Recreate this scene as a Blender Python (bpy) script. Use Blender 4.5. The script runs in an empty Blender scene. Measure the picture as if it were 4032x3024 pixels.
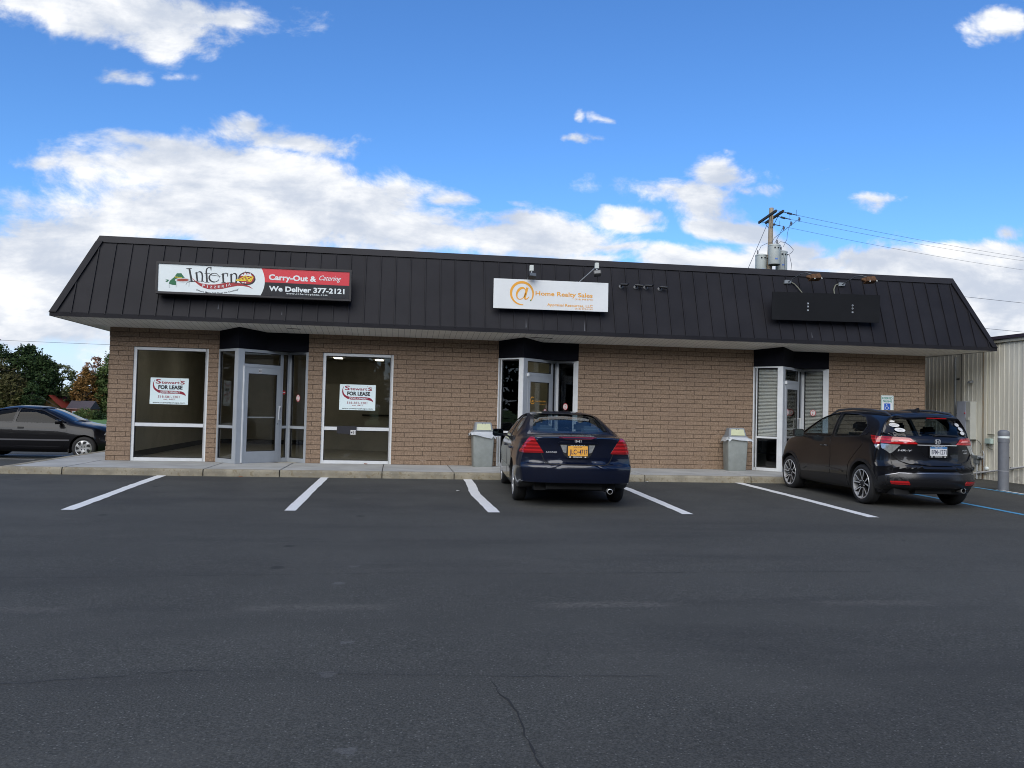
import bpy, bmesh, math, random
import numpy as np
from mathutils import Vector, Matrix
from mathutils.bvhtree import BVHTree
from mathutils.geometry import delaunay_2d_cdt

R = math.radians
scene = bpy.context.scene
col = scene.collection
random.seed(7)

# ------------------------------------------------------------------ camera
cam_data = bpy.data.cameras.new("camera")
cam = bpy.data.objects.new("camera", cam_data)
col.objects.link(cam)
YAW, PITCH, ROLL = .1382, .0308, .0245
fwd = Vector((math.sin(YAW)*math.cos(PITCH), math.cos(YAW)*math.cos(PITCH), math.sin(PITCH)))
rgt = Vector((math.cos(YAW), -math.sin(YAW), 0))
upv = rgt.cross(fwd)
r2 = rgt*math.cos(ROLL) + upv*math.sin(ROLL)
u2 = -rgt*math.sin(ROLL) + upv*math.cos(ROLL)
cam.matrix_world = Matrix(((r2.x, u2.x, -fwd.x, 0), (r2.y, u2.y, -fwd.y, -18.6118),
                           (r2.z, u2.z, -fwd.z, 1.2848), (0, 0, 0, 1)))
cam_data.sensor_width = 36
cam_data.lens = 36*3259/4032
cam_data.clip_start = .1
cam_data.clip_end = 5000
scene.camera = cam

# ------------------------------------------------------------------ exposure
scene.view_settings.view_transform = 'Standard'
scene.view_settings.look = 'None'
scene.view_settings.exposure = 0.6
scene.view_settings.gamma = 1.0
scene.view_settings.use_curve_mapping = False
scene.cycles.filter_width = 1.0
scene.cycles.max_bounces = 8
scene.cycles.transparent_max_bounces = 16
scene.cycles.caustics_reflective = False
scene.cycles.caustics_refractive = False

# ------------------------------------------------------------------ sun
SUN_AZ, SUN_EL = 202.0, 37.0          # clockwise from +Y, elevation
sd = bpy.data.lights.new("sun", 'SUN')
sd.energy = 2.2
sd.angle = R(62)                       # behind cloud: a wide soft source
sd.color = (1.0, .94, .82)
sun = bpy.data.objects.new("sun", sd)
col.objects.link(sun)
tos = Vector((math.sin(R(SUN_AZ))*math.cos(R(SUN_EL)), math.cos(R(SUN_AZ))*math.cos(R(SUN_EL)), math.sin(R(SUN_EL))))
sun.rotation_euler = tos.to_track_quat('Z', 'Y').to_euler()

# ------------------------------------------------------------------ sky with clouds
world = bpy.data.worlds.new("World")
scene.world = world
world.use_nodes = True
nt = world.node_tree
for n in list(nt.nodes):
    nt.nodes.remove(n)
def N(t, **kw):
    n = nt.nodes.new(t)
    for k, v in kw.items():
        setattr(n, k, v)
    return n
def LK(a, b):
    nt.links.new(a, b)
def math_(op, a, b=None, c=None, clamp=False):
    n = N('ShaderNodeMath', operation=op, use_clamp=clamp)
    for i, v in enumerate((a, b, c)):
        if v is None:
            continue
        if isinstance(v, (int, float)):
            n.inputs[i].default_value = v
        else:
            LK(v, n.inputs[i])
    return n.outputs[0]
def vmath(op, a, b=None, c=None):
    n = N('ShaderNodeVectorMath', operation=op)
    for i, v in enumerate((a, b, c)):
        if v is None:
            continue
        if isinstance(v, tuple):
            n.inputs[i].default_value = v
        else:
            LK(v, n.inputs[i])
    return n
def maprange(v, a, b, c=0., d=1., mode='SMOOTHSTEP'):
    n = N('ShaderNodeMapRange', interpolation_type=mode)
    LK(v, n.inputs[0])
    for i, x in enumerate((a, b, c, d)):
        n.inputs[i+1].default_value = x
    return n.outputs[0]
def mixc(f, a, b, mode='MIX'):
    n = N('ShaderNodeMix', data_type='RGBA', blend_type=mode)
    for s, v in ((n.inputs[0], f), (n.inputs[6], a), (n.inputs[7], b)):
        if isinstance(v, (int, float)):
            s.default_value = v
        elif isinstance(v, tuple):
            s.default_value = (*v, 1)
        else:
            LK(v, s)
    return n.outputs[2]
sky = N('ShaderNodeTexSky', sky_type='NISHITA')
sky.sun_disc = False
sky.sun_elevation = R(SUN_EL)
sky.sun_rotation = R(SUN_AZ)
sky.altitude = 100
sky.air_density = 1.0
sky.dust_density = .35
sky.ozone_density = 2.2
tc = N('ShaderNodeTexCoord')
dirv = vmath('NORMALIZE', tc.outputs['Generated']).outputs[0]
sep = N('ShaderNodeSeparateXYZ'); LK(dirv, sep.inputs[0])
dx, dy, dz = sep.outputs
ay = math_('MAXIMUM', math_('ABSOLUTE', dy), .12)
# gnomonic chart of the sky in front of the building: u = x/y, v = z/y
cu = math_('DIVIDE', dx, ay)
cv = math_('DIVIDE', dz, ay)
uv = N('ShaderNodeCombineXYZ'); LK(cu, uv.inputs[0]); LK(cv, uv.inputs[1])
def noise(vec, scale, detail, rough, dist=0., lac=2.0):
    n = N('ShaderNodeTexNoise')
    n.inputs['Scale'].default_value = scale
    n.inputs['Detail'].default_value = detail
    n.inputs['Roughness'].default_value = rough
    n.inputs['Distortion'].default_value = dist
    n.inputs['Lacunarity'].default_value = lac
    LK(vec, n.inputs['Vector'])
    return n
ust = vmath('MULTIPLY', uv.outputs[0], (1.0, 1.45, 1.0)).outputs[0]
nA = noise(ust, 7.5, 13, .64, .25)
nB = noise(vmath('MULTIPLY', uv.outputs[0], (1.0, 2.8, 1.0)).outputs[0], 5.0, 7, .6, .2)
warp = vmath('SUBTRACT', noise(ust, 4.0, 5, .6).outputs['Color'], (.5, .5, .5)).outputs[0]
wuv = vmath('MULTIPLY_ADD', warp, (.16, .07, 0), uv.outputs[0]).outputs[0]
# clouds standing in that part of the sky: centre u, v, half sizes, strength
CLOUDS = [(-0.309,0.449,0.176,0.040,0.92),(-0.267,0.425,0.065,0.026,0.95),(-0.405,0.452,0.074,0.018,0.95),(-0.200,0.456,0.048,0.019,0.95),(-0.359,0.433,0.069,0.026,0.74),(-0.324,0.382,0.035,0.009,0.34),(-0.258,0.385,0.010,0.004,0.17),(-0.225,0.247,0.197,0.062,1.08),(-0.302,0.264,0.111,0.042,0.98),(-0.081,0.248,0.137,0.041,1.16),(-0.168,0.278,0.140,0.030,0.98),(-0.410,0.263,0.026,0.013,0.46),(-0.197,0.211,0.258,0.052,1.16),(-0.009,0.210,0.203,0.042,1.05),(0.149,0.208,0.165,0.034,0.95),(0.159,0.232,0.086,0.018,0.73),(-0.126,0.312,0.092,0.016,0.63),(-0.180,0.326,0.015,0.011,0.40),(-0.350,0.192,0.149,0.038,0.63),(-0.303,0.294,0.093,0.017,0.58),(-0.005,0.261,0.057,0.020,0.73),(-0.418,0.157,0.169,0.057,0.79),(-0.416,0.115,0.146,0.046,1.08),(-0.381,0.084,0.147,0.038,0.95),(-0.399,0.179,0.113,0.032,0.63),(0.354,0.283,0.108,0.025,0.89),(0.393,0.312,0.063,0.029,0.89),(0.379,0.267,0.069,0.034,0.73),(0.410,0.236,0.078,0.019,1.21),(0.447,0.295,0.034,0.009,0.42),(0.268,0.237,0.056,0.017,1.10),(0.277,0.226,0.061,0.012,0.79),(0.248,0.201,0.120,0.013,0.68),(0.504,0.213,0.072,0.024,1.16),(0.335,0.193,0.069,0.018,1.21),(0.430,0.191,0.173,0.019,1.16),(0.524,0.200,0.121,0.020,1.00),(0.230,0.186,0.052,0.010,0.58),(0.753,0.177,0.162,0.068,1.84),(0.620,0.207,0.090,0.022,1.21),(0.841,0.119,0.226,0.077,1.93),(0.726,0.201,0.101,0.032,1.42),(0.620,0.190,0.099,0.035,1.31),(0.804,0.541,0.063,0.026,1.05),(0.777,0.519,0.020,0.008,0.29),(0.616,0.283,0.021,0.010,0.43),(0.065,0.256,0.024,0.008,0.35),(0.248,0.370,0.014,0.005,0.35),(0.219,0.368,0.006,0.005,0.29),(0.215,0.340,0.015,0.005,0.32),(0.239,0.344,0.009,0.003,0.17),(0.547,0.324,0.021,0.003,0.26),(0.415,0.339,0.018,0.005,0.23),(0.806,0.252,0.037,0.013,0.49),(0.133,0.257,0.014,0.004,0.17)]
acc = None
for (a, b, ra, rb, st) in CLOUDS:
    m = vmath('MULTIPLY_ADD', wuv, (1/ra, 1/rb, 0), (-a/ra, -b/rb, 0)).outputs[0]
    ln = vmath('LENGTH', m).outputs['Value']
    v = math_('MULTIPLY_ADD', ln, -st, st)
    acc = v if acc is None else math_('SMOOTH_MAX', acc, v, .12)
front = maprange(dy, .1, .3)
nz = math_('SUBTRACT', nA.outputs[0], .5)
fld = math_('MULTIPLY_ADD', nz, 2.7, math_('ADD', acc, .10))
cfront = math_('MULTIPLY', maprange(fld, .0, .62), front)
# the rest of the sky: broken cloud
n3 = noise(vmath('MULTIPLY', dirv, (1, 1, 2.2)).outputs[0], 2.2, 8, .6, .3)
crest = math_('MULTIPLY', maprange(n3.outputs[0], .47, .65), math_('SUBTRACT', 1., front))
calpha = math_('MAXIMUM', cfront, crest)
# colour of the blue
hsv = N('ShaderNodeHueSaturation')
hsv.inputs['Saturation'].default_value = 1.12
LK(sky.outputs[0], hsv.inputs['Color'])
bg_sky = N('ShaderNodeBackground'); bg_sky.inputs['Strength'].default_value = .105
blue = mixc(1.0, hsv.outputs[0], (.60, .86, 1.16), 'MULTIPLY')
hz = maprange(dz, -.02, .17, .9, 0.)
LK(mixc(hz, blue, (4.6, 5.3, 6.9)), bg_sky.inputs['Color'])
# colour of the cloud: thick parts a little grey, bright where thin edges face the sun
shade = maprange(math_('ADD', math_('MULTIPLY', nB.outputs[0], 1.0), math_('MULTIPLY', nA.outputs[0], .55)), .64, 1.0)
ccol = mixc(shade, (.56, .62, .73), (1.04, 1.04, 1.04))
bg_cl = N('ShaderNodeBackground'); bg_cl.inputs['Strength'].default_value = .72
LK(ccol, bg_cl.inputs['Color'])
mixs = N('ShaderNodeMixShader')
LK(calpha, mixs.inputs[0]); LK(bg_sky.outputs[0], mixs.inputs[1]); LK(bg_cl.outputs[0], mixs.inputs[2])
outw = N('ShaderNodeOutputWorld'); LK(mixs.outputs[0], outw.inputs[0])
world.cycles.sampling_method = 'MANUAL'
world.cycles.sample_map_resolution = 1024

# ------------------------------------------------------------------ materials
MATS = {}
def mat(name, color, rough=.6, metal=0., coat=0., var=0., vscale=8., bump=0., bscale=40., spec=.5, emis=None, dark=None, coords='Object'):
    if name in MATS:
        return MATS[name]
    m = bpy.data.materials.new(name); m.use_nodes = True
    t = m.node_tree; b = t.nodes['Principled BSDF']
    b.inputs['Base Color'].default_value = (*color, 1)
    b.inputs['Roughness'].default_value = rough
    b.inputs['Metallic'].default_value = metal
    b.inputs['Coat Weight'].default_value = coat
    b.inputs['Coat Roughness'].default_value = .03
    b.inputs['Specular IOR Level'].default_value = spec
    if emis:
        b.inputs['Emission Color'].default_value = (*emis[0], 1)
        b.inputs['Emission Strength'].default_value = emis[1]
    if var or bump:
        tc = t.nodes.new('ShaderNodeTexCoord')
    if var:
        n = t.nodes.new('ShaderNodeTexNoise'); n.inputs['Scale'].default_value = vscale
        n.inputs['Detail'].default_value = 8; n.inputs['Roughness'].default_value = .65
        t.links.new(tc.outputs[coords], n.inputs['Vector'])
        mr = t.nodes.new('ShaderNodeMapRange'); mr.inputs[1].default_value = .3; mr.inputs[2].default_value = .7
        t.links.new(n.outputs[0], mr.inputs[0])
        mx = t.nodes.new('ShaderNodeMix'); mx.data_type = 'RGBA'
        d = dark or tuple(c*(1-var) for c in color)
        mx.inputs[6].default_value = (*d, 1)
        mx.inputs[7].default_value = (*[min(1, c*(1+var*.6)) for c in color], 1)
        t.links.new(mr.outputs[0], mx.inputs[0]); t.links.new(mx.outputs[2], b.inputs['Base Color'])
    if bump:
        n2 = t.nodes.new('ShaderNodeTexNoise'); n2.inputs['Scale'].default_value = bscale; n2.inputs['Detail'].default_value = 6
        t.links.new(tc.outputs[coords], n2.inputs['Vector'])
        bp = t.nodes.new('ShaderNodeBump'); bp.inputs['Strength'].default_value = bump; bp.inputs['Distance'].default_value = .01
        t.links.new(n2.outputs[0], bp.inputs['Height']); t.links.new(bp.outputs[0], b.inputs['Normal'])
    MATS[name] = m
    return m

def glass_mat(name, tint=(.8, .85, .85), ior=1.5, rough=0.0):
    if name in MATS:
        return MATS[name]
    m = bpy.data.materials.new(name); m.use_nodes = True
    t = m.node_tree
    for n in list(t.nodes):
        t.nodes.remove(n)
    tr = t.nodes.new('ShaderNodeBsdfTransparent'); tr.inputs[0].default_value = (*tint, 1)
    gl = t.nodes.new('ShaderNodeBsdfGlossy'); gl.inputs['Roughness'].default_value = rough
    fr = t.nodes.new('ShaderNodeFresnel')
    ge = t.nodes.new('ShaderNodeNewGeometry'); mv = t.nodes.new('ShaderNodeMapRange')   # a pane's back face must not act like the inside of a solid block
    mv.inputs[3].default_value = ior; mv.inputs[4].default_value = 1/ior
    t.links.new(ge.outputs['Backfacing'], mv.inputs[0]); t.links.new(mv.outputs[0], fr.inputs[0])
    mx = t.nodes.new('ShaderNodeMixShader'); o = t.nodes.new('ShaderNodeOutputMaterial')
    t.links.new(fr.outputs[0], mx.inputs[0]); t.links.new(tr.outputs[0], mx.inputs[1])
    t.links.new(gl.outputs[0], mx.inputs[2]); t.links.new(mx.outputs[0], o.inputs[0])
    MATS[name] = m
    return m

# ------------------------------------------------------------------ mesh builder
class MB:
    def __init__(s, M=None):
        s.v = []; s.f = []; s.m = []; s.M = M
    def add(s, vs, fs, m=0, M=None):
        b = len(s.v)
        for p in vs:
            p = Vector(p)
            if M is not None: p = M @ p
            if s.M is not None: p = s.M @ p
            s.v.append(p)
        for f in fs:
            s.f.append([b+i for i in f]); s.m.append(m)
    def box(s, x0, x1, y0, y1, z0, z1, m=0, M=None):
        vs = [(x0,y0,z0),(x1,y0,z0),(x1,y1,z0),(x0,y1,z0),(x0,y0,z1),(x1,y0,z1),(x1,y1,z1),(x0,y1,z1)]
        s.add(vs, [(0,3,2,1),(4,5,6,7),(0,1,5,4),(1,2,6,5),(2,3,7,6),(3,0,4,7)], m, M)
    def hexa(s, vs, m=0, M=None):
        s.add(vs, [(0,3,2,1),(4,5,6,7),(0,1,5,4),(1,2,6,5),(2,3,7,6),(3,0,4,7)], m, M)
    def quad(s, vs, m=0, M=None):
        s.add(vs, [tuple(range(len(vs)))], m, M)
    def bar(s, p0, p1, w, h, m=0, up=(0,0,1)):
        p0 = Vector(p0); p1 = Vector(p1); d = (p1-p0); L = d.length; d.normalize()
        a = d.cross(Vector(up))
        if a.length < 1e-4: a = d.cross(Vector((1,0,0)))
        a.normalize(); b = a.cross(d)
        vs = []
        for q in (p0, p1):
            for sa, sb in ((-1,-1),(1,-1),(1,1),(-1,1)):
                vs.append(q + a*sa*w/2 + b*sb*h/2)
        s.add(vs, [(0,3,2,1),(4,5,6,7),(0,1,5,4),(1,2,6,5),(2,3,7,6),(3,0,4,7)], m)
    def tube(s, pts, r, n=8, m=0, caps=True):
        pts = [Vector(p) for p in pts]
        rs = r if isinstance(r, (list, tuple)) else [r]*len(pts)
        rings = []
        a = None
        for i, p in enumerate(pts):
            d = (pts[min(i+1, len(pts)-1)] - pts[max(i-1, 0)])
            if d.length < 1e-9: d = Vector((0,0,1))
            d.normalize()
            if a is None:
                a = d.cross(Vector((0,0,1)))
                if a.length < 1e-3: a = d.cross(Vector((1,0,0)))
            a = (a - d*a.dot(d)); a.normalize(); b = d.cross(a)
            rings.append([p + (a*math.cos(2*math.pi*k/n) + b*math.sin(2*math.pi*k/n))*rs[i] for k in range(n)])
        vs = [q for r_ in rings for q in r_]
        fs = []
        for i in range(len(pts)-1):
            for k in range(n):
                fs.append((i*n+k, i*n+(k+1)%n, (i+1)*n+(k+1)%n, (i+1)*n+k))
        if caps:
            fs.append(tuple(range(n))[::-1]); fs.append(tuple((len(pts)-1)*n+k for k in range(n)))
        s.add(vs, fs, m)
    def lathe(s, prof, n=24, m=0, M=None, caps=True):
        """profile of (r, z) around z"""
        vs = []
        for r, z in prof:
            for k in range(n):
                t = 2*math.pi*k/n
                vs.append((r*math.cos(t), r*math.sin(t), z))
        fs = []
        for i in range(len(prof)-1):
            for k in range(n):
                fs.append((i*n+k, i*n+(k+1)%n, (i+1)*n+(k+1)%n, (i+1)*n+k))
        if caps and prof[0][0] > 1e-6: fs.append(tuple(range(n))[::-1])
        if caps and prof[-1][0] > 1e-6: fs.append(tuple((len(prof)-1)*n+k for k in range(n)))
        s.add(vs, fs, m, M)
    def prism(s, poly, d0, d1, m=0, M=None):
        """poly in (x, z), extruded along y from d0 to d1; convex or not"""
        n = len(poly)
        vs = [(p[0], d0, p[1]) for p in poly] + [(p[0], d1, p[1]) for p in poly]
        fs = [tuple(range(n)), tuple(range(2*n-1, n-1, -1))]
        for i in range(n):
            fs.append((i, i+n, (i+1) % n + n, (i+1) % n))
        s.add(vs, fs, m, M)
    def build(s, name, mats, parent=None, smooth=False, angle=35, bevel=0., link=True):
        me = bpy.data.meshes.new(name)
        me.from_pydata([tuple(p) for p in s.v], [], s.f)
        if not isinstance(mats, (list, tuple)): mats = [mats]
        for q in mats: me.materials.append(q)
        me.polygons.foreach_set('material_index', s.m)
        bm = bmesh.new(); bm.from_mesh(me)
        bmesh.ops.remove_doubles(bm, verts=bm.verts, dist=1e-6)
        bmesh.ops.recalc_face_normals(bm, faces=bm.faces)
        if bevel:
            bmesh.ops.bevel(bm, geom=[e for e in bm.edges if len(e.link_faces) == 2 and e.calc_face_angle(0) > .6], offset=bevel, segments=2, affect='EDGES', clamp_overlap=True)
        bm.to_mesh(me); bm.free()
        if smooth or bevel:
            me.polygons.foreach_set('use_smooth', [True]*len(me.polygons))
            me.set_sharp_from_angle(angle=R(angle))
        o = bpy.data.objects.new(name, me)
        if link: col.objects.link(o)
        if parent is not None: o.parent = parent
        return o

def tag(o, label=None, cat=None, group=None, kind=None):
    if label: o['label'] = label
    if cat: o['category'] = cat
    if group: o['group'] = group
    if kind: o['kind'] = kind
    return o
def empty(name, loc=(0,0,0), rz=0., label=None, cat=None, group=None):
    o = bpy.data.objects.new(name, None); col.objects.link(o)
    o.location = loc; o.rotation_euler = (0,0,rz); o.empty_display_size = .2
    return tag(o, label, cat, group)
def copy_tree(o, parent=None):
    c = o.copy(); col.objects.link(c); c.parent = parent
    for ch in list(o.children): copy_tree(ch, c)
    return c

def frame_mat(origin, xdir, ydir):
    """matrix whose x, z follow the lettering plane, -y is towards the reader"""
    x = Vector(xdir).normalized(); z = Vector(ydir); z = (z - x*z.dot(x)).normalized(); y = z.cross(x)
    return Matrix(((x.x,y.x,z.x,origin[0]),(x.y,y.y,z.y,origin[1]),(x.z,y.z,z.z,origin[2]),(0,0,0,1)))
def add_text(mb, s, x, z, h, w=None, M=None, m=0, bold=.0, align='LEFT', depth=.002, y0=0., shear=0., curve=None, spacing=1.0):
    """letters laid in the x,z plane of M; h cap height, w total width; front face at y0-depth"""
    cu = bpy.data.curves.new('t', 'FONT'); cu.body = s; cu.size = 1; cu.offset = bold; cu.shear = shear
    cu.resolution_u = 3; cu.space_character = spacing
    ob = bpy.data.objects.new('t', cu)
    me = ob.to_mesh()
    vs = np.array([tuple(v.co) for v in me.vertices]) if len(me.vertices) else np.zeros((0, 3))
    fs = [tuple(p.vertices) for p in me.polygons]
    ob.to_mesh_clear(); bpy.data.objects.remove(ob); bpy.data.curves.remove(cu)
    if not len(vs): return
    sc = h/.73
    xs = vs[:, 0]; x0, x1 = xs.min(), xs.max()
    sx = sc if w is None else w/(x1-x0)
    W = (x1-x0)*sx
    off = {'LEFT': 0, 'CENTER': -W/2, 'RIGHT': -W}[align]
    out = []
    for q in vs:
        px = (q[0]-x0)*sx + off; pz = q[1]*sc
        if curve: pz += curve(px/W - (off/W))
        out.append((x+px, y0-depth, z+pz))
    mb.add(out, fs, m, M)

# ------------------------------------------------------------------ lie of the land
def sst(a, b, x):
    t = max(0., min(1., (x-a)/(b-a))); return t*t*(3-2*t)
def gz(x, y):
    if y < -1.916:
        return -.13 + .0087*(max(y, -40)+1.916)
    lf = max(1-sst(-7.2, -5., x), sst(14, 32, y))
    low = -.20*sst(-2, 7.5, y)
    if y > 7: low -= (min(y, 195)-7)*.0173
    return -.13 + low*lf
# ------------------------------------------------------------------ setting: ground, lot, sidewalk
def node_mat(name):
    m = bpy.data.materials.new(name); m.use_nodes = True
    MATS[name] = m
    t = m.node_tree
    return m, t, t.nodes['Principled BSDF']
class G:
    """tiny node graph helper"""
    def __init__(s, t): s.t = t
    def n(s, ty, ins={}, **kw):
        x = s.t.nodes.new(ty)
        for k, v in kw.items(): setattr(x, k, v)
        for k, v in ins.items():
            if isinstance(v, bpy.types.NodeSocket): s.t.links.new(v, x.inputs[k])
            else: x.inputs[k].default_value = v
        return x
    def math(s, op, a, b=0., c=0.): return s.n('ShaderNodeMath', {0: a, 1: b, 2: c}, operation=op).outputs[0]
    def mr(s, v, a, b, c=0., d=1., mode='SMOOTHSTEP'): return s.n('ShaderNodeMapRange', {0: v, 1: a, 2: b, 3: c, 4: d}, interpolation_type=mode).outputs[0]
    def mix(s, f, a, b, mode='MIX'):
        a = (*a, 1) if isinstance(a, tuple) else a; b = (*b, 1) if isinstance(b, tuple) else b
        return s.n('ShaderNodeMix', {0: f, 6: a, 7: b}, data_type='RGBA', blend_type=mode).outputs[2]
    def noise(s, v, sc, det=6, ro=.6, dist=0.): return s.n('ShaderNodeTexNoise', {'Vector': v, 'Scale': sc, 'Detail': det, 'Roughness': ro, 'Distortion': dist}).outputs[0]
    def bump(s, h, st, dist=.01): return s.n('ShaderNodeBump', {'Height': h, 'Strength': st, 'Distance': dist}).outputs[0]

m_as, t, b = node_mat('asphalt'); g = G(t)
P0 = g.n('ShaderNodeTexCoord').outputs['Object']
sp = g.n('ShaderNodeSeparateXYZ', {0: P0})
big = g.noise(P0, .22, 5, .6); mid = g.noise(P0, 2.2, 6, .65); fine = g.noise(P0, 85, 3, .7)
c1 = g.mix(g.mr(big, .32, .68), (.043, .044, .038), (.064, .066, .058))
c1 = g.mix(g.math('MULTIPLY', g.mr(mid, .35, .7), .35), c1, (.078, .076, .067))
c1 = g.mix(g.mr(fine, .3, .75), g.mix(.6, c1, (.014, .0135, .012)), g.mix(.45, c1, (.15, .147, .132)))
vor = g.n('ShaderNodeTexVoronoi', {'Vector': P0, 'Scale': 60., 'Randomness': 1.}); rnd = g.n('ShaderNodeSeparateXYZ', {0: vor.outputs['Color']}).outputs[0]
stone = g.math('MULTIPLY', g.math('LESS_THAN', vor.outputs['Distance'], .30), g.math('GREATER_THAN', rnd, .86))
c1 = g.mix(g.math('MULTIPLY', stone, .75), c1, (.17, .168, .155))
vor2 = g.n('ShaderNodeTexVoronoi', {'Vector': P0, 'Scale': 1.1, 'Randomness': 1.}); rn2 = g.n('ShaderNodeSeparateXYZ', {0: vor2.outputs['Color']}).outputs[0]
wob = g.noise(P0, 9, 3, .6)
oil = g.math('MULTIPLY', g.math('LESS_THAN', g.math('ADD', vor2.outputs['Distance'], g.math('MULTIPLY', wob, .12)), .125), g.math('GREATER_THAN', rn2, .5))
c1 = g.mix(g.math('MULTIPLY', oil, .55), c1, (.010, .010, .010))
# worn-away old stripe running along the aisle
yy = g.math('ADD', sp.outputs[1], g.math('MULTIPLY', g.noise(P0, .7, 2, .5), .18))
band = g.mr(g.math('ABSOLUTE', g.math('ADD', yy, 12.18)), .03, .13, 1., 0.)
brk = g.mr(g.math('SINE', g.math('MULTIPLY', g.math('ADD', sp.outputs[0], 1.12), 2.805)), -.25, .5)
worn = g.math('MULTIPLY', g.math('MULTIPLY', band, brk), g.mr(g.noise(P0, 26, 4, .75), .36, .66))
c1 = g.mix(g.math('MULTIPLY', worn, .6), c1, (.14, .13, .115))
# old drips of paint leading from the second stripe
dv = g.n('ShaderNodeTexVoronoi', {'Vector': P0, 'Scale': 2.2, 'Randomness': .9})
dxx = g.math('ABSOLUTE', g.math('ADD', sp.outputs[0], g.math('MULTIPLY_ADD', sp.outputs[1], .03, .75)))
drip = g.math('MULTIPLY', g.math('LESS_THAN', g.math('ADD', dv.outputs['Distance'], g.math('MULTIPLY', g.noise(P0, 18, 3, .6), .3)), .26), g.math('LESS_THAN', dxx, .22))
c1 = g.mix(g.math('MULTIPLY', drip, .32), c1, (.16, .16, .16))
# soft tyre-darkened run through the stalls
stall = g.mr(sp.outputs[1], -7.4, -6.2, 0., 1.)
c1 = g.mix(g.math('MULTIPLY', g.math('MULTIPLY', stall, g.mr(g.noise(P0, .9, 4, .6), .4, .7)), .35), c1, (.019, .019, .020))
# broad uneven weathering and faint dark tyre sweeps across the aisle
wz = g.n('ShaderNodeVectorMath', {0: P0, 1: (.18, 1.1, 1.)}, operation='MULTIPLY').outputs[0]
c1 = g.mix(g.math('MULTIPLY', g.mr(g.noise(wz, 1.3, 5, .6), .45, .72), .35), c1, (.026, .026, .025))
c1 = g.mix(g.math('MULTIPLY', g.mr(g.noise(P0, .55, 6, .65, .4), .48, .70), .30), c1, (.085, .083, .074))
t.links.new(c1, b.inputs['Base Color'])
b.inputs['Roughness'].default_value = .88
b.inputs['Specular IOR Level'].default_value = .32
t.links.new(g.bump(g.math('ADD', fine, g.math('MULTIPLY', g.noise(P0, 30, 4, .6), .8)), .55, .01), b.inputs['Normal'])

m_gr, t, b = node_mat('lawn'); g = G(t); P0 = g.n('ShaderNodeTexCoord').outputs['Object']
c1 = g.mix(g.mr(g.noise(P0, .08, 6, .6), .35, .65), (.055, .125, .018), (.10, .21, .03))
c1 = g.mix(g.math('MULTIPLY', g.mr(g.noise(P0, 3, 6, .7), .35, .7), .5), c1, (.05, .11, .02))
t.links.new(c1, b.inputs['Base Color']); b.inputs['Roughness'].default_value = .9

def sheet(name, xs, ys, dz, m):
    mb = MB()
    vs = [(x, y, gz(x, y)+dz) for y in ys for x in xs]; n = len(xs)
    mb.add(vs, [(j*n+i, j*n+i+1, (j+1)*n+i+1, (j+1)*n+i) for j in range(len(ys)-1) for i in range(n-1)])
    o = mb.build(name, m, smooth=True, angle=80)
    o['kind'] = 'structure'
    return o
def lin(a, b, n): return [a+(b-a)*i/(n-1) for i in range(n)]
xs_ = sorted(set([-1500, -600, -300, -200, -150] + lin(-100, 100, 41) + [150, 250, 500, 1500]))
ys_ = sorted(set([-1500, -400, -150, -60, -40, -1.916, -3, -2] + lin(-30, 60, 46) + lin(70, 200, 14) + [260, 400, 800, 1500]))
sheet('ground', xs_, ys_, -.06, m_gr)
xl = sorted(set(lin(-70, 60, 66) + lin(-8, -5, 13)))
yl = sorted(set(lin(-40, 44, 85) + [-1.916]))
sheet('parking_lot', xl, yl, 0, m_as)

m_paint, t, b = node_mat('road paint'); g = G(t); P0 = g.n('ShaderNodeTexCoord').outputs['Object']
w_ = g.mr(g.noise(P0, 30, 5, .8), .58, .74)
t.links.new(g.mix(g.math('MULTIPLY', w_, .7), g.mix(g.noise(P0, 4, 4, .6), (.62, .62, .60), (.76, .76, .74)), (.10, .10, .10)), b.inputs['Base Color'])
b.inputs['Roughness'].default_value = .7
m_blue, t, b = node_mat('blue road paint'); g = G(t); P0 = g.n('ShaderNodeTexCoord').outputs['Object']
w_ = g.mr(g.noise(P0, 24, 5, .8), .52, .66)
t.links.new(g.mix(g.math('MULTIPLY', w_, .75), (.06, .27, .46), (.08, .10, .11)), b.inputs['Base Color'])
b.inputs['Roughness'].default_value = .75
def stripe(name, pts, w, m, wob=.012, seed=1, dz=.005):
    """flat painted line that follows the ground"""
    rr = random.Random(seed)
    P = []
    for (x0, y0), (x1, y1) in zip(pts[:-1], pts[1:]):
        L = math.hypot(x1-x0, y1-y0); k = max(2, int(L/.18))
        for i in range(k): P.append((x0+(x1-x0)*i/k, y0+(y1-y0)*i/k))
    P.append(pts[-1])
    mb = MB(); vs = []
    for i, (x, y) in enumerate(P):
        a = P[max(0, i-1)]; c = P[min(len(P)-1, i+1)]
        d = Vector((c[0]-a[0], c[1]-a[1])).normalized()
        nx, ny = -d.y, d.x
        wa = w/2*(1+rr.uniform(-.07, .07)); o_ = rr.uniform(-wob, wob)*.4
        for s_ in (-1, 1):
            X, Y = x+nx*(wa*s_+o_), y+ny*(wa*s_+o_)
            vs.append((X, Y, gz(X, Y)+dz))
    mb.add(vs, [(2*i, 2*i+1, 2*i+3, 2*i+2) for i in range(len(P)-1)])
    o = mb.build(name, m); o['kind'] = 'structure'
    return o
stripe('parking_stripe', [(-4.37, -2.06), (-4.33, -4), (-4.27, -5.6), (-4.23, -7.03)], .165, m_paint, seed=1)
stripe('parking_stripe', [(-1.34, -2.06), (-1.37, -4.2), (-1.40, -6.95)], .15, m_paint, seed=2)
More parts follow.
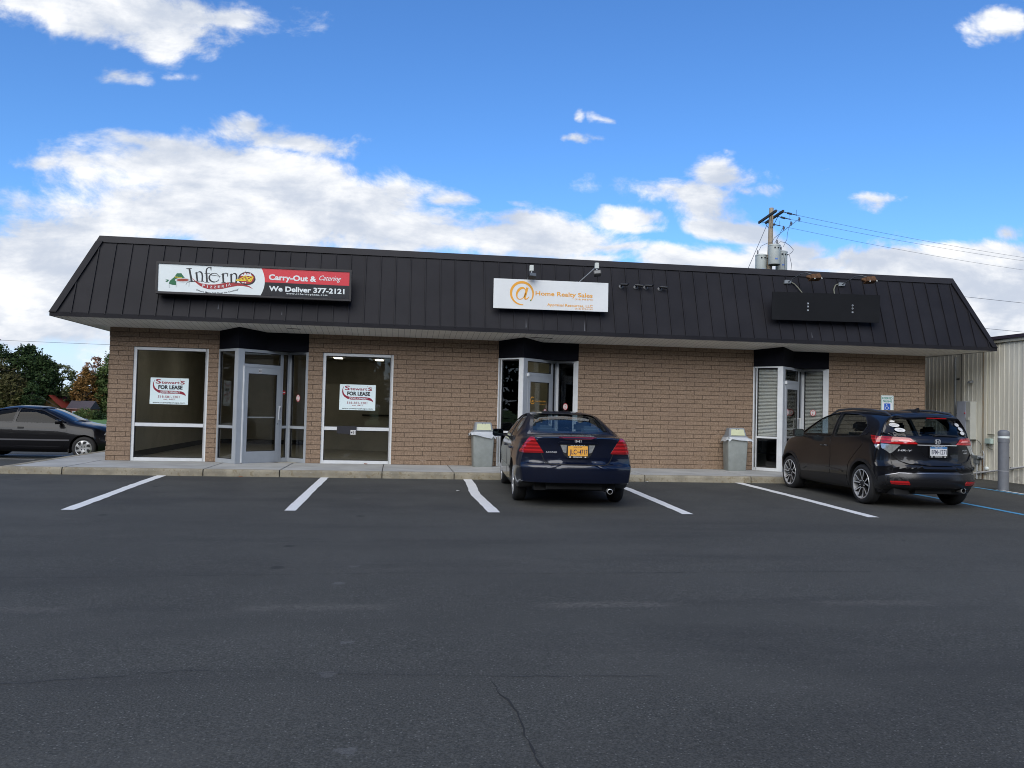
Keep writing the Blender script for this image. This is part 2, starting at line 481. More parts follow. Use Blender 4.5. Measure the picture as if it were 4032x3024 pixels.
stripe('parking_stripe', [(1.445, -2.06), (1.44, -2.8), (1.415, -3.5), (1.375, -4.2), (1.36, -4.9), (1.375, -5.6), (1.40, -6.3), (1.41, -6.98)], .17, m_paint, seed=3)
stripe('parking_stripe', [(4.27, -2.06), (4.32, -3.6), (4.28, -5.4), (4.24, -7.02)], .16, m_paint, seed=4)
stripe('parking_stripe', [(7.12, -2.06), (7.10, -4.4), (7.02, -7.22)], .17, m_paint, seed=5)
stripe('accessible_stripe', [(9.9, -2.3), (9.87, -4.5), (9.78, -7.6)], .12, m_blue, seed=6)
stripe('accessible_stripe', [(12.28, -2.4), (12.24, -3.9), (12.2, -7.6)], .10, m_blue, seed=7)
stripe('parking_stripe', [(12.42, -2.9), (12.38, -3.9), (12.36, -7.6)], .08, m_paint, seed=8)
for k, (yy_, x0, x1) in enumerate(((2.0, -17, -10.4), (3.55, -17, -8.9), (4.8, -17, -8.6), (6.2, -17, -8.6))):
    stripe('parking_stripe', [(x0, yy_+.1), (x1, yy_)], .11, m_paint, seed=20+k)
m_crack = mat('crack', (.020, .020, .020), .95)
def crack(pts, w, seed):
    rr = random.Random(seed)
    P = []
    for (x0, y0), (x1, y1) in zip(pts[:-1], pts[1:]):
        L = math.hypot(x1-x0, y1-y0); k = max(2, int(L/.06))
        for i in range(k):
            P.append((x0+(x1-x0)*i/k+rr.uniform(-.012, .012), y0+(y1-y0)*i/k+rr.uniform(-.012, .012)))
    P.append(pts[-1])
    mb = MB(); vs = []
    for i, (x, y) in enumerate(P):
        a = P[max(0, i-1)]; c = P[min(len(P)-1, i+1)]
        d = Vector((c[0]-a[0], c[1]-a[1])).normalized()
        wa = w/2*rr.uniform(.25, 1.2)*(min(1, (i+1)/6, (len(P)-i)/6))
        for s_ in (-1, 1):
            X, Y = x-d.y*wa*s_, y+d.x*wa*s_
            vs.append((X, Y, gz(X, Y)+.004))
    mb.add(vs, [(2*i, 2*i+1, 2*i+3, 2*i+2) for i in range(len(P)-1)])
    o = mb.build('pavement_crack', m_crack); o['kind'] = 'structure'
crack([(.57, -13.95), (.60, -14.2), (.645, -14.45), (.64, -14.8), (.66, -15.1), (.69, -15.6)], .011, 3)
crack([(-6.2, -11.3), (-4.1, -11.22), (-2.5, -11.2), (0, -11.06), (1.5, -11.1), (4.3, -11.05), (8.6, -11.15)], .008, 4)
crack([(-3.2, -13.85), (-2.0, -13.86), (-1.1, -13.7), (.6, -13.9), (1.8, -13.97)], .005, 5)
# fallen leaves and scraps of litter
m_leaf = mat('dry leaf', (.22, .09, .04), .8)
m_scrap = mat('paper scrap', (.6, .6, .58), .8)
def flake(x, y, z, s, m, name, label, seed, cat):
    rr = random.Random(seed); mb = MB(); n = 9
    top = [(math.cos(2*math.pi*k/n)*s*rr.uniform(.45, 1), math.sin(2*math.pi*k/n)*s*rr.uniform(.35, .8), rr.uniform(0, s*.5)+.004) for k in range(n)]
    bot = [(a, b_, c-.0025) for a, b_, c in top]
    mb.add(top+bot+[(0, 0, s*.4), (0, 0, s*.4-.0025)], [(k, (k+1) % n, 2*n) for k in range(n)] + [((k+1) % n+n, k+n, 2*n+1) for k in range(n)] + [(k, k+n, (k+1) % n+n, (k+1) % n) for k in range(n)])
    o = mb.build(name, m); o.location = (x, y, z)
    tag(o, label, cat)
    return o
flake(-.62, -.12, .0, .055, m_leaf, 'fallen_leaf', 'brown curled leaf lying under the right-hand for-lease window', 1, 'leaf')
flake(-2.9, -2.2, gz(-2.9, -2.2), .045, m_leaf, 'fallen_leaf', 'small rust-coloured leaf against the kerb before the pizzeria door', 2, 'leaf')
flake(5.1, -2.25, gz(5, -2.2), .05, m_scrap, 'paper_scrap', 'white paper scrap at the kerb between the two waste bins', 3, 'litter')
flake(1.1, -4.3, gz(1.1, -4.3), .04, m_scrap, 'paper_scrap', 'white scrap of litter beside the stripe left of the blue sedan', 4, 'litter')
flake(-3.6, -13.84, gz(-3.6, -13.8), .022, m_scrap, 'paper_scrap', 'tiny white scrap lying alone in the empty lower left of the lot', 5, 'litter')

# sidewalk slabs with kerb
m_conc, t, b = node_mat('concrete'); g = G(t); P0 = g.n('ShaderNodeTexCoord').outputs['Object']
c1 = g.mix(g.mr(g.noise(P0, 1.4, 7, .62), .3, .7), (.29, .29, .275), (.40, .40, .38))
c1 = g.mix(g.math('MULTIPLY', g.mr(g.noise(P0, 60, 4, .7), .4, .8), .3), c1, (.20, .20, .20))
t.links.new(c1, b.inputs['Base Color']); b.inputs['Roughness'].default_value = .85
t.links.new(g.bump(g.noise(P0, 70, 4, .6), .3), b.inputs['Normal'])
m_kerb, t, b = node_mat('stained kerb'); g = G(t); P0 = g.n('ShaderNodeTexCoord').outputs['Object']
c1 = g.mix(g.mr(g.noise(P0, 3.5, 7, .65), .35, .65), (.20, .18, .135), (.31, .28, .21))
c1 = g.mix(g.math('MULTIPLY', g.mr(g.noise(P0, 14, 5, .7), .5, .66), .7), c1, (.15, .115, .06))
c1 = g.mix(g.math('MULTIPLY', g.mr(g.noise(P0, 40, 5, .7), .6, .7), .7), c1, (.5, .48, .42))
t.links.new(c1, b.inputs['Base Color']); b.inputs['Roughness'].default_value = .9
t.links.new(g.bump(g.noise(P0, 30, 6, .7), .7, .012), b.inputs['Normal'])
m_joint = mat('joint dirt', (.06, .055, .05), .95)
YK = -2.1; XK = -7.25
mb = MB()
joints = [-6.15, -3.62, -2.2, -.24, 1.18, 3.2, 5.1, 7.4, 9.2, 11.5]
xp = XK+.16
for j in joints:
    mb.box(xp, j-.009, YK+.15, .05, -.25, 0.0)
    xp = j+.009
for y0, y1 in ((.06, 2.0), (2.02, 4.2), (4.22, 6.4), (6.42, 8.6), (8.62, 10.8), (10.82, 13)):
    mb.box(XK+.16, -6.0, y0, y1, -.6, 0.0)
mb.box(XK+.10, 11.48, YK+.10, 13, -.62, -.014, 1)
sw = mb.build('sidewalk', [m_conc, m_joint], bevel=.006); sw['kind'] = 'structure'
mb = MB(); xp = XK
for j in joints:
    L = j-.01-xp; n = max(2, int(L/.35)); rr = random.Random(int(j*10)+99)
    vs = []
    for i in range(n+1):
        x = xp + L*i/n; e = rr.uniform(-.006, .006)
        vs += [(x, YK+.008+e, -.34), (x, YK+e*.5, -.05), (x, YK+.012+e, -.012), (x, YK+.03+e, 0.001), (x, YK+.148, 0.001), (x, YK+.148, -.34)]
    fs = []
    for i in range(n):
        for k in range(6):
            fs.append((i*6+k, i*6+(k+1) % 6, (i+1)*6+(k+1) % 6, (i+1)*6+k))
    fs += [tuple(range(6))[::-1], tuple(n*6+k for k in range(6))]
    mb.add(vs, fs)
    xp = j+.01
mb.box(XK, XK+.148, YK+.16, 13, -.7, .001)
kb = mb.build('kerb', m_kerb, smooth=True, angle=40); kb['kind'] = 'structure'

# ------------------------------------------------------------------ the shop building
XL, XR, H = -6.071, 12.758, 2.438
DEEP = 11.0
def brick(name, ax):
    m, t, b = node_mat(name); g = G(t)
    P0 = g.n('ShaderNodeTexCoord').outputs['Object']; s_ = g.n('ShaderNodeSeparateXYZ', {0: P0})
    wv = g.math('MULTIPLY', g.math('SUBTRACT', g.noise(P0, 14, 3, .6), .5), .008)
    v = g.n('ShaderNodeCombineXYZ', {0: s_.outputs[ax], 1: g.math('ADD', s_.outputs[2], wv)}).outputs[0]
    br = g.n('ShaderNodeTexBrick', {'Vector': v, 'Color1': (.292, .206, .142, 1), 'Color2': (.242, .170, .117, 1), 'Mortar': (.155, .111, .078, 1),
             'Scale': 1., 'Mortar Size': .0050, 'Mortar Smooth': .25, 'Bias': 0., 'Brick Width': .4064, 'Row Height': .1016}, offset=.5)
    n1 = g.noise(P0, 24, 6, .72); n2 = g.noise(P0, 1.3, 5, .6)
    c = g.mix(.55, br.outputs[0], g.mix(g.mr(n1, .3, .72), (.125, .087, .060), (.41, .298, .21)), 'MIX')
    c = g.mix(br.outputs['Fac'], c, g.mix(g.mr(g.noise(P0, 2.6, 4, .6), .60, .68), (.075, .052, .038), (.42, .33, .25)))
    c = g.mix(g.math('MULTIPLY', g.mr(n2, .42, .7), .3), c, (.20, .14, .105))
    t.links.new(c, b.inputs['Base Color']); b.inputs['Roughness'].default_value = .92
    b.inputs['Specular IOR Level'].default_value = .2
    hgt = g.math('SUBTRACT', g.math('ADD', g.math('MULTIPLY', n1, .9), g.math('MULTIPLY', g.noise(P0, 16, 5, .65), .9)), g.math('MULTIPLY', br.outputs['Fac'], 1.3))
    t.links.new(g.bump(hgt, .85, .018), b.inputs['Normal'])
    return m
m_brick = brick('split face block', 0)
m_brick_side = brick('split face block side', 1)
m_roof, t, b = node_mat('painted standing seam'); g = G(t); P0 = g.n('ShaderNodeTexCoord').outputs['Object']
c1 = g.mix(g.mr(g.noise(P0, 1.2, 6, .6), .3, .7), (.014, .0138, .017), (.019, .0185, .022))
t.links.new(c1, b.inputs['Base Color']); b.inputs['Roughness'].default_value = .5; b.inputs['Specular IOR Level'].default_value = .12
t.links.new(g.bump(g.noise(P0, 3, 3, .5), .10, .02), b.inputs['Normal'])
m_soffit, t, b = node_mat('vinyl soffit'); g = G(t); P0 = g.n('ShaderNodeTexCoord').outputs['Object']; s_ = g.n('ShaderNodeSeparateXYZ', {0: P0})
gr_ = g.math('FRACT', g.math('MULTIPLY', s_.outputs[0], 8.))
ln_ = g.math('LESS_THAN', gr_, .07)
c1 = g.mix(g.mr(g.noise(P0, 2, 6, .6), .3, .7), (.74, .72, .66), (.84, .82, .76))
t.links.new(g.mix(g.math('MULTIPLY', ln_, .6), c1, (.12, .11, .10)), b.inputs['Base Color']); b.inputs['Roughness'].default_value = .6
m_black = mat('dark painted board', (.005, .0055, .009), .8, spec=.1, var=.3, vscale=6)
m_alu = mat('mill aluminium', (.40, .43, .46), .42, .25, var=.08, vscale=5)
m_alu_w = mat('pale painted aluminium', (.66, .68, .69), .4, .1, var=.08, vscale=5)
m_gasket = mat('gasket', (.01, .01, .012), .6)
m_glass = glass_mat('window glass', (.82, .83, .82), 1.45)
m_in_wall = mat('interior paint', (.44, .415, .36), .9, var=.15, vscale=2)
m_in_floor = mat('interior tile', (.34, .32, .26), .35, var=.15, vscale=4)
m_in_ceil = mat('ceiling tile', (.30, .29, .25), .9)
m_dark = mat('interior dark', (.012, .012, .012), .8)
m_lamp = mat('lit ceiling or fill panel', (.8, .8, .7), .5, emis=((1.0, .94, .78), 3.0))

bld = empty('commercial_building', (0, 0, 0), 0, 'long low brown block building with a dark standing seam mansard roof', 'building')
OPEN = {'w1': (-5.589, -4.048), 'b1': (-3.831, -1.938), 'w3': (-1.624, -.083), 'b2': (2.269, 4.12), 'b3': (8.354, 10.259)}
ZT = 2.86
def seg(x0, x1, z0, z1, name='wall'):
    mb = MB(); mb.box(x0, x1, 0, .2, z0, z1)
    return mb
wall = MB()
edges = [XL] + [e for k in ('w1', 'b1', 'w3', 'b2', 'b3') for e in OPEN[k]] + [XR]
for i in range(0, len(edges), 2):
    wall.box(edges[i], edges[i+1], 0, .2, -.35, ZT)
for k in ('w1', 'w3'):
    wall.box(OPEN[k][0], OPEN[k][1], 0, .2, H, ZT)
wall.build('wall', m_brick, bld)
# rough split faces that show along the two outer corners
for xs0, sg in ((XL, -1), (XR, 1)):
    mb = MB(); rr = random.Random(5)
    for k in range(28):
        z0 = k*.1016+.004; z1 = z0+.0935; L = rr.uniform(.004, .016)
        mb.box(min(xs0, xs0+sg*L), max(xs0, xs0+sg*L), -rr.uniform(0.001, .008), .199, z0, z1)
    mb.build('corner_blocks', m_brick, bld)
mb = MB(); mb.box(XL, XL+.2, .201, DEEP, -.3, ZT); mb.build('wall', m_brick_side, bld)
mb = MB(); mb.box(XR-.2, XR, .201, DEEP, -.3, ZT); mb.build('wall', m_brick_side, bld)
mb = MB(); mb.box(XL+.2, XR-.2, DEEP-.2, DEEP, -.3, ZT); mb.build('wall', m_brick, bld)
# mansard
EL, ER, EY = XL-.833, XR+1.151, -.9575
ZE0, ZE1, ZTOP = 2.935, 3.012, 4.70
SXL, SXR, SY = .70, .74, .584
BY = DEEP+.96
def roof_pt(x, z, off=0.):       # point on the front slope
    t_ = (z-ZE1)/(ZTOP-ZE1)
    return (x, EY+SY*t_-off, z+off*.33)
mb = MB()
A = [(EL, EY), (ER, EY), (ER, BY), (EL, BY)]
T = [(EL+SXL, EY+SY), (ER-SXR, EY+SY), (ER-SXR, BY-SY), (EL+SXL, BY-SY)]
mb.add([(x, y, ZE1) for x, y in A]+[(x, y, ZTOP) for x, y in T], [(0,1,5,4),(1,2,6,5),(2,3,7,6),(3,0,4,7),(4,5,6,7)])
mb.add([(x, y, ZE1-.003) for x, y in A], [(3,2,1,0)])
mb.build('roof', m_roof, bld)
# seams
mb = MB()
xr_ = []
x = EL+.06
while x < ER-.05:
    xr_.append(x); x += .3215
for x in xr_:
    tmax = 1.0
    if x < EL+SXL: tmax = (x-EL)/SXL
    if x > ER-SXR: tmax = min(tmax, (ER-x)/SXR)
    z1 = ZE1+(ZTOP-.15-ZE1)*min(1, tmax)
    if z1 < ZE1+.1: continue
    a = roof_pt(x, ZE1+.002); c = roof_pt(x, z1)
    w = .015
    vs = []
    for q in (a, c):
        vs += [(q[0]-w, q[1]+.004, q[2]), (q[0]+w, q[1]+.004, q[2]), (q[0]+w*.7, q[1]-.032, q[2]-.010), (q[0]-w*.7, q[1]-.032, q[2]-.010)]
    mb.add(vs, [(0,3,2,1),(4,5,6,7),(0,1,5,4),(1,2,6,5),(2,3,7,6),(3,0,4,7)])
mb.build('roof_seams', m_roof, bld)
# cap flashing, hips, fascia
mb = MB()
def ringband(o0, z0, o1, z1, th=.012):
    def pts(o, z, k=0.):
        return [(EL+o*SXL/SY-k, EY+o-k, z), (ER-o*SXR/SY+k, EY+o-k, z), (ER-o*SXR/SY+k, BY-o+k, z), (EL+o*SXL/SY-k, BY-o+k, z)]
    a = pts(o0, z0, th); c = pts(o1, z1, th)
    mb.add(a+c, [(0,1,5,4),(1,2,6,5),(2,3,7,6),(3,0,4,7)])
    a2 = pts(o0, z0, 0); mb.add(a+a2, [(0,4,5,1),(1,5,6,2),(2,6,7,3),(3,7,4,0)])
    c2 = pts(o1+.12, z1, 0); mb.add(c+c2, [(0,1,5,4),(1,2,6,5),(2,3,7,6),(3,0,4,7)])
t0 = (ZTOP-.14-ZE1)/(ZTOP-ZE1)*SY
ringband(t0, ZTOP-.14, SY, ZTOP+.004, .028)
mb.build('roof_cap', mat('cap flashing', (.022, .021, .024), .55, .0, spec=.2, var=.15, vscale=2), bld)
for x0, x1, sg in ((EL, EL+SXL, 1), (ER, ER-SXR, -1)):
    mb = MB()
    p0 = Vector((x0, EY, ZE1)); p1 = Vector((x1, EY+SY, ZTOP))
    d = (p1-p0)
    for (w0, w1, o) in ((0, .115, .034),):
        a = Vector((0, -o, .004))
        e = Vector((sg*w1*1.05, 0, 0)); k = Vector((-sg*.012, -.012, 0))
        q0, q1 = p0+k, p0+d*.93+k
        mb.add([q0, q0+e, q0+e+a, q0+a, q1, q1+e, q1+e+a, q1+a], [(0,3,2,1),(4,5,6,7),(0,1,5,4),(1,2,6,5),(2,3,7,6),(3,0,4,7)])
        e2 = Vector((0, .12, 0)); a2 = Vector((-sg*.03, 0, 0))
        mb.add([q0, q0+e2, q0+e2+a2, q0+a2, q1, q1+e2, q1+e2+a2, q1+a2], [(0,3,2,1),(4,5,6,7),(0,1,5,4),(1,2,6,5),(2,3,7,6),(3,0,4,7)])
    mb.build('hip_flashing', m_roof, bld)
mb = MB()
F = .02
mb.box(EL-F, ER+F, EY-F, EY, ZE0, ZE1+.012); mb.box(EL-F, ER+F, BY, BY+F, ZE0, ZE1+.012)
mb.box(EL-F, EL, EY, BY, ZE0, ZE1+.012); mb.box(ER, ER+F, EY, BY, ZE0, ZE1+.012)
mb.build('fascia', m_roof, bld)
mb = MB()
ZS = 2.832
O = [(EL, EY, ZE0+.006), (ER, EY, ZE0+.006), (ER, BY, ZE0+.006), (EL, BY, ZE0+.006)]
I = [(XL+.05, .05, ZS), (XR-.05, .05, ZS), (XR-.05, DEEP, ZS), (XL+.05, DEEP, ZS)]
mb.add(O+I, [(0,4,5,1),(1,5,6,2),(2,6,7,3),(3,7,4,0)])
I2 = [(x, y, z+.02) for x, y, z in O]; 
mb.add(O+I2, [(0,1,5,4),(1,2,6,5),(2,3,7,6),(3,0,4,7)])
mb.build('soffit', m_soffit, bld)
# loose j-channel scraps of soffit near the first and second entrance
mb = MB()
for x, y, L in ((-2.35, -.55, .28), (2.9, -.55, .5)):
    mb = MB(); mb.bar((x, y, 2.895), (x+L, y+.03, 2.887), .012, .012); mb.build('soffit_gap', m_gasket, bld)
# streaks of bird dropping/chalk on the front slope
m_streak = mat('chalky streak', (.075, .08, .09), .8)
mb = MB()
for x, z0, z1 in ((2.735, 3.06, 3.27), (4.03, 3.03, 3.30), (9.33, 3.08, 3.22), (-3.70, 3.20, 3.35), (-2.42, 3.13, 3.22)):
    a = roof_pt(x-.012, z0, .004); b_ = roof_pt(x+.014, z0+.01, .004); c = roof_pt(x+.004, z1, .004)
    mb = MB(); mb.add([a, b_, c], [(0, 1, 2)]); mb.build('streak', m_streak, bld)

# ---------------- storefront pieces
def line_mat(A_, B_):
    A_ = Vector((A_[0], A_[1], 0)); B_ = Vector((B_[0], B_[1], 0)); d = (B_-A_).normalized(); n = Vector((-d.y, d.x, 0))
    return Matrix(((d.x, n.x, 0, A_.x), (d.y, n.y, 0, A_.y), (0, 0, 1, 0), (0, 0, 0, 1))), (B_-A_).length
def window_unit(A_, B_, z1, bars, panes, mframe, depth=.07, y0=-.005, parent=None, name='window'):
    """bars/panes: rectangles (u0,u1,z0,z1) along the line A-B"""
    M, L = line_mat(A_, B_)
    mb = MB(M)
    for u0, u1, z0, zz, *q in bars:
        e = q[0] if q else 0
        mb.box(u0, u1, y0-e, y0+depth, z0, zz)
    fr = mb.build(name, mframe, parent, bevel=.003)
    ga = MB(M); pa = []
    for u0, u1, z0, zz in panes:
        g_ = .012
        for r_ in ((u0-.001, u0+g_, z0, zz), (u1-g_, u1+.001, z0, zz), (u0, u1, z0-.001, z0+g_), (u0, u1, zz-g_, zz+.001)):
            ga.box(r_[0], r_[1], y0+.018, y0+.05, r_[2], r_[3])
        p = MB(M); p.box(u0+.004, u1-.004, y0+.03, y0+.036, z0+.004, zz-.004)
        pa.append(p.build('pane', m_glass, fr))
    ga.build('gasket', m_gasket, fr)
    return fr
def shop_window(k, name='shop_window'):
    x0, x1 = OPEN[k]; L = x1-x0; f = .065
    bars = [(0, f, 0, H), (L-f, L, 0, H), (f, L-f, H-f, H), (f, L-f, 0.0, .07), (f, L-f, .735, .735+.075)]
    panes = [(f, L-f, .07, .735), (f, L-f, .81, H-f)]
    return window_unit((x0, .03), (x1, .03), H, bars, panes, m_alu_w, parent=bld, name=name)
shop_window('w1'); shop_window('w3')
m_sticker = mat('sticker white', (.60, .60, .59), .5)
m_red = mat('sticker red', (.55, .03, .04), .5)
def vr_sticker(M, u, z, r=.06, parent=None, yo=.02):
    mb = MB()
    n = 28
    for rr_, m_, d in ((r, 1, .0), (r*.86, 0, .0015)):
        vs = [(u+rr_*math.cos(2*math.pi*k/n)*.85, yo-d-.001, z+rr_*math.sin(2*math.pi*k/n)) for k in range(n)]
        vs2 = [(a, b_+.0012, c) for a, b_, c in vs]
        mb.add(vs+vs2, [tuple(range(n)), tuple(range(2*n-1, n-1, -1))]+[(k, k+n, (k+1) % n+n, (k+1) % n) for k in range(n)], m_)
    add_text(mb, 'V', u, z+.008, r*.55, None, None, 1, .02, 'CENTER', .0005, yo-.0028)
    add_text(mb, 'R', u, z-r*.72, r*.55, None, None, 1, .02, 'CENTER', .0005, yo-.0028)
    for i, q in enumerate(mb.v): mb.v[i] = M @ q
    return mb.build('sticker', [m_sticker, m_red], parent)

def bay(k, style):
    x0, x1 = OPEN[k]; w = x1-x0
    A_ = (x0, .0); Pq = (x0+.5, -.5); C_ = (x0+(w+1)/2, (w-1)/2); D_ = (x1, 0.)
    mw = m_alu_w
    # left pane
    M1, L1 = line_mat(A_, Pq)
    f = .05
    if style == 1:
        bars = [(0, f, 0, H), (L1-.125, L1+.0, 0, H), (f, L1-.125, H-f, H), (f, L1-.125, 0, .09), (f, L1-.125, .74, .80)]
        u0 = f
    else:
        bars = [(0, .035, 0, H), (.075, .10, 0, H), (L1-.125, L1, 0, H), (.035, L1-.125, H-.03, H), (.035, L1-.125, 0, .07), (.10, L1-.125, .755, .80)]
        u0 = .10
    window_unit(A_, Pq, H, bars, [(u0, L1-.125, .09, .74), (u0, L1-.125, .80, H-f)], m_alu if style == 1 else mw, parent=bld, name='side_light')
    # prow post on the door side, then the door
    M2, L2 = line_mat(Pq, C_)
    dz = 2.05; fr0 = .15; leaf = .94
    sl = fr0+leaf+.07
    bars = [(0.0, fr0, 0, H), (fr0+leaf, sl, 0, H), (L2-.05, L2, 0, H), (fr0, fr0+leaf, H-.06, H), (fr0, fr0+leaf, dz+.005, dz+.075), (sl, L2-.05, H-.06, H), (sl, L2-.05, 0, .09), (sl, L2-.05, .74, .80)]
    fr = window_unit(Pq, C_, H, bars, [(fr0, fr0+leaf, dz+.075, H-.06), (sl, L2-.05, .09, .74), (sl, L2-.05, .80, H-.06)], m_alu, parent=bld, name='door_frame')
    mb = MB(M2); a, c = fr0+.004, fr0+leaf-.004; s_ = .095
    y = -.02
    mb.box(a, a+s_, y, y+.045, .01, dz); mb.box(c-s_, c, y, y+.045, .01, dz)
    mb.box(a+s_, c-s_, y, y+.045, dz-.13, dz); mb.box(a+s_, c-s_, y, y+.045, .01, .25)
    door = mb.build('door', m_alu, bld, bevel=.003)
    p = MB(M2); p.box(a+s_-.003, c-s_+.003, y+.018, y+.025, .25, dz-.13); p.build('pane', m_glass, door)
    g_ = MB(M2)
    for r_ in ((a+s_, a+s_+.013, .25, dz-.13), (c-s_-.013, c-s_, .25, dz-.13), (a+s_, c-s_, .25, .263), (a+s_, c-s_, dz-.143, dz-.13)):
        g_.box(r_[0], r_[1], y+.008, y+.036, r_[2], r_[3])
    g_.build('gasket', m_gasket, door)
    # continuous hinge cover at the prow, push bar, pull handle, lock
    h = MB(M2); h.box(fr0-.028, fr0+.002, -.034, -.004, 0.01, dz+.03 if style == 1 else .3); 
    h.build('hinge', m_alu_w, door, bevel=.003)
    if style != 1:
        h = MB(M2); h.box(fr0-.03, fr0+.02, -.05, -.004, dz-.02, dz+.05); h.build('door_closer', m_alu_w, door, bevel=.003)
    b_ = MB(M2); b_.bar((a+s_, y+.06, .98), (c-s_, y+.06, .98), .025, .03); b_.build('push_bar', m_alu_w, door, bevel=.003)
    hd = MB(M2); u = c-s_*.45
    if style == 1:
        hd.tube([(u+.02, y+.0, .93), (u+.02, y-.05, .935), (u-.025, y-.065, .95), (u-.03, y-.065, 1.08), (u-.025, y-.065, 1.20), (u+.02, y-.05, 1.215), (u+.02, y, 1.22)], .011, 10)
    else:
        hd.bar((u-.01, y-.055, .93), (u-.01, y-.055, 1.25), .025, .02); hd.bar((u-.01, y, .95), (u-.01, y-.055, .95), .02, .02); hd.bar((u-.01, y, 1.23), (u-.01, y-.055, 1.23), .02, .02)
    hd.build('door_handle', m_alu_w, door, smooth=True)
    lk = MB(M2); lk.lathe([(.0, -.012), (.018, -.012), (.02, 0)], 14, M=Matrix.Translation((c-s_*.5, y, .84)) @ Matrix.Rotation(R(90), 4, 'X')); lk.build('lock', m_gasket, door)
    # right pane
    M3, L3 = line_mat(C_, D_)
    rp = .13 if style != 1 else .075
    bars = [(0, .06, 0, H), (L3-rp, L3, 0, H), (.06, L3-rp, H-f, H), (.06, L3-rp, 0, .09), (.06, L3-rp, .74, .80)]
    rf = window_unit(C_, D_, H, bars, [(.06, L3-rp, .09, .74), (.06, L3-rp, .80, H-f)], m_alu if style == 1 else mw, parent=bld, name='side_light')
    vr_sticker(M3, .06+(L3-rp-.06)*.47, 1.42 if style == 1 else 1.38, .078, rf)
    # header box above, following the front; flat soffit of the recess; threshold
    hb = MB()
    cr = x0+1.0
    z0, z1 = H+.002, 2.9
    pts = [(x0, .0), (x0+.5, -.505), (cr, -.004), (x1, -.004), (x1, .2), (x0, .2)]
    n = len(pts)
    hb.add([(a_, b2, z0) for a_, b2 in pts]+[(a_, b2, z1) for a_, b2 in pts], [tuple(range(n))[::-1], tuple(range(n, 2*n))]+[(i, (i+1) % n, (i+1) % n+n, i+n) for i in range(n)])
    pts = [(x0+.6, .201), (x1, .201), (C_[0]+.1, C_[1]+.1)]
    hb.add([(a_, b2, z0) for a_, b2 in pts]+[(a_, b2, z0+.1) for a_, b2 in pts], [(2, 1, 0), (3, 4, 5), (0, 1, 4, 3), (1, 2, 5, 4), (2, 0, 3, 5)])
    hb.build('header_panel', m_black, bld)
    th = MB(M2); th.box(fr0, fr0+leaf, -.05, .05, .001, .009); th.build('threshold', m_alu, bld)
    return M1, L1, M2, L2, M3, L3, door, u0
B1 = bay('b1', 1); B2 = bay('b2', 2); B3 = bay('b3', 3)
# pizzeria door number, in white squares
M2 = B1[2]; mb = MB()
mb.box(.50, .585, -.024, -.021, 1.945, 2.025, 0)
add_text(mb, '411', .5425, 1.957, .056, .07, None, 1, .03, 'CENTER', .0012, -.0245)
for i, q in enumerate(mb.v): mb.v[i] = M2 @ q
mb.build('house_number', [m_sticker, m_gasket], B1[6])
# round red sticker on pizzeria sidelight
mb = MB(); n = 24
mb.add([(1.205+.045*math.cos(2*math.pi*k/n), .018, 1.54+.045*math.sin(2*math.pi*k/n)) for k in range(n)], [tuple(range(n))], 1)
mb.box(1.17, 1.24, .0165, .0175, 1.53, 1.55, 0)
for i, q in enumerate(mb.v): mb.v[i] = M2 @ q
mb.build('sticker', [m_sticker, m_red], bld)
# realty door lettering
m_or = mat('orange vinyl', (.80, .36, .03), .5)
M2 = B2[2]; mb = MB()
def ring_(mb, cx, cz, r1, r0, y, m, a0=0, a1=360, sx=1., n=40, M=None, taper=0.):
    vs = []; fs = []
    for k in range(n+1):
        t_ = a0+(a1-a0)*k/n; ra = r0+(r1-r0)*(taper*k/n)
        for r_ in (r1, ra): vs.append((cx+r_*sx*math.cos(R(t_)), y, cz+r_*math.sin(R(t_))))
    for k in range(n): fs.append((2*k, 2*k+1, 2*k+3, 2*k+2))
    mb.add(vs, fs, m, M)
ring_(mb, .36, 1.50, .085, .068, -.006, 0, 50, 330)
add_text(mb, 'a', .36, 1.465, .075, .075, None, 0, .02, 'CENTER', .001, -.006, shear=.25)
add_text(mb, 'Home Realty Sales', .455, 1.475, .03, .42, None, 0, .01, 'LEFT', .001, -.006)
add_text(mb, '(518) 348-8772', .87, 1.41, .018, .24, None, 0, .0, 'RIGHT', .001, -.006)
for i, q in enumerate(mb.v): mb.v[i] = M2 @ q
mb.build('door_lettering', m_or, B2[6])
vr_sticker(B2[2], .86, 1.25, .07, B2[6], -.008)
vr_sticker(B3[2], .33, 1.38, .075, B3[6], -.008)
# mail slot cover and number on the pizzeria window mullion
mb = MB(); mb.box(-1.28, -.855, .0, .02, .70, .83, 0)
mb.prism([(-1.28, .70), (-.855, .70), (-.86, .655), (-.98, .64), (-1.10, .66), (-1.27, .665)], .002, .018, 0)
mb.box(-.985, -.87, -.004, -.001, .645, .745, 1)
add_text(mb, '411', -.928, .66, .066, .10, None, 2, .03, 'CENTER', .0012, -.0045)
mb.build('taped_bag', [mat('black tape', (.012, .012, .018), .5), m_sticker, m_gasket], bld)
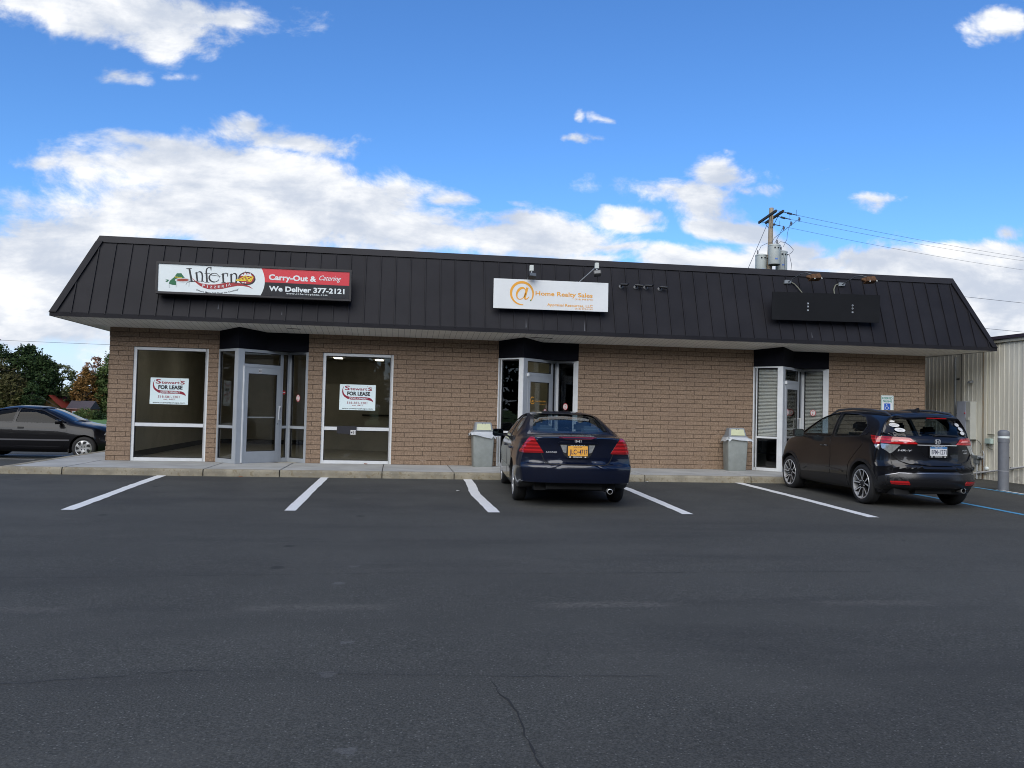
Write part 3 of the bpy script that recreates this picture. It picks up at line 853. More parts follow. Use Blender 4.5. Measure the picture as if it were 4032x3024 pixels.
# ---------------- interiors
def room(x0, x1, wallm, lights, backy=8.5, extra=None):
    y0 = .22
    mb = MB(); mb.box(x0, x1, y0, backy, -.1, -.012+.01); mb.build('interior_floor', m_in_floor, bld)
    mb = MB(); mb.box(x0, x1, backy, backy+.05, 0, 2.7); mb.box(x0-.05, x0, y0, backy, 0, 2.7); mb.box(x1, x1+.05, y0, backy, 0, 2.7)
    mb.build('interior_wall', wallm, bld)
    mb = MB(); mb.box(x0+.002, x1-.002, backy-.012, backy-.001, .0, .14); mb.box(x0+.001, x0+.012, y0, backy-.02, .0, .14)
    mb.build('baseboard', m_dark, bld)
    mb = MB(); mb.box(x0, x1, y0, backy, 2.7, 2.74); mb.build('ceiling', m_in_ceil, bld)
    mb = MB(); mb.box(x0, x1, .201, .22, 2.44, 2.7)
    mb.build('lintel', wallm, bld)
    for (lx, ly) in lights:
        sz = 1.0 if ly < 5.5 else .8
        mb = MB(); mb.box(lx-.15*sz, lx+.15*sz, ly-.3*sz, ly+.3*sz, 2.675, 2.699); mb.build('ceiling_or_fill_light', m_lamp, bld)
room(XL+.25, .95, m_in_wall, [(-4.8, 1.4), (-3.6, 2.4), (-2.4, 1.4), (-1.2, 2.4), (0, 1.4), (-4.8, 4.4), (-3.0, 4.4), (-1.2, 4.4), (-1.75, 6.5), (-.55, 6.9), (.1, 6.9)])  # lights nearer than the back row are unseen, added to brighten the room
room(1.05, 6.0, m_dark, [(3.3, 1.6)])  # unseen light added to brighten the pale partition
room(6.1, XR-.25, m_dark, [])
mb = MB(); mb.box(-2.2, .3, 5.9, 6.0, 0.0, 1.9); mb.build('interior_partition', m_in_wall, bld)
mb = MB(); mb.box(-.9, .4, 5.3, 5.85, 0.0, 1.0, 0); mb.box(-.95, .45, 5.25, 5.88, 1.0, 1.04, 1); mb.build('counter', [m_in_wall, m_dark], bld)
# realty office: pale partition seen behind its door
mb = MB(); mb.box(3.18, 4.1, 2.6, 2.66, 0, 2.6); mb.build('interior_partition', mat('office paint', (.55, .52, .38), .9), bld)
# blinds of the third shop
m_blind = mat('white blind', (.88, .88, .86), .5)
def blind(M, u0, u1, z0, z1, y, n, tilt, gapf=None):
    mb = MB(M)
    for i in range(n):
        z = z0+(z1-z0)*(i+.5)/n
        w = .015
        mb.hexa([(u0, y-w, z-w*tilt), (u1, y-w, z-w*tilt), (u1, y+w, z+w*tilt), (u0, y+w, z+w*tilt),
                 (u0, y-w, z-w*tilt+.0015), (u1, y-w, z-w*tilt+.0015), (u1, y+w, z+w*tilt+.0015), (u0, y+w, z+w*tilt+.0015)])
    mb.box(u0, u1, y-.012, y+.012, z1, z1+.03)
    mb.box(u0, u1, y-.012, y+.012, z0-.02, z0)
    for u in (u0+.09, u1-.09): mb.box(u-.0015, u+.0015, y-.013, y-.012, z0, z1)
    mb.build('blind', m_blind, bld)
blind(B3[0], .11, B3[1]-.13, .83, H-.08, .07, 46, .95)
blind(B3[4], .07, B3[5]-.14, .83, H-.08, .07, 46, .8)
# ------------------------------------------------------------------ pizzeria sign box
m_white = mat('sign white', (.74, .80, .80), .35, var=.04, vscale=3)
m_signred = mat('sign red', (.62, .035, .05), .35)
m_signblk = mat('sign black', (.010, .010, .014), .3)
m_dkred = mat('dark red ink', (.34, .02, .025), .4)
m_green = mat('green ink', (.01, .13, .05), .4)
m_yel = mat('yellow ink', (.80, .62, .03), .4)
m_brown = mat('brown ink', (.30, .04, .02), .4)
m_ink = mat('black ink', (.012, .012, .016), .4)
def a7(x, y): return (-4.983407+.00101327*x+.0000369925*y, 4.258364+.0000470424*x-.00105898*y)
def a1(x, y): return (-7.283028+.00296703*x+.00010223*y, 4.681423+.00013637*x-.00307962*y)
SY0 = -1.08
sign = empty('pizzeria_sign', (-2.95, SY0, 3.48), 0, 'long illuminated box sign reading Inferno Pizzeria with red and black right half', 'sign')
SM = Matrix.Translation((2.95, -SY0, -3.48))   # world -> local of the sign empty
def S_(mb): 
    mb.M = SM; return mb
x0, x1, z0, z1 = -4.90, -1.00, 3.462, 4.118
mb = S_(MB())
mb.box(x0, x1, SY0, SY0+.22, z0, z0+.045); mb.box(x0, x1, SY0, SY0+.22, z1-.045, z1)
mb.box(x0, x0+.045, SY0, SY0+.22, z0+.045, z1-.045); mb.box(x1-.045, x1, SY0, SY0+.22, z0+.045, z1-.045)
mb.box(x0+.045, x1-.045, SY0+.2, SY0+.22, z0+.045, z1-.045)
for xx in (x0+.4, x1-.4, -2.95):
    mb.box(xx-.03, xx+.03, SY0+.22, SY0+.75, z1-.14, z1-.09); mb.box(xx-.03, xx+.03, SY0+.22, SY0+.42, z0+.06, z0+.11)
mb.build('frame', mat('sign frame', (.022, .020, .022), .5, var=.3, vscale=4), sign, bevel=.004)
fx0, fx1, fz0, fz1 = x0+.046, x1-.046, z0+.046, z1-.046
fy = SY0+.018
face = S_(MB())
arc = []
zc_, xm = (fz0+fz1)/2, a1(1489, 350)[0]
for k in range(17):
    t_ = -1+2*k/16
    arc.append((xm+.075*(1-t_*t_)-.004, zc_+t_*(fz1-fz0)/2))
zred = fz0+(fz1-fz0)*.49
face.prism([(fx0, fz0)]+arc+[(fx0, fz1)], fy, fy+.006, 0)
face.build('white_face', m_white, sign)
up_ = [p for p in arc if p[1] > zred]; lo_ = [p for p in arc if p[1] <= zred]
xr = xm+.075*(1-((zred-zc_)/((fz1-fz0)/2))**2)-.004
mb = S_(MB()); mb.prism([(xr, zred), (fx1, zred), (fx1, fz1)]+up_[::-1], fy-.001, fy+.006); mb.build('red_face', m_signred, sign)
mb = S_(MB()); mb.prism([(fx0+2, fz0)]*0+lo_+[(xr, zred), (fx1, zred), (fx1, fz0)], fy-.001, fy+.006); mb.build('black_face', m_signblk, sign)
yt = fy-.001
def stroke(mb, pts, w, m=0, y=None, aff=None, taper=None):
    """flat brush stroke in the sign plane"""
    y = yt-.0015 if y is None else y
    if aff: pts = [aff(*p) for p in pts]
    vs = []
    n = len(pts)
    for i, p in enumerate(pts):
        a = pts[max(0, i-1)]; c = pts[min(n-1, i+1)]
        dx_, dz_ = c[0]-a[0], c[1]-a[1]; L = math.hypot(dx_, dz_) or 1
        ww = (w[i] if isinstance(w, (list, tuple)) else w)/2
        vs += [(p[0]-dz_/L*ww, y, p[1]+dx_/L*ww), (p[0]+dz_/L*ww, y, p[1]-dx_/L*ww)]
    mb.add(vs, [(2*i, 2*i+1, 2*i+3, 2*i+2) for i in range(n-1)], m)
def flat(mb, pts, m=0, y=None, aff=None):
    y = yt-.0015 if y is None else y
    if aff: pts = [aff(*p) for p in pts]
    mb.add([(p[0], y, p[1]) for p in pts], [tuple(range(len(pts)))], m)
def arcp(cx, cy, rx, ry, a0, a1_, n=18):
    return [(cx+rx*math.cos(R(a0+(a1_-a0)*k/n)), cy-ry*math.sin(R(a0+(a1_-a0)*k/n))) for k in range(n+1)]
k7 = .00101
L = S_(MB())
lay = [yt-.0012]
def S7(pts, w, m=0): lay[0] -= .00003; stroke(L, pts, [q*k7 for q in w] if isinstance(w, (list, tuple)) else w*k7, m, lay[0], a7)
def F7(pts, m=0): lay[0] -= .00003; flat(L, pts, m, lay[0], a7)
BK, RD, GN, YL, BR, WH, PL = 0, 1, 2, 3, 4, 5, 6
# swoosh
F7([(755, 455), (830, 520), (930, 565), (1060, 588), (1200, 588), (1340, 568), (1450, 548), (1560, 545), (1680, 560), (1800, 590), (1880, 625), (1950, 682), (1860, 640), (1750, 618), (1640, 615), (1500, 640), (1350, 672), (1200, 685), (1080, 680), (990, 655), (900, 605), (820, 540)], RD)
# I
F7([(690, 280), (725, 278), (775, 530), (735, 532)], BK); F7([(640, 278), (760, 268), (755, 280), (700, 290), (660, 292)], BK); F7([(700, 530), (820, 522), (815, 538), (700, 540)], BK)
# n
F7([(825, 355), (860, 348), (880, 525), (848, 525)], BK); F7([(805, 378), (860, 340), (855, 360)], BK); S7(arcp(905, 400, 50, 58, 160, 20)+[(960, 430), (955, 520)], [8, 8, 10, 10, 12, 12, 14, 16, 20, 22, 24, 26, 28, 30, 30, 30, 30, 30, 30, 30, 30], BK)
F7([(830, 520), (905, 518), (905, 530), (830, 530)], BK); F7([(925, 520), (990, 520), (990, 532), (925, 532)], BK)
# f
S7([(1050, 545), (1040, 400), (1035, 330), (1045, 285), (1075, 262), (1110, 262), (1128, 285)], [34, 34, 30, 24, 18, 16, 14], BK)
F7([(1115, 250), (1138, 252), (1132, 320), (1120, 318)], BK); S7([(1000, 375), (1110, 372)], 9, BK); F7([(1000, 540), (1095, 538), (1095, 550), (1000, 550)], BK)
# e
S7(arcp(1190, 455, 98, 85, 0, 335, 30), [9]*6+[13]*5+[22]*4+[32]*6+[24]*4+[14]*6, BK); S7([(1100, 402), (1310, 430)], 10, BK)
# r
F7([(1340, 375), (1375, 368), (1385, 545), (1350, 545)], BK); F7([(1315, 400), (1372, 365), (1370, 385)], BK); S7(arcp(1415, 420, 42, 52, 150, 40, 8), [8, 10, 12, 14, 16, 18, 18, 16, 14], BK); F7([(1440, 368), (1462, 375), (1455, 440), (1442, 430)], BK)
F7([(1330, 545), (1410, 543), (1410, 555), (1330, 556)], BK)
# n
F7([(1500, 385), (1535, 378), (1540, 550), (1505, 550)], BK); F7([(1475, 410), (1535, 372), (1530, 392)], BK); S7(arcp(1578, 430, 46, 56, 160, 20)+[(1625, 460), (1612, 560)], [8, 8, 10, 10, 12, 12, 14, 16, 20, 22, 24, 26, 28, 30, 32, 32, 32, 32, 32, 32, 32], BK)
F7([(1480, 548), (1560, 546), (1560, 558), (1480, 559)], BK); F7([(1580, 558), (1650, 556), (1650, 568), (1580, 570)], BK)
# ring O with flames and a slice
F7(arcp(1825, 470, 150, 118, 0, 360, 30)[:-1], RD)
F7([(1700, 420), (1740, 385), (1760, 400), (1785, 355), (1800, 325), (1815, 385), (1850, 370), (1880, 385), (1900, 355), (1925, 430), (1900, 440), (1800, 420)], WH)
S7(arcp(1825, 472, 158, 118, 0, 360, 40), [14]*8+[20]*8+[26]*8+[22]*9+[30]*8, BK)
S7([(1760, 400), (1800, 325), (1812, 395), (1860, 385), (1902, 358), (1915, 410)], 9, RD)
F7([(1605, 498), (1700, 470), (1790, 412), (1940, 430), (1955, 455), (1905, 540), (1800, 520), (1620, 518)], YL)
S7([(1640, 508), (1720, 480), (1800, 425), (1935, 445), (1890, 528)], 8, BR)
for cx, cy in ((1795, 448), (1850, 434), (1900, 450), (1745, 482), (1805, 480), (1865, 475), (1830, 505)):
    F7(arcp(cx, cy, 24, 12, 0, 360, 12)[:-1], BR)
for cx in (1735, 1765, 1800): F7(arcp(cx, 552+abs(cx-1765)*.1, 12, 12, 0, 360, 10)[:-1], WH)
# apron, bowl of sauce and lines of the table
F7([(470, 372), (555, 370), (590, 420), (625, 465), (450, 480), (458, 600), (380, 592), (315, 572), (335, 515), (418, 445)], GN)
F7([(250, 490), (290, 492), (325, 500), (285, 540), (248, 535), (280, 512)], GN)
F7(arcp(580, 503, 150, 42, 0, 360, 28)[:-1], PL); F7(arcp(582, 502, 118, 26, 0, 360, 24)[:-1], BR)
S7([(705, 560), (700, 640)], 4, BK); S7([(715, 545), (670, 545), (640, 595)], 5, BK); S7([(455, 545), (455, 640)], 4, BK); S7([(320, 580), (325, 655)], 4, BK)
def T7(s, x, y, h, w, m, bold=.02, **kw):
    p = a7(x, y); lay[0] -= .00003
    add_text(L, s, p[0], p[1], h*k7, w*k7, None, m, bold, 'LEFT', 0, lay[0], **kw)
T7('Mama', 430, 462, 34, 135, YL, .01, shear=.3)
for ch, x, y, ro in (('P', 960, 632, 0), ('I', 1050, 652, 0), ('Z', 1105, 660, 0), ('Z', 1180, 660, 0), ('E', 1258, 655, 0), ('R', 1335, 645, 0), ('I', 1420, 628, 0), ('A', 1460, 612, 0)):
    T7(ch, x, y, 50, 12 if ch == 'I' else 48, WH, .01)
tagl = 'Where Mama Still Does the Cooking!'
def tg(u): return ((u-.45)**2*.30-.035)*.5
p = a7(835, 700); lay[0] -= .00003
add_text(L, tagl, p[0], p[1]-.012, 30*k7, 825*k7, None, 0, .015, 'LEFT', 0, lay[0], curve=lambda u: ((u-.42)**2*.30-.042))
L.build('logo', [m_ink, m_dkred, m_green, m_yel, m_brown, m_white, mat('plate grey', (.55, .57, .58), .4)], sign)
L = S_(MB())
def T1(s, x, y, h, w, bold=.012, **kw):
    p = a1(x, y); add_text(L, s, p[0], p[1], h*.00308, w*.00297, None, 0, bold, 'LEFT', 0, yt-.0035, **kw)
T1('Carry-Out &', 1540, 341, 37, 323, .034)
T1('Catering', 1882, 345, 34, 152, .004, shear=.45)
T1('We Deliver 377-2121', 1540, 416, 34, 516, .034)
T1('www.infernopizza.com', 1658, 440, 12, 280, .02, spacing=1.4)
L.build('lettering', m_white, sign)

# ------------------------------------------------------------------ realty sign board
m_board = mat('aluminium board', (.74, .76, .76), .35, var=.06, vscale=1.5)
rs = empty('realty_sign', (3.27, -1.0, 3.45), 0, 'white flat sign with orange lettering reading Home Realty Sales', 'sign')
RM = Matrix.Translation((-3.27, 1.0, -3.45))
def ar(x, y): return (1.1725225+.00253081*x+.00005817*y, 4.592008+.00011017*x-.00249924*y)
c4 = [ar(322, 212), ar(1320, 253), ar(1316, 507), ar(317, 469)]
mb = MB(RM); mb.prism([c4[3], c4[2], c4[1], c4[0]], -1.0, -.985); mb.build('board', m_board, rs, bevel=.002)
mb = MB(RM)
for xx in (2.35, 4.2):
    mb.box(xx-.03, xx+.03, -.984, -.74, 3.60, 3.66); mb.box(xx-.03, xx+.03, -.984, -.6, 3.98, 4.03)
mb.build('bracket', m_black, rs)
mb = MB(RM)
cx, cz = ar(563, 341)
n = 46
vs = []
for k in range(n+1):          # the open ring of the @, thin at its start
    t_ = -18+(326-18)*k/n*1.0
    t_ = -52 + (310)*k/n
    ang = R(-40 + 318*k/n); wd = .018+.036*math.sin(math.pi*k/n)**.8
    for r_ in (.262, .262-wd): vs.append((cx+r_*math.cos(ang), -1.003, cz+r_*math.sin(ang)))
mb.add(vs, [(2*k, 2*k+1, 2*k+3, 2*k+2) for k in range(n)])
# italic a
def st_r(pts, w): stroke(mb, pts, w, 0, -1.0032, None)
ax, az = cx-.03, cz-.13
ov = [(cx-.015+.105*math.cos(R(t_))*.9+.22*.13*math.sin(R(t_)), cz-.01+.125*math.sin(R(t_))) for t_ in range(35, 366, 15)]
st_r(ov, [.014, .02, .03, .04, .045, .05, .052, .052, .05, .045, .04, .034, .028, .024, .022, .02, .018, .016, .014, .014, .014, .014, .014][:len(ov)])
st_r([(cx+.115, cz+.125), (cx+.085, cz+.0), (cx+.06, cz-.09), (cx+.075, cz-.125), (cx+.115, cz-.12), (cx+.16, cz-.07)], [.05, .05, .048, .036, .022, .010])
def TR(s, x, y, h, w, bold, al='LEFT', m=0):
    p = ar(x, y); add_text(mb, s, p[0], p[1], h*.0025, w*.00253, None, m, bold, al, 0, -1.0034)
TR('Home Realty Sales', 680, 359, 38, 500, .018)
TR('(518) 348-8772', 1180, 407, 13, 157, .005, 'RIGHT')
TR('Appraisal Resources, LLC', 782, 451, 24, 398, .012)
TR('(518) 374-4142', 1180, 489, 13, 157, .005, 'RIGHT')
mb.build('lettering', m_or, rs)
mb = MB(RM); p = ar(638, 403)
for r_, m_, y_ in ((.017, 0, -1.0036), (.010, 1, -1.004)):
    mb.add([(p[0]+r_*math.cos(2*math.pi*k/14), y_, p[1]+r_*math.sin(2*math.pi*k/14)) for k in range(14)], [tuple(range(14))], m_)
mb.build('bolt', [mat('bolt green', (.30, .50, .22), .4), m_gasket], rs)
# two floodlights over it
m_lampw = mat('weathered white plastic', (.50, .53, .50), .5)
m_lampb = mat('black cast housing', (.014, .015, .017), .45)
def flood(x, z, y, left):
    e = empty('floodlight', (x, -.62, z), 0, None, 'floodlight', 'small floodlights over the realty sign'); M_ = Matrix.Translation((-x, .62, -z)); M_ = M_
    mb = MB(M_)
    s0 = (x-.02, -.60, z-.22) if left else (x-.34, -.58, z-.35)
    mb.tube([s0, (x-.01, y+.06, z-.02), (x, y+.05, z+.02)], .012, 8)
    mb.lathe([(.05, 0), (.05, .02), (.02, .03)], 12, M=Matrix.Translation(s0) @ Matrix.Rotation(R(70), 4, 'X'))
    mb.tube([(x, y+.04, z-.02), (x+.005, y+.01, z-.12)], .014, 8)
    mb.build('arm', m_alu, e, smooth=True)
    mb = MB(M_); mb.hexa([(x-.045, y, z-.06), (x+.045, y-.01, z-.055), (x+.045, y+.07, z-.055), (x-.045, y+.07, z-.06), (x-.042, y+.01, z+.07), (x+.042, y, z+.075), (x+.042, y+.06, z+.07), (x-.042, y+.06, z+.07)])
    mb.build('sensor_head', m_lampw, e, bevel=.008)
    z2 = z-.175
    T_ = Matrix.Translation((x+.008, y-.02, z2)) @ Matrix.Rotation(R(-28), 4, 'X') @ Matrix.Rotation(R(6 if left else -14), 4, 'Z')
    mb = MB(M_)
    mb.box(-.075, .075, -.06, .05, -.045, .035, 0, T_)
    for k in range(6): mb.box(-.07+.025*k, -.065+.025*k, -.05, .045, .035, .06, 0, T_)
    mb.box(-.082, .082, -.072, -.058, -.055, .045, 0, T_)
    mb.build('lamp_housing', m_lampb, e, bevel=.004)
    mb = MB(M_); mb.box(-.065, .065, -.0755, -.0725, -.04, .03, 0, T_); mb.build('lens', mat('lamp lens', (.10, .11, .12), .15), e)
    return e
a = flood(2.80, 4.33, -1.12, True); a['label'] = 'upright floodlight in front of the upper middle of the white realty sign'
a = flood(4.26, 4.47, -1.02, False); a['label'] = 'floodlight on a slanting arm above the right end of the realty sign'
# ------------------------------------------------------------------ bullet cameras on the roof slope
def bullet(x, z, yaw, lab):
    rp = roof_pt(x-.03, z+.015)
    e = empty('security_camera', rp, 0, lab, 'camera', 'bullet cameras in a row on the dark roof')
    nrm = Matrix.Rotation(R(90-19), 4, 'X')
    mb = MB(); mb.lathe([(.075, 0), (.075, .012), (.05, .028), (.03, .032)], 20, M=nrm); mb.build('base', mat('camera grey', (.06, .065, .075), .35), e, smooth=True)
    mb = MB(); mb.tube([(0, -.02, 0), (0, -.09, .015), (.0, -.11, .035)], .016, 8); mb.build('arm', m_lampb, e, smooth=True)
    T_ = Matrix.Translation((0, -.12, .05)) @ Matrix.Rotation(R(yaw), 4, 'Z') @ Matrix.Rotation(R(6), 4, 'Y')
    mb = MB(); mb.lathe([(.02, -.06), (.036, -.05), (.038, 0), (.038, .19), (.030, .192), (.028, .17)], 16, M=T_ @ Matrix.Rotation(R(90), 4, 'Y')); mb.build('body', m_lampb, e, smooth=True)
    mb = MB()
    for s0, s1, r_ in ((-.02, .235, .044),):
        vs = []
        for s_ in (s0, s1):
            for k in range(9):
                an = R(0+180*k/8); vs.append((s_+(.0 if s_ == s0 else -.06*(1-math.sin(an))), r_*math.cos(an), r_*math.sin(an)))
        vs2 = [(a_, b_*1.06, c*1.06+.002) for a_, b_, c in vs]
        fs = [(k, k+1, k+10, k+9) for k in range(8)]; fs2 = [tuple(i+18 for i in f) for f in fs]
        mb.add(vs+vs2, fs+fs2, 0, T_)
    mb.build('sun_shield', m_lampb, e, smooth=True)
    mb = MB(); mb.lathe([(.0, .171), (.026, .1712)], 14, M=T_ @ Matrix.Rotation(R(90), 4, 'Y')); mb.build('lens', mat('camera lens', (.02, .02, .025), .08), e)
    mb = MB(); mb.lathe([(.0, .012), (.011, .008), (.014, 0)], 10, M=T_ @ Matrix.Translation((.0, -.01, .018))); mb.build('screw', m_lampw, e)
    e.scale = (.72, .72, .72)
    return e
bullet(4.96, 4.09, -38, 'leftmost small black bullet camera on the roof beside the realty sign')
bullet(5.30, 4.09, -12, 'small black bullet camera pointing right, left one of the close middle pair')
bullet(5.53, 4.09, -38, 'small black bullet camera, right one of the close middle pair')
bullet(5.86, 4.075, -8, 'rightmost small black bullet camera of the row on the roof')
# ------------------------------------------------------------------ blank dark sign board and its two rusty lamps
bs = empty('blank_sign', (9.63, -1.0, 3.45), 0, 'blank dark board with six small holes, mounted on the right of the roof', 'sign')
BM = Matrix.Translation((-9.63, 1.0, -3.45))
c4 = [(8.329, 4.089), (10.948, 4.119), (10.932, 3.479), (8.313, 3.455)]
mb = MB(BM); mb.prism([c4[3], c4[2], c4[1], c4[0]], -1.0, -.975); mb.build('board', mat('dark board', (.010, .0105, .012), .65, spec=.15, var=.2, vscale=2), bs, bevel=.002)
mb = MB(BM)
for xx in (8.9, 10.3): mb.box(xx-.03, xx+.03, -.974, -.74, 3.62, 3.67); mb.box(xx-.03, xx+.03, -.974, -.60, 3.98, 4.03)
mb.build('bracket', m_black, bs)
for xx in (9.18, 10.265):
    for zz in (3.70, 3.785, 3.855):
        mb = MB(BM)
        mb.lathe([(.010, 0), (.021, .004), (.021, .0), (.0, .0)], 12, M=Matrix.Translation((xx, -1.001, zz)) @ Matrix.Rotation(R(90), 4, 'X'))
        mb.build('grommet', m_alu, bs, smooth=True)
m_rust, t, b = node_mat('rusty steel'); g = G(t); P0 = g.n('ShaderNodeTexCoord').outputs['Object']
t.links.new(g.mix(g.mr(g.noise(P0, 22, 6, .7), .35, .65), (.045, .022, .011), (.14, .065, .022)), b.inputs['Base Color']); b.inputs['Roughness'].default_value = .85
m_galv = mat('galvanised', (.22, .24, .25), .5, .3, var=.15, vscale=20)
m_cond = mat('old conduit', (.16, .16, .12), .6)
def goose(x, side, lab):
    e = empty('sign_lamp', (x, -.49, 4.41), 0, lab, 'sign lamp', 'rusty lamps reaching over the blank sign'); M_ = Matrix.Translation((-x, .49, -4.41))
    q = roof_pt(x, 4.40)
    mb = MB(M_); mb.hexa([(x-.09, q[1]-.06, 4.36), (x+.07, q[1]-.06, 4.37), (x+.07, q[1]+.03, 4.37), (x-.09, q[1]+.03, 4.36), (x-.07, q[1]-.05, 4.45), (x+.09, q[1]-.05, 4.45), (x+.09, q[1]+.04, 4.45), (x-.07, q[1]+.04, 4.45)])
    mb.build('junction_box', m_galv, e, bevel=.006)
    mb = MB(M_); mb.tube([(x, q[1]-.05, 4.40), (x+.08, q[1]-.20, 4.48), (x+.15, q[1]-.38, 4.55), (x+.24, q[1]-.48, 4.555), (x+.34, q[1]-.52, 4.52)], .012, 8); mb.build('arm', mat('dark arm', (.06, .065, .07), .4), e, smooth=True)
    T_ = Matrix.Translation((x+.40, q[1]-.54, 4.45)) @ Matrix.Rotation(R(-20), 4, 'X') @ Matrix.Rotation(R(-5), 4, 'Y')
    mb = MB(M_); mb.hexa([(-.13, -.09, -.06), (.12, -.09, -.06), (.12, .07, -.06), (-.15, .07, -.06), (-.10, -.07, .06), (.11, -.07, .07), (.11, .05, .07), (-.10, .05, .06)], 0, T_)
    mb.hexa([(-.21, -.02, .01), (-.11, -.05, -.05), (-.11, .05, -.05), (-.21, .02, .01), (-.21, -.02, .04), (-.11, -.05, .055), (-.11, .05, .055), (-.21, .02, .04)], 0, T_)
    mb.build('lamp_housing', m_rust, e, bevel=.006)
    mb = MB(M_)
    for cx_ in (-.06, .11): mb.lathe([(.0, -.02), (.012, -.016), (.014, 0), (.01, .012)], 10, 0, T_ @ Matrix.Translation((cx_, -.085, -.068)))
    mb.build('clip', m_lampw, e)
    s_ = side
    mb = MB(M_)
    if s_ > 0: pts = [(x+.09, q[1]-.03, 4.40), (x+.16, q[1]-.05, 4.36), (x+.22, q[1]-.09, 4.28), (x+.31, q[1]-.16, 4.13), (x+.33, -.96, 4.07)]
    else: pts = [(x-.09, q[1]-.03, 4.41), (x-.16, q[1]-.04, 4.38), (x-.22, q[1]-.08, 4.27), (x-.235, q[1]-.14, 4.15), (x-.23, -.96, 4.08)]
    mb.tube(pts, .014, 8); mb.build('flexible_conduit', m_cond, e, smooth=True)
    return e
goose(8.93, 1, 'left rusty sign lamp with conduit curving right over the blank board')
goose(10.27, -1, 'right rusty sign lamp with conduit curving left over the blank board')

# ------------------------------------------------------------------ for-lease signs in the two windows
m_lease = mat('lease board', (.74, .86, .87), .4)
m_maroon = mat('maroon ink', (.27, .012, .035), .4)
def al(x, y): return (-5.47136+.00069060*x+.00002561*y, 2.24644+.00001889*x-.00072322*y)
def lease(dx, dz, lab):
    ox, oz = al(860, 1050)
    e = empty('for_lease_sign', (ox+dx, .046, oz+dz), 0, lab, 'sign', 'for-lease signs inside the pizzeria windows'); M_ = Matrix.Translation((-ox, -.046, -oz))
    c4 = [al(318, 648), al(1450, 682), al(1420, 1462), al(282, 1430)]
    mb = MB(M_); mb.prism([c4[3], c4[2], c4[1], c4[0]], .044, .052); mb.build('board', m_lease, e)
    mb = MB(M_)
    def T_(s, x, y, h, w, m, bold, sh=0.):
        p = al(x, y); add_text(mb, s, p[0], p[1], h*.00072, w*.00069, None, m, bold, 'LEFT', 0, .0425, shear=sh)
    def F_(pts, m, y): mb.add([(al(*p)[0], y, al(*p)[1]) for p in pts], [tuple(range(len(pts)))], m)
    up = [(445, 712), (415, 800), (420, 880), (450, 950), (510, 1000), (600, 1030), (700, 1040), (850, 1042), (1000, 1045), (1150, 1052), (1240, 1068), (1300, 1095), (1345, 1145), (1362, 1200)]
    lo = [(1350, 1195), (1290, 1165), (1200, 1142), (1050, 1135), (850, 1132), (700, 1128), (600, 1115), (500, 1075), (430, 1010), (390, 940), (380, 870), (400, 790)]
    # thin quads so that the swoosh keeps its outline
    lo2 = [(440, 712), (392, 800), (380, 880), (395, 960), (440, 1025), (540, 1095), (660, 1126), (850, 1132), (1000, 1134), (1150, 1138), (1230, 1150), (1290, 1166), (1335, 1188), (1360, 1205)]
    for i in range(len(up)-1): F_([up[i], up[i+1], lo2[i+1], lo2[i]], 0, .0432)
    T_('S', 465, 826, 138, 160, 0, .02)
    T_('tewart', 638, 832, 92, 540, 0, .02)
    T_('S', 1200, 852, 104, 132, 0, .03)
    T_("'", 1185, 800, 90, 12, 0, .01)
    T_('FOR LEASE', 540, 985, 112, 725, 1, .05)
    T_('DEVELOPMENT', 612, 1112, 60, 578, 2, .012)
    T_('518-581-1201', 527, 1248, 70, 645, 0, .01)
    T_('ext. 4415', 697, 1315, 48, 330, 0, .005)
    T_('www.stewartsshops.com', 372, 1408, 52, 970, 1, .008)
    mb.build('lettering', [m_maroon, m_ink, m_lease], e)
    return e
lease(0, 0, 'white for-lease sign with maroon swoosh in the left, corner shop window')
lease(3.99, -.03, 'white for-lease sign with maroon swoosh in the window right of the pizzeria door')

# ------------------------------------------------------------------ reserved parking sign on the wall
m_sgn = mat('traffic sign white', (.68, .72, .72), .4); m_sgreen = mat('traffic green', (.02, .24, .17), .4); m_sblue = mat('traffic blue', (.02, .10, .48), .4)
ps = empty('parking_sign', (11.77, -.012, 1.39), 0, 'white and green reserved parking sign with blue wheelchair panel on the brick wall', 'sign')
mb = MB()
def rrect(x0, x1, z0, z1, r, n=5):
    pts = []
    for cx_, cz_, a0 in ((x1-r, z0+r, -90), (x1-r, z1-r, 0), (x0+r, z1-r, 90), (x0+r, z0+r, 180)):
        for k in range(n+1): pts.append((cx_+r*math.cos(R(a0+90*k/n)), cz_+r*math.sin(R(a0+90*k/n))))
    return pts
mb.prism(rrect(-.165, .165, 0, .46, .03), -.004, .002, 0)
mb.prism(rrect(-.155, .155, .01, .45, .026), -.0045, -.004, 1)
mb.prism(rrect(-.147, .147, .018, .442, .022), -.0050, -.0045, 0)
mb.prism(rrect(-.08, .08, .10, .265, .01), -.0056, -.005, 2)
add_text(mb, 'RESERVED', 0, .365, .05, .265, None, 1, .03, 'CENTER', 0, -.0058)
add_text(mb, 'PARKING', 0, .292, .05, .235, None, 1, .03, 'CENTER', 0, -.0058)
def fl(pts, w): stroke(mb, pts, w, 0, -.0062)
hx, hz = -.005, .175
fl([(hx-.008+.037*math.cos(R(a_)), hz-.02+.037*math.sin(R(a_))) for a_ in range(100, 400, 15)], .008)
fl([(hx-.008, hz+.045), (hx-.003, hz+.005), (hx+.03, hz+.003), (hx+.045, hz-.035), (hx+.055, hz-.03)], .011)
fl([(hx-.006, hz+.028), (hx+.025, hz+.027)], .009)
mb.add([(hx-.010+.012*math.cos(R(a_)), -.0063, hz+.062+.012*math.sin(R(a_))) for a_ in range(0, 360, 30)], [tuple(range(12))], 0)
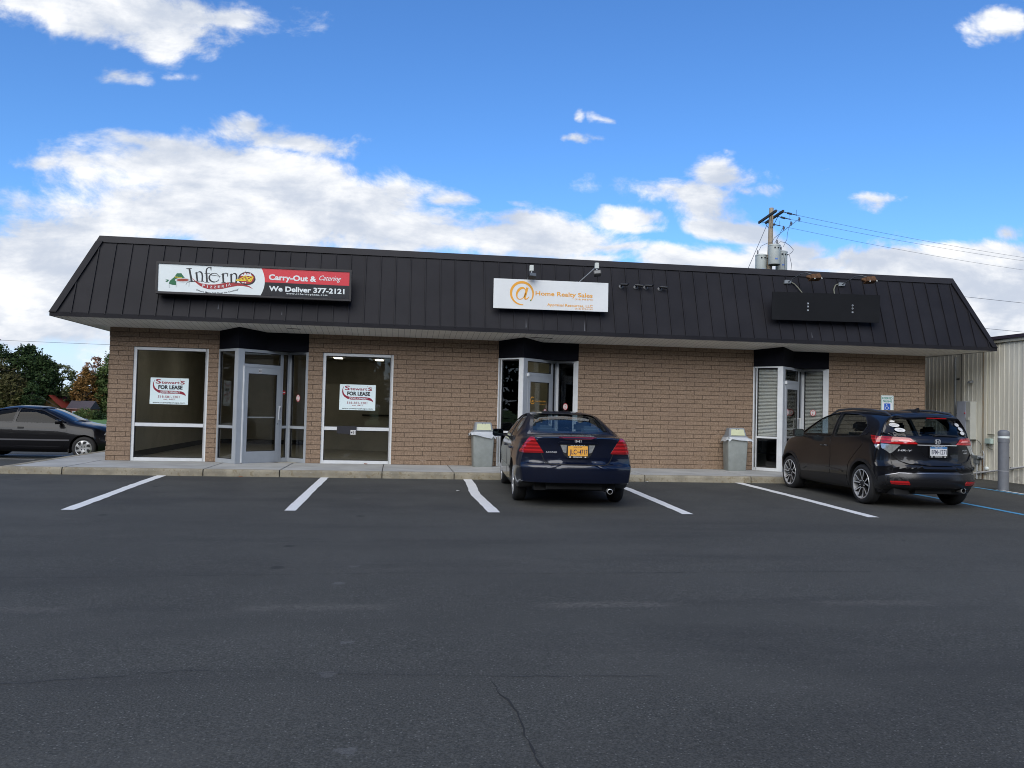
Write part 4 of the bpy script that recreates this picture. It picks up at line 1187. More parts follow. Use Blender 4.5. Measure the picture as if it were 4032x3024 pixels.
mb.build('sign_plate', [m_sgn, m_sgreen, m_sblue], ps)
mb = MB()
for zz in (.03, .43): mb.lathe([(.0, .006), (.006, .005), (.008, 0)], 8, M=Matrix.Translation((0, -.005, zz)) @ Matrix.Rotation(R(90), 4, 'X'))
mb.build('screw', m_alu_w, ps)

# ------------------------------------------------------------------ waste bins with bag collars
m_bin = mat('grey green plastic', (.29, .312, .298), .55, var=.12, vscale=5, dark=(.235, .255, .24), bump=.1, bscale=60)
m_lid = mat('grey plastic lid', (.22, .24, .26), .5, var=.1, vscale=6)
m_flap = mat('yellowed flap', (.50, .52, .33), .5, var=.1, vscale=7)
m_bag = bpy.data.materials.new('thin clear bag'); m_bag.use_nodes = True
b_ = m_bag.node_tree.nodes['Principled BSDF']
b_.inputs['Base Color'].default_value = (.62, .65, .68, 1); b_.inputs['Roughness'].default_value = .25; b_.inputs['Alpha'].default_value = .62
def bin_(loc, rz, seed, lab, wind):
    e = empty('waste_bin', loc, rz, lab, 'waste bin', 'tapered plastic waste bins on the sidewalk')
    mb = MB()
    def ring(z, hw, hd, r=.03, n=4):
        return [(p[0], p[1], z) for p in rrect(-hw, hw, -hd, hd, r, n)]
    lv = [(0, .205, .165), (.01, .212, .172), (.70, .235, .20), (.71, .25, .215), (.755, .252, .217), (.757, .235, .20)]
    rings = [ring(*q) for q in lv]; n = len(rings[0])
    vs = [p for r_ in rings for p in r_]
    fs = [(i*n+k, i*n+(k+1) % n, (i+1)*n+(k+1) % n, (i+1)*n+k) for i in range(len(lv)-1) for k in range(n)]
    fs.append(tuple(range(n))[::-1]); fs.append(tuple((len(lv)-1)*n+k for k in range(n)))
    mb.add(vs, fs); mb.build('bin_body', m_bin, e, smooth=True, angle=50)
    mb = MB()
    lv = [(.757, .242, .207), (.79, .238, .203), (.80, .21, .185), (.975, .178, .12), (.985, .16, .10)]
    rings = [ring(*q, r=.035) for q in lv]
    vs = [p for r_ in rings for p in r_]
    fs = [(i*n+k, i*n+(k+1) % n, (i+1)*n+(k+1) % n, (i+1)*n+k) for i in range(len(lv)-1) for k in range(n)]
    fs.append(tuple(range(n))[::-1]); fs.append(tuple((len(lv)-1)*n+k for k in range(n)))
    mb.add(vs, fs); mb.build('lid', m_lid, e, smooth=True, angle=50)
    mb = MB()
    f0, f1 = (.815, -.187), (.955, -.136)
    mb.hexa([(-.165, f0[1]-.003, f0[0]), (.165, f0[1]-.003, f0[0]), (.165, f0[1]+.01, f0[0]), (-.165, f0[1]+.01, f0[0]),
             (-.145, f1[1]-.003, f1[0]), (.145, f1[1]-.003, f1[0]), (.145, f1[1]+.01, f1[0]), (-.145, f1[1]+.01, f1[0])])
    mb.build('flap', m_flap, e, bevel=.002)
    mb = MB()
    for xx in (-.03, .03): mb.box(xx-.008, xx+.008, f1[1]-.012, f1[1], .945, .958)
    mb.build('flap_hinge', m_gasket, e)
    # crumpled plastic collar
    rr = random.Random(seed); mb = MB(); K = 72; J = 6
    vs = []
    ph = [rr.uniform(0, 6.28) for _ in range(8)]
    for j in range(J+1):
        for k in range(K):
            an = 2*math.pi*k/K; u = j/J
            sx_, sy_ = (abs(math.cos(an))**.35)*math.copysign(1, math.cos(an)), (abs(math.sin(an))**.35)*math.copysign(1, math.sin(an))
            cr = sum(math.sin(an*(3+2*q)+ph[q])*.5/(1+q*.4) for q in range(7))*.016
            flare = .012+.045*u+cr*u+(.07*max(0, wind*sx_)**2*u if abs(sy_) < .999 else 0)
            z = .762 - (.085+.03*math.sin(an*2+ph[1])+.018*math.sin(an*9+ph[2]))*u**1.3 + .012*math.sin(an*13+ph[3])*u + .035*u*max(0, wind*sx_)
            if j == 0: z = .775
            vs.append((sx_*(.243+flare), sy_*(.208+flare*.7), z+rr.uniform(-.006, .006)*u))
    mb.add(vs, [(j*K+k, j*K+(k+1) % K, (j+1)*K+(k+1) % K, (j+1)*K+k) for j in range(J) for k in range(K)])
    o = mb.build('bag_collar', m_bag, e)
    md = o.modifiers.new('s', 'SOLIDIFY'); md.thickness = .001
    return e
bin_((1.925, -.235, 0), R(2), 3, 'waste bin with yellowed flap beside the dark realty doorway, left of the blue sedan', -.6)
bin_((7.80, -.30, 0), R(-3), 9, 'waste bin with its clear bag blown aside, beside the window with blinds', .9)

# ------------------------------------------------------------------ bollard
bo = empty('bollard', (12.49, -3.0, gz(12.49, -3)), 0, 'thick grey steel bollard with a white band before the metal building', 'bollard')
m_bol = mat('bollard sleeve', (.155, .165, .185), .5, var=.12, vscale=9, bump=.15, bscale=50)
mb = MB(); mb.lathe([(.103, 0), (.103, .985), (.109, .99), (.109, 1.075), (.103, 1.08)], 36); mb.build('post', m_bol, bo, smooth=True, angle=50)
mb = MB(); mb.lathe([(.106, 1.08), (.106, 1.122)], 36); mb.build('band', m_white, bo, smooth=True, angle=50)
mb = MB(); mb.lathe([(.103, 1.122), (.110, 1.127), (.110, 1.20), (.098, 1.228), (.06, 1.246), (0, 1.252)], 36); mb.build('cap', m_bol, bo, smooth=True, angle=50)
mb = MB(); mb.lathe([(.104, .395), (.107, .397), (.107, .408), (.104, .41)], 36); mb.build('ring', mat('seam', (.3, .31, .33), .5), bo, smooth=True)

# ------------------------------------------------------------------ metal sided building on the right
XW = 14.2
m_side, t, b = node_mat('beige steel siding'); g = G(t); P0 = g.n('ShaderNodeTexCoord').outputs['Object']; s_ = g.n('ShaderNodeSeparateXYZ', {0: P0})
st_ = g.n('ShaderNodeTexNoise', {'Vector': g.n('ShaderNodeVectorMath', {0: P0, 1: (6., 6., .5)}, operation='MULTIPLY').outputs[0], 'Scale': 1., 'Detail': 6., 'Roughness': .65}).outputs[0]
c1 = g.mix(g.mr(st_, .35, .7), (.66, .635, .54), (.79, .765, .65))
rustm = g.math('MULTIPLY', g.mr(s_.outputs[2], .5, -.1, 0., .7), g.mr(g.noise(P0, 5, 5, .7), .45, .7))
c1 = g.mix(rustm, c1, (.17, .13, .09))
t.links.new(c1, b.inputs['Base Color']); b.inputs['Roughness'].default_value = .5
mb2 = empty('metal_building', (XW, -6, -.2), 0, 'beige ribbed metal building with pipes and meters on its side', 'building')
MM = Matrix.Translation((-XW, 6, .2))
ZM = 3.16
mb = MB(MM)
y = -9.0; prof = []
while y < 14:
    prof += [(0, y), (0, y+.112), (-.007, y+.120), (-.007, y+.146), (0, y+.154)]; y += .154
vs = [(XW+a_, b2, -.4) for a_, b2 in prof]+[(XW+a_, b2, ZM) for a_, b2 in prof]; n = len(prof)
mb.add(vs, [(i, i+1, i+1+n, i+n) for i in range(n-1)])
mb.box(XW+.03, XW+12, -9, 14, -.4, ZM, 0)
mb.build('wall', m_side, mb2)
mb = MB(MM); mb.box(XW-.06, XW+12.1, -9.05, 14.1, ZM, ZM+.075); mb.build('trim', mat('beige trim', (.46, .45, .38), .5), mb2)
mb = MB(MM); mb.box(XW-.10, XW+12.2, -9.1, 14.2, ZM+.076, ZM+.15); mb.build('roof_edge', mat('purple brown edge', (.045, .035, .05), .5), mb2)
m_ruststreak = mat('rusty seam', (.30, .20, .11), .8, var=.5, vscale=14, dark=(.34, .32, .25))
for yy_, w_, mm in ((-.21, .022, m_ruststreak), (.594, .02, mat('seam dark', (.13, .125, .11), .7))):
    mb = MB(MM); mb.box(XW-.034, XW-.023, yy_-w_, yy_+w_, -.1, ZM-.02); mb.build('seam', mm, mb2)
mb = MB(MM); mb.box(XW-.035, XW-.02, -.33, -.235, .0, ZM-.02); mb.build('flat_panel', m_side, mb2)
def wall_thing(name, label, cat, loc):
    e = empty(name, loc, 0, label, cat); return e, Matrix.Translation((-loc[0], -loc[1], -loc[2]))
m_pvc = mat('grey pvc', (.40, .42, .43), .5, var=.1, vscale=8)
m_meter = mat('meter grey', (.25, .29, .30), .45, .1)
# electric meter with its riser
e, M_ = wall_thing('electric_meter', 'round electric meter on a grey box below a tall vertical conduit', 'meter', (XW, .75, 1.0))
mb = MB(M_); mb.box(XW-.18, XW-.025, .60, .90, .99, 1.37); mb.build('meter_box', m_meter, e, bevel=.006)
mb = MB(M_); mb.lathe([(.085, 0), (.085, .05), (.078, .10), (.07, .13), (0, .14)], 20, M=Matrix.Translation((XW-.18, .80, 1.19)) @ Matrix.Rotation(R(-90), 4, 'Y')); mb.build('meter_dial', mat('meter glass', (.03, .035, .04), .15), e, smooth=True, angle=50)
mb = MB(M_); mb.tube([(XW-.07, .76, 1.37), (XW-.07, .76, 2.9)], .026, 10); mb.build('conduit', m_galv, e, smooth=True)
mb = MB(M_)
for z_ in (1.44, 2.32): mb.box(XW-.06, XW-.025, .66, .74, z_, z_+.035)
mb.build('strap', m_gasket, e)
# large breaker cabinet
e, M_ = wall_thing('electrical_cabinet', 'tall pale grey electrical cabinet with a switch on the metal wall', 'cabinet', (XW, .28, .82))
mb = MB(M_); mb.box(XW-.20, XW-.024, .19, .535, .82, 1.765); mb.build('cabinet_body', mat('cabinet lilac grey', (.40, .43, .50), .4, var=.06, vscale=4), e, bevel=.006)
mb = MB(M_); mb.box(XW-.195, XW-.024, .03, .188, .825, 1.76); mb.build('side_panel', mat('cabinet cream', (.50, .51, .47), .4, var=.06, vscale=4), e, bevel=.004)
mb = MB(M_); mb.box(XW-.215, XW-.196, .06, .17, 1.29, 1.38); mb.build('switch_box', mat('cabinet cream', (.5, .5, .5)), e, bevel=.003)
mb = MB(M_); mb.lathe([(.018, 0), (.016, .02), (0, .024)], 12, M=Matrix.Translation((XW-.20, .215, 1.47)) @ Matrix.Rotation(R(-90), 4, 'Y')); mb.build('button', m_red, e)
# conduit cluster under the cabinet
e, M_ = wall_thing('conduit_run', 'bent grey conduit with junction boxes below the pale cabinet', 'conduit', (XW, .1, .4))
mb = MB(M_); mb.tube([(XW-.08, .16, .82), (XW-.08, .16, .60), (XW-.08, .14, .50), (XW-.08, .06, .43), (XW-.08, -.02, .41), (XW-.08, -.25, .41)], .032, 12); mb.build('pipe', m_pvc, e, smooth=True)
mb = MB(M_); mb.box(XW-.14, XW-.025, -.15, .03, .36, .44); mb.build('junction_box', m_galv, e, bevel=.005)
mb = MB(M_); mb.box(XW-.13, XW-.025, -.10, -.0, .24, .35); mb.build('junction_box', m_galv, e, bevel=.005)
mb = MB(M_); mb.tube([(XW-.07, -.06, .24), (XW-.07, -.06, -.13)], .02, 10); mb.build('pipe', m_pvc, e, smooth=True)
mb = MB(M_); mb.tube([(XW-.06, -.23, .56), (XW-.09, -.29, .55), (XW-.09, -.32, .50), (XW-.08, -.31, .30), (XW-.07, -.29, .20)], .012, 8); mb.build('cable', m_pvc, e, smooth=True)
mb = MB(M_); mb.lathe([(.045, 0), (.045, .05), (.03, .06), (0, .06)], 16, M=Matrix.Translation((XW-.024, -.36, .145)) @ Matrix.Rotation(R(-90), 4, 'Y')); mb.build('round_box', m_white, e, smooth=True)
mb = MB(M_); mb.tube([(XW-.05, -.21, .35), (XW-.05, -.215, -.14)], .010, 8); mb.build('pipe', m_rust, e, smooth=True)
mb = MB(M_)
mb.tube([(XW-.04, -.03, .80), (XW-.05, -.12, .77), (XW-.05, -.17, .70), (XW-.05, -.16, .50)], .006, 6); mb.build('cable', m_gasket, e, smooth=True)
# small pale box, camera, tap, railing pipe
e, M_ = wall_thing('gas_regulator', 'small pale green box with a bent pipe between seam and bollard', 'utility box', (XW, -.47, .8))
mb = MB(M_); mb.box(XW-.12, XW-.024, -.57, -.37, .74, .87); mb.build('box_body', mat('pale mint', (.42, .53, .49), .5), e, bevel=.012)
mb = MB(M_); mb.box(XW-.06, XW-.024, -.59, -.40, .955, .975); mb.tube([(XW-.06, -.42, .74), (XW-.07, -.44, .66), (XW-.07, -.52, .62), (XW-.06, -.58, .62)], .012, 8); mb.build('pipe', m_cond, e, smooth=True)
e, M_ = wall_thing('wall_lamp', 'tiny grey wall lamp high on the metal siding', 'lamp', (XW, .2, 2.25))
mb = MB(M_); mb.hexa([(XW-.13, .15, 2.215), (XW-.02, .15, 2.23), (XW-.02, .25, 2.23), (XW-.13, .25, 2.215), (XW-.11, .16, 2.275), (XW-.02, .16, 2.29), (XW-.02, .24, 2.29), (XW-.11, .24, 2.275)]); mb.build('lamp_body', m_galv, e, bevel=.005)
e, M_ = wall_thing('water_tap', 'old brass water tap on the metal wall right of the bollard', 'tap', (XW, -1.08, .447))
mb = MB(M_); mb.tube([(XW-.02, -1.08, .45), (XW-.10, -1.09, .45), (XW-.13, -1.10, .42)], .016, 8); mb.tube([(XW-.09, -1.13, .475), (XW-.09, -1.05, .475)], .008, 6); mb.tube([(XW-.09, -1.09, .45), (XW-.09, -1.09, .475)], .008, 6); mb.build('tap_body', mat('old brass', (.12, .10, .06), .5, .5), e, smooth=True)
e, M_ = wall_thing('wall_pipe', 'long white pipe running low along the metal wall', 'pipe', (XW, -1, .1))
mb = MB(M_)
mb.tube([(XW-.07, 1.2, -.22), (XW-.07, .07, -.01), (XW-.07, -.72, .12), (XW-.07, -1.5, .25), (XW-.07, -4, .66)], .024, 10)
mb.build('pipe', mat('white painted pipe', (.58, .58, .58), .4), e, smooth=True)
mb = MB(M_)
for y_ in (-.1, -1.2, -2.6):
    z_ = -.01+(-y_+.07)*.165; mb.box(XW-.09, XW-.02, y_-.012, y_+.012, z_-.035, z_+.035)
mb.build('bracket', m_galv, e)
e, M_ = wall_thing('meter_cover', 'beige rectangular cover plate on the metal wall behind the grey car', 'cover plate', (XW, 1.05, 1.3))
mb = MB(M_); mb.box(XW-.07, XW-.024, .96, 1.20, 1.10, 1.46); mb.box(XW-.085, XW-.024, .97, 1.17, 1.462, 1.48, 1); mb.build('plate', [mat('aged cover', (.42, .38, .27), .6), m_gasket], e)

# ------------------------------------------------------------------ utility pole with transformers
up = empty('utility_pole', (19.42, 22.89, gz(19.4, 22.9)), 0, 'wooden utility pole with double crossarm standing behind the shops', 'utility pole')
UM = Matrix.Translation((-19.42, -22.89, -gz(19.4, 22.9)))
m_pole = mat('weathered pole', (.36, .29, .21), .85, var=.2, vscale=3)
m_arm = mat('tarred crossarm', (.035, .033, .030), .8, var=.3, vscale=6)
m_steel = mat('pole steel', (.07, .08, .10), .5, .3)
m_wire = mat('wire', (.05, .06, .08), .6)
ddir = Vector((-.11, -.994, 0)); adir = Vector((.994, -.11, 0)); wdir = Vector((.944, .33, 0))
P_ = Vector((19.45, 22.85, 0)); zA = 11.86
mb = MB(UM); mb.tube([(19.40, 22.89, gz(19, 22)-.4), (19.43, 22.88, 9), (19.47, 22.83, 12.34)], [.17, .14, .115], 16); mb.build('pole', m_pole, up, smooth=True, angle=60)
for s_, off in ((-1, -.19), (1, .19)):
    c = P_ + adir*off; 
    a_ = c + ddir*1.36 + Vector((0, 0, zA)); b2 = c - ddir*1.36 + Vector((0, 0, zA))
    mb = MB(UM); mb.bar(a_, b2, .09, .13); mb.build('crossarm', m_arm, up, bevel=.004)
mb = MB(UM)
for s_ in (-1, 1):
    mb.bar(P_ + ddir*s_*.65+adir*.19+Vector((0, 0, zA-.05)), P_ + Vector((0, 0, zA-.75)), .03, .01)
    mb.bar(P_ + ddir*s_*.65-adir*.19+Vector((0, 0, zA-.05)), P_ + Vector((0, 0, zA-.75)), .03, .01)
for q in (1.3, -1.3): mb.tube([P_+ddir*q-wdir*.25+Vector((0, 0, zA)), P_+ddir*q+wdir*.3+Vector((0, 0, zA))], .012, 6)
mb.build('brace', m_steel, up)
def arm_pt(q): return P_ + ddir*q + wdir*.25 + Vector((0, 0, zA))
WP = []
for q, dz_ in ((1.3, .0), (.35, .0), (-1.2, .0)):
    a_ = arm_pt(q); pts = [a_, a_+wdir*.28+Vector((0, 0, -.02)), a_+wdir*.75+Vector((0, 0, -.05))]
    mb = MB(UM)
    mb.tube([pts[0], pts[1]], .022, 6)
    for k in range(5):
        c = pts[1]+(pts[2]-pts[1])*(.1+k*.13); mb.tube([c, c+wdir*.02], .055, 10)
    mb.tube([pts[1], pts[2]+wdir*.25], .025, 6)
    mb.tube([pts[2]+wdir*.2, pts[2]+wdir*.2+Vector((0, 0, .28))], .008, 5)
    mb.build('insulator', m_steel, up)
    WP.append(pts[2]+wdir*.25)
m_tank = mat('transformer grey', (.40, .43, .41), .45, var=.08, vscale=3)
def transformer(cx, cy, zb, r, h, lab, bush):
    e = empty('transformer', (cx, cy, zb), 0, lab, 'transformer', 'pole-mounted transformers'); 
    mb = MB(); mb.lathe([(r*.96, 0), (r, .03), (r, h-.05), (r*1.05, h-.045), (r*1.06, h-.01), (r*.97, h+.02), (r*.5, h+.06), (0, h+.07)], 28); mb.build('tank', m_tank, e, smooth=True, angle=50)
    mb = MB(); mb.lathe([(r*.99, -.03), (r*1.0, -.005)], 28); mb.build('base_ring', m_gasket, e)
    for a_, d in bush:
        bx, by = d*math.cos(R(a_)), d*math.sin(R(a_))
        mb = MB(); mb.lathe([(.045, h-.02), (.04, h+.1), (.055, h+.11), (.035, h+.14), (.055, h+.16), (.035, h+.19), (.05, h+.21), (.03, h+.26), (0, h+.27)], 12, M=Matrix.Translation((bx, by, .02))); mb.build('bushing', mat('porcelain', (.20, .20, .21), .3), e, smooth=True, angle=60)
    mb = MB()
    for a_ in (-75, -110, -30): mb.box(r*math.cos(R(a_))-.03, r*math.cos(R(a_))+.03, r*math.sin(R(a_))-.05, r*math.sin(R(a_)), h-.20, h-.14)
    mb.build('lug', m_gasket, e)
    mb = MB(); vx = -.25
    for a_ in (-100,):
        mb.box(-.09, .05, -r-.004, -r+.02, .22, .30)
    mb.build('plate', mat('blue plate', (.10, .18, .45), .5), e)
    mb = MB(); mb.box(-.05, .05, r*.5, r+.25, h*.3, h*.36); mb.box(-.05, .05, r*.5, r+.25, h*.8, h*.86); mb.build('bracket', m_steel, e)
transformer(19.46, 22.40, 9.24, .305, 1.02, 'front grey transformer hanging before the pole', [(20, .2), (-20, .14)])
transformer(19.00, 22.98, 8.75, .30, 1.06, 'grey transformer on the left side of the pole', [(160, .18)])
transformer(20.12, 22.93, 9.04, .30, 1.0, 'grey transformer on the right side of the pole', [(170, .2), (200, .05)])
def wire(name, lab, cat, pts, r, group=None):
    o = MB(); o.tube(pts, r, 5); w = o.build(name, m_wire); tag(w, lab, cat, group); return w
def catenary(a_, b2, sag, n=14):
    a_ = Vector(a_); b2 = Vector(b2)
    return [a_+(b2-a_)*(i/n)-Vector((0, 0, sag*4*(i/n)*(1-i/n))) for i in range(n+1)]
wire('power_line', 'highest of the three wires running right from the pole top', 'wire', catenary(WP[0], WP[0]+wdir*45+Vector((0, 0, .9)), .55, 20), .008, 'wires leaving the pole to the right')
wire('power_line', 'middle one of the three wires leaving the pole to the right', 'wire', catenary(WP[1], WP[1]+wdir*45+Vector((0, 0, .9)), .50, 20), .008, 'wires leaving the pole to the right')
wire('power_line', 'lowest of the three wires running right from the crossarm', 'wire', catenary(WP[2], WP[2]+wdir*45+Vector((0, 0, .6)), .55, 20), .008, 'wires leaving the pole to the right')
wire('power_line', 'thin wire low in the sky above the right end of the roof', 'wire', [(30, 26.5, 8.88), (39.3, 28.2, 8.71), (60, 32, 8.5)], .012, 'wires low at the right edge')
wire('power_line', 'thin wire just above the metal building roof', 'wire', [(30, 26, 7.0), (39.36, 28.3, 6.9), (60, 32, 6.8)], .012, 'wires low at the right edge')
wire('power_line', 'long thin wire crossing the sky left of the building', 'wire', catenary((-60, 43, 6.4), (10, 50, 6.2), .9, 20), .012)
def loose(pts, r=.012):
    mb = MB(UM); mb.tube(pts, r, 6); mb.build('cable', m_wire, up, smooth=True)
wire('guy_wire', 'guy wire slanting down left from the crossarm', 'wire', [(19.25, 22.84, 11.46), (16.58, 19.27, 8.21), (13.2, 14.8, 4.1)], .014)
for pts in ([(21.37, 23.53, 12.0), (19.61, 22.75, 10.72), (19.42, 22.6, 10.46)], [(20.75, 23.23, 11.72), (20.46, 22.98, 11.08), (20.4, 22.9, 10.73), (20.18, 22.86, 10.3)],
            [(20.36, 23.29, 11.46), (20.08, 23.14, 11.0), (19.62, 22.7, 10.44)], [(19.64, 22.3, 10.1), (19.63, 22.3, 10.34), (19.75, 22.3, 10.45), (20.04, 22.3, 10.4), (20.29, 22.3, 10.25), (20.48, 22.31, 10.05), (20.44, 22.4, 9.93), (20.31, 22.55, 9.82)],
            [(20.41, 22.6, 9.84), (20.43, 22.53, 9.56), (20.5, 22.53, 9.32), (20.45, 22.6, 8.5)], [(18.85, 22.9, 10.06), (18.88, 22.73, 10.25), (19.19, 22.68, 10.41), (19.46, 22.64, 10.49)], [(19.95, 22.39, 9.9), (20.02, 22.39, 9.56), (20.04, 22.39, 9.22), (19.98, 22.41, 8.5)]):
    loose(pts)
for p in ((21.39, 23.53, 12.0), (20.78, 23.23, 11.66), (20.38, 23.29, 11.41)):
    mb = MB(UM); mb.tube([Vector(p)+Vector((0, 0, .12)), Vector(p)-Vector((0, 0, .12))], .035, 8); mb.bar(Vector(p)+Vector((.06, 0, .08)), Vector(p)+Vector((.06, 0, -.06)), .03, .03); mb.build('fuse_clamp', m_steel, up)

# ------------------------------------------------------------------ far houses, bushes, trees
HX = Vector((.990, -.138, 0)); HY = Vector((.138, .990, 0))
def far_M(x, y, z): return Matrix(((HX.x, HY.x, 0, x), (HX.y, HY.y, 0, y), (0, 0, 1, z), (0, 0, 0, 1)))
m_rb = mat('red brick', (.16, .055, .035), .9, var=.25, vscale=2)
e = empty('brick_cottage', (-76.0, 194, -3.6), -.139, 'small brick outbuilding with dark roof at the far edge of the lawn', 'house'); e.scale = (.92, .92, 1)
mb = MB(); mb.box(-3.0, 3.0, 0, 5, -.5, 2.55); mb.build('wall', m_rb, e)
mb = MB(); mb.add([(-3.2, -.3, 2.5), (3.2, -.3, 2.5), (3.2, 2.5, 4.45), (-3.2, 2.5, 4.45), (3.2, 5.3, 2.5), (-3.2, 5.3, 2.5)], [(0, 1, 2, 3), (3, 2, 4, 5), (0, 3, 5), (1, 4, 2)]); mb.build('roof', mat('dark shingles', (.055, .045, .055), .8, var=.2, vscale=3), e)
mb = MB(); mb.box(-3.2, 3.2, -.33, -.3, 2.38, 2.5); mb.build('gutter', mat('gutter salmon', (.42, .22, .18), .6), e)
for wx, ww in ((-1.1, .5), (1.4, .55)):
    mb = MB(); mb.box(wx-ww, wx+ww, -.04, 0, .9, 1.9); f_ = mb.build('window', m_alu_w, e)
    mb = MB(); mb.box(wx-ww+.1, wx+ww-.1, -.05, -.042, 1.0, 1.8); mb.build('pane', mat('far pane', (.10, .16, .18), .1), f_)
e = empty('red_roofed_house', (-83.2, 197, -3.6), -.139, 'brick house with bright red gabled roof half hidden by dark trees', 'house'); e.scale = (.74, .74, .86)
mb = MB(); mb.box(-4.5, 3.3, 0, 9, -.5, 3.4); mb.add([(-4.5, .0, 3.4), (3.3, 0, 3.4), (-.6, 0, 6.2), (-4.5, 9, 3.4), (3.3, 9, 3.4), (-.6, 9, 6.2)], [(0, 1, 2), (3, 5, 4)]); mb.build('wall', mat('brown brick', (.10, .06, .018), .9, var=.2, vscale=2), e)
mb = MB(); mb.add([(3.9, -.6, 3.1), (-.6, -.4, 6.65), (-.6, 9.4, 6.65), (3.9, 9.4, 3.1), (-5.1, -.6, 3.1), (-5.1, 9.4, 3.1)], [(0, 1, 2, 3), (4, 5, 2, 1)]); mb.build('roof', mat('red roof', (.24, .032, .016), .7, var=.15, vscale=1), e)
mb = MB(); mb.add([(2.0, -2.5, 5.3), (2.6, -2.6, 4.5), (4.6, -2.2, 3.0), (4.4, 2, 3.0), (-.2, 2, 6.6), (-.2, -2, 6.6)], [(0, 1, 2, 3, 4, 5)]); mb.build('roof', MATS['red roof'], e)
mb = MB(); mb.box(.6, 2.0, -.05, -.002, .8, 2.0); f_ = mb.build('window', m_alu_w, e)
mb = MB(); mb.box(.7, 1.9, -.06, -.052, .9, 1.9); mb.build('pane', MATS['far pane'], f_)

def leaf_mat(name, c0, c1):
    m = bpy.data.materials.new(name); m.use_nodes = True; t = m.node_tree; b = t.nodes['Principled BSDF']; g = G(t)
    P0 = g.n('ShaderNodeTexCoord').outputs['Object']
    ge = g.n('ShaderNodeNewGeometry')
    f_ = g.math('ADD', g.math('MULTIPLY', g.mr(g.noise(P0, .45, 4, .6), .35, .65), .65), g.math('MULTIPLY', ge.outputs['Random Per Island'], .35))
    t.links.new(g.mix(f_, c0, c1), b.inputs['Base Color']); b.inputs['Roughness'].default_value = .8; b.inputs['Specular IOR Level'].default_value = .2
    b.inputs['Subsurface Weight'].default_value = 0
    return m
LM = {'dk': leaf_mat('dark leaves', (.016, .030, .010), (.040, .066, .020)), 'br': leaf_mat('browning leaves', (.045, .036, .013), (.075, .075, .024)),
      'lt': leaf_mat('pale leaves', (.05, .075, .025), (.16, .17, .08)), 'or': leaf_mat('orange leaves', (.085, .048, .018), (.25, .13, .035)),
      'gn': leaf_mat('green leaves', (.04, .065, .018), (.10, .13, .04)), 'pk': leaf_mat('thin rusty leaves', (.16, .08, .05), (.36, .20, .12)), 'bu': leaf_mat('bush leaves', (.03, .06, .025), (.06, .10, .04))}
m_bark = mat('bark', (.07, .055, .042), .9, var=.3, vscale=2)
def tree(name, lab, cat, x, y, zb, h, w, kind, seed, nclump=70, per=34, leaf=.42, base=.18, group=None, top=1., sparse=0., part_name='crown'):
    rr = random.Random(seed); nclump = int(nclump*1.9); leaf *= 1.45
    e = empty(name, (x, y, zb), 0, lab, cat, group)
    mb = MB()
    cz = h*(base+1)/2; rz_ = h*(1-base)/2
    tr_ = [(0, 0, -.6), (rr.uniform(-.02, .02)*h, rr.uniform(-.02, .02)*h, h*.3), (rr.uniform(-.03, .03)*h, 0, h*.62), (0, 0, h*.86)]
    mb.tube(tr_, [h*.030, h*.024, h*.015, h*.004], 8)
    for k in range(9):
        an = rr.uniform(0, 6.28); z0 = h*rr.uniform(.25, .7); L_ = w*.5*rr.uniform(.6, .95)
        p0 = Vector((0, 0, z0)); p2 = p0+Vector((math.cos(an)*L_, math.sin(an)*L_, h*rr.uniform(.08, .22))); p1 = (p0+p2)/2+Vector((0, 0, h*.02))
        mb.tube([p0, p1, p2], [h*.012, h*.008, h*.003], 6)
    mb.build('trunk', m_bark, e, smooth=True)
    mb = MB(); V = []; Fc = []
    for c in range(nclump):
        while True:
            p = Vector((rr.uniform(-1, 1), rr.uniform(-1, 1), rr.uniform(-1, 1)))
            if p.length <= 1: break
        if p.length > 0: p = p.normalized()*(p.length**.45)
        wz = 1-.35*max(0, p.z)**2 if top == 1 else 1-top*max(0, p.z)
        c0 = Vector((p.x*w/2*wz, p.y*w/2*wz, cz+p.z*rz_))
        cr = w*rr.uniform(.07, .15)*(1-.5*sparse)
        for q in range(per):
            d = Vector((rr.gauss(0, 1), rr.gauss(0, 1), rr.gauss(0, .7))); 
            if d.length > 2.2: continue
            o = c0+d*cr*.62
            s_ = leaf*rr.uniform(.55, 1.3)
            a_ = Vector((rr.gauss(0, 1), rr.gauss(0, 1), rr.gauss(0, .6))).normalized(); b2 = a_.cross(Vector((rr.gauss(0, 1), rr.gauss(0, 1), rr.gauss(0, 1)))).normalized()
            i = len(V)
            V += [o-a_*s_*.5, o+b2*s_*.28, o+a_*s_*.5, o-b2*s_*.28]
            Fc.append((i, i+1, i+2, i+3))
    me = bpy.data.meshes.new(part_name); me.from_pydata([tuple(v) for v in V], [], Fc); me.materials.append(LM[kind])
    o = bpy.data.objects.new(part_name, me); col.objects.link(o); o.parent = e
    return e
GF = 'trees beyond the far lawn'
def far(px, D_, zb=-3.6):      # px: metres right of the sight axis at 200 m
    return None
Z0 = -3.7
tree('dark_tree', 'tallest dark green tree at the left edge', 'tree', -99.0, 199, Z0, 19.8, 13, 'dk', 1, 130, 40, .55, .05, GF)
tree('dark_tree', 'dark green tree sloping down behind the parked black coupe', 'tree', -90.3, 200, Z0, 17.8, 11, 'dk', 2, 120, 40, .55, .05, GF)
tree('dark_tree', 'dark lower tree beside the pale drooping one', 'tree', -86.4, 199, Z0, 15.3, 7.5, 'dk', 3, 90, 40, .5, .05, GF)
tree('brown_green_tree', 'browning tree in front of the dark trees at the left edge', 'tree', -95.5, 190, Z0, 14.2, 14, 'br', 4, 120, 36, .5, .05, GF)
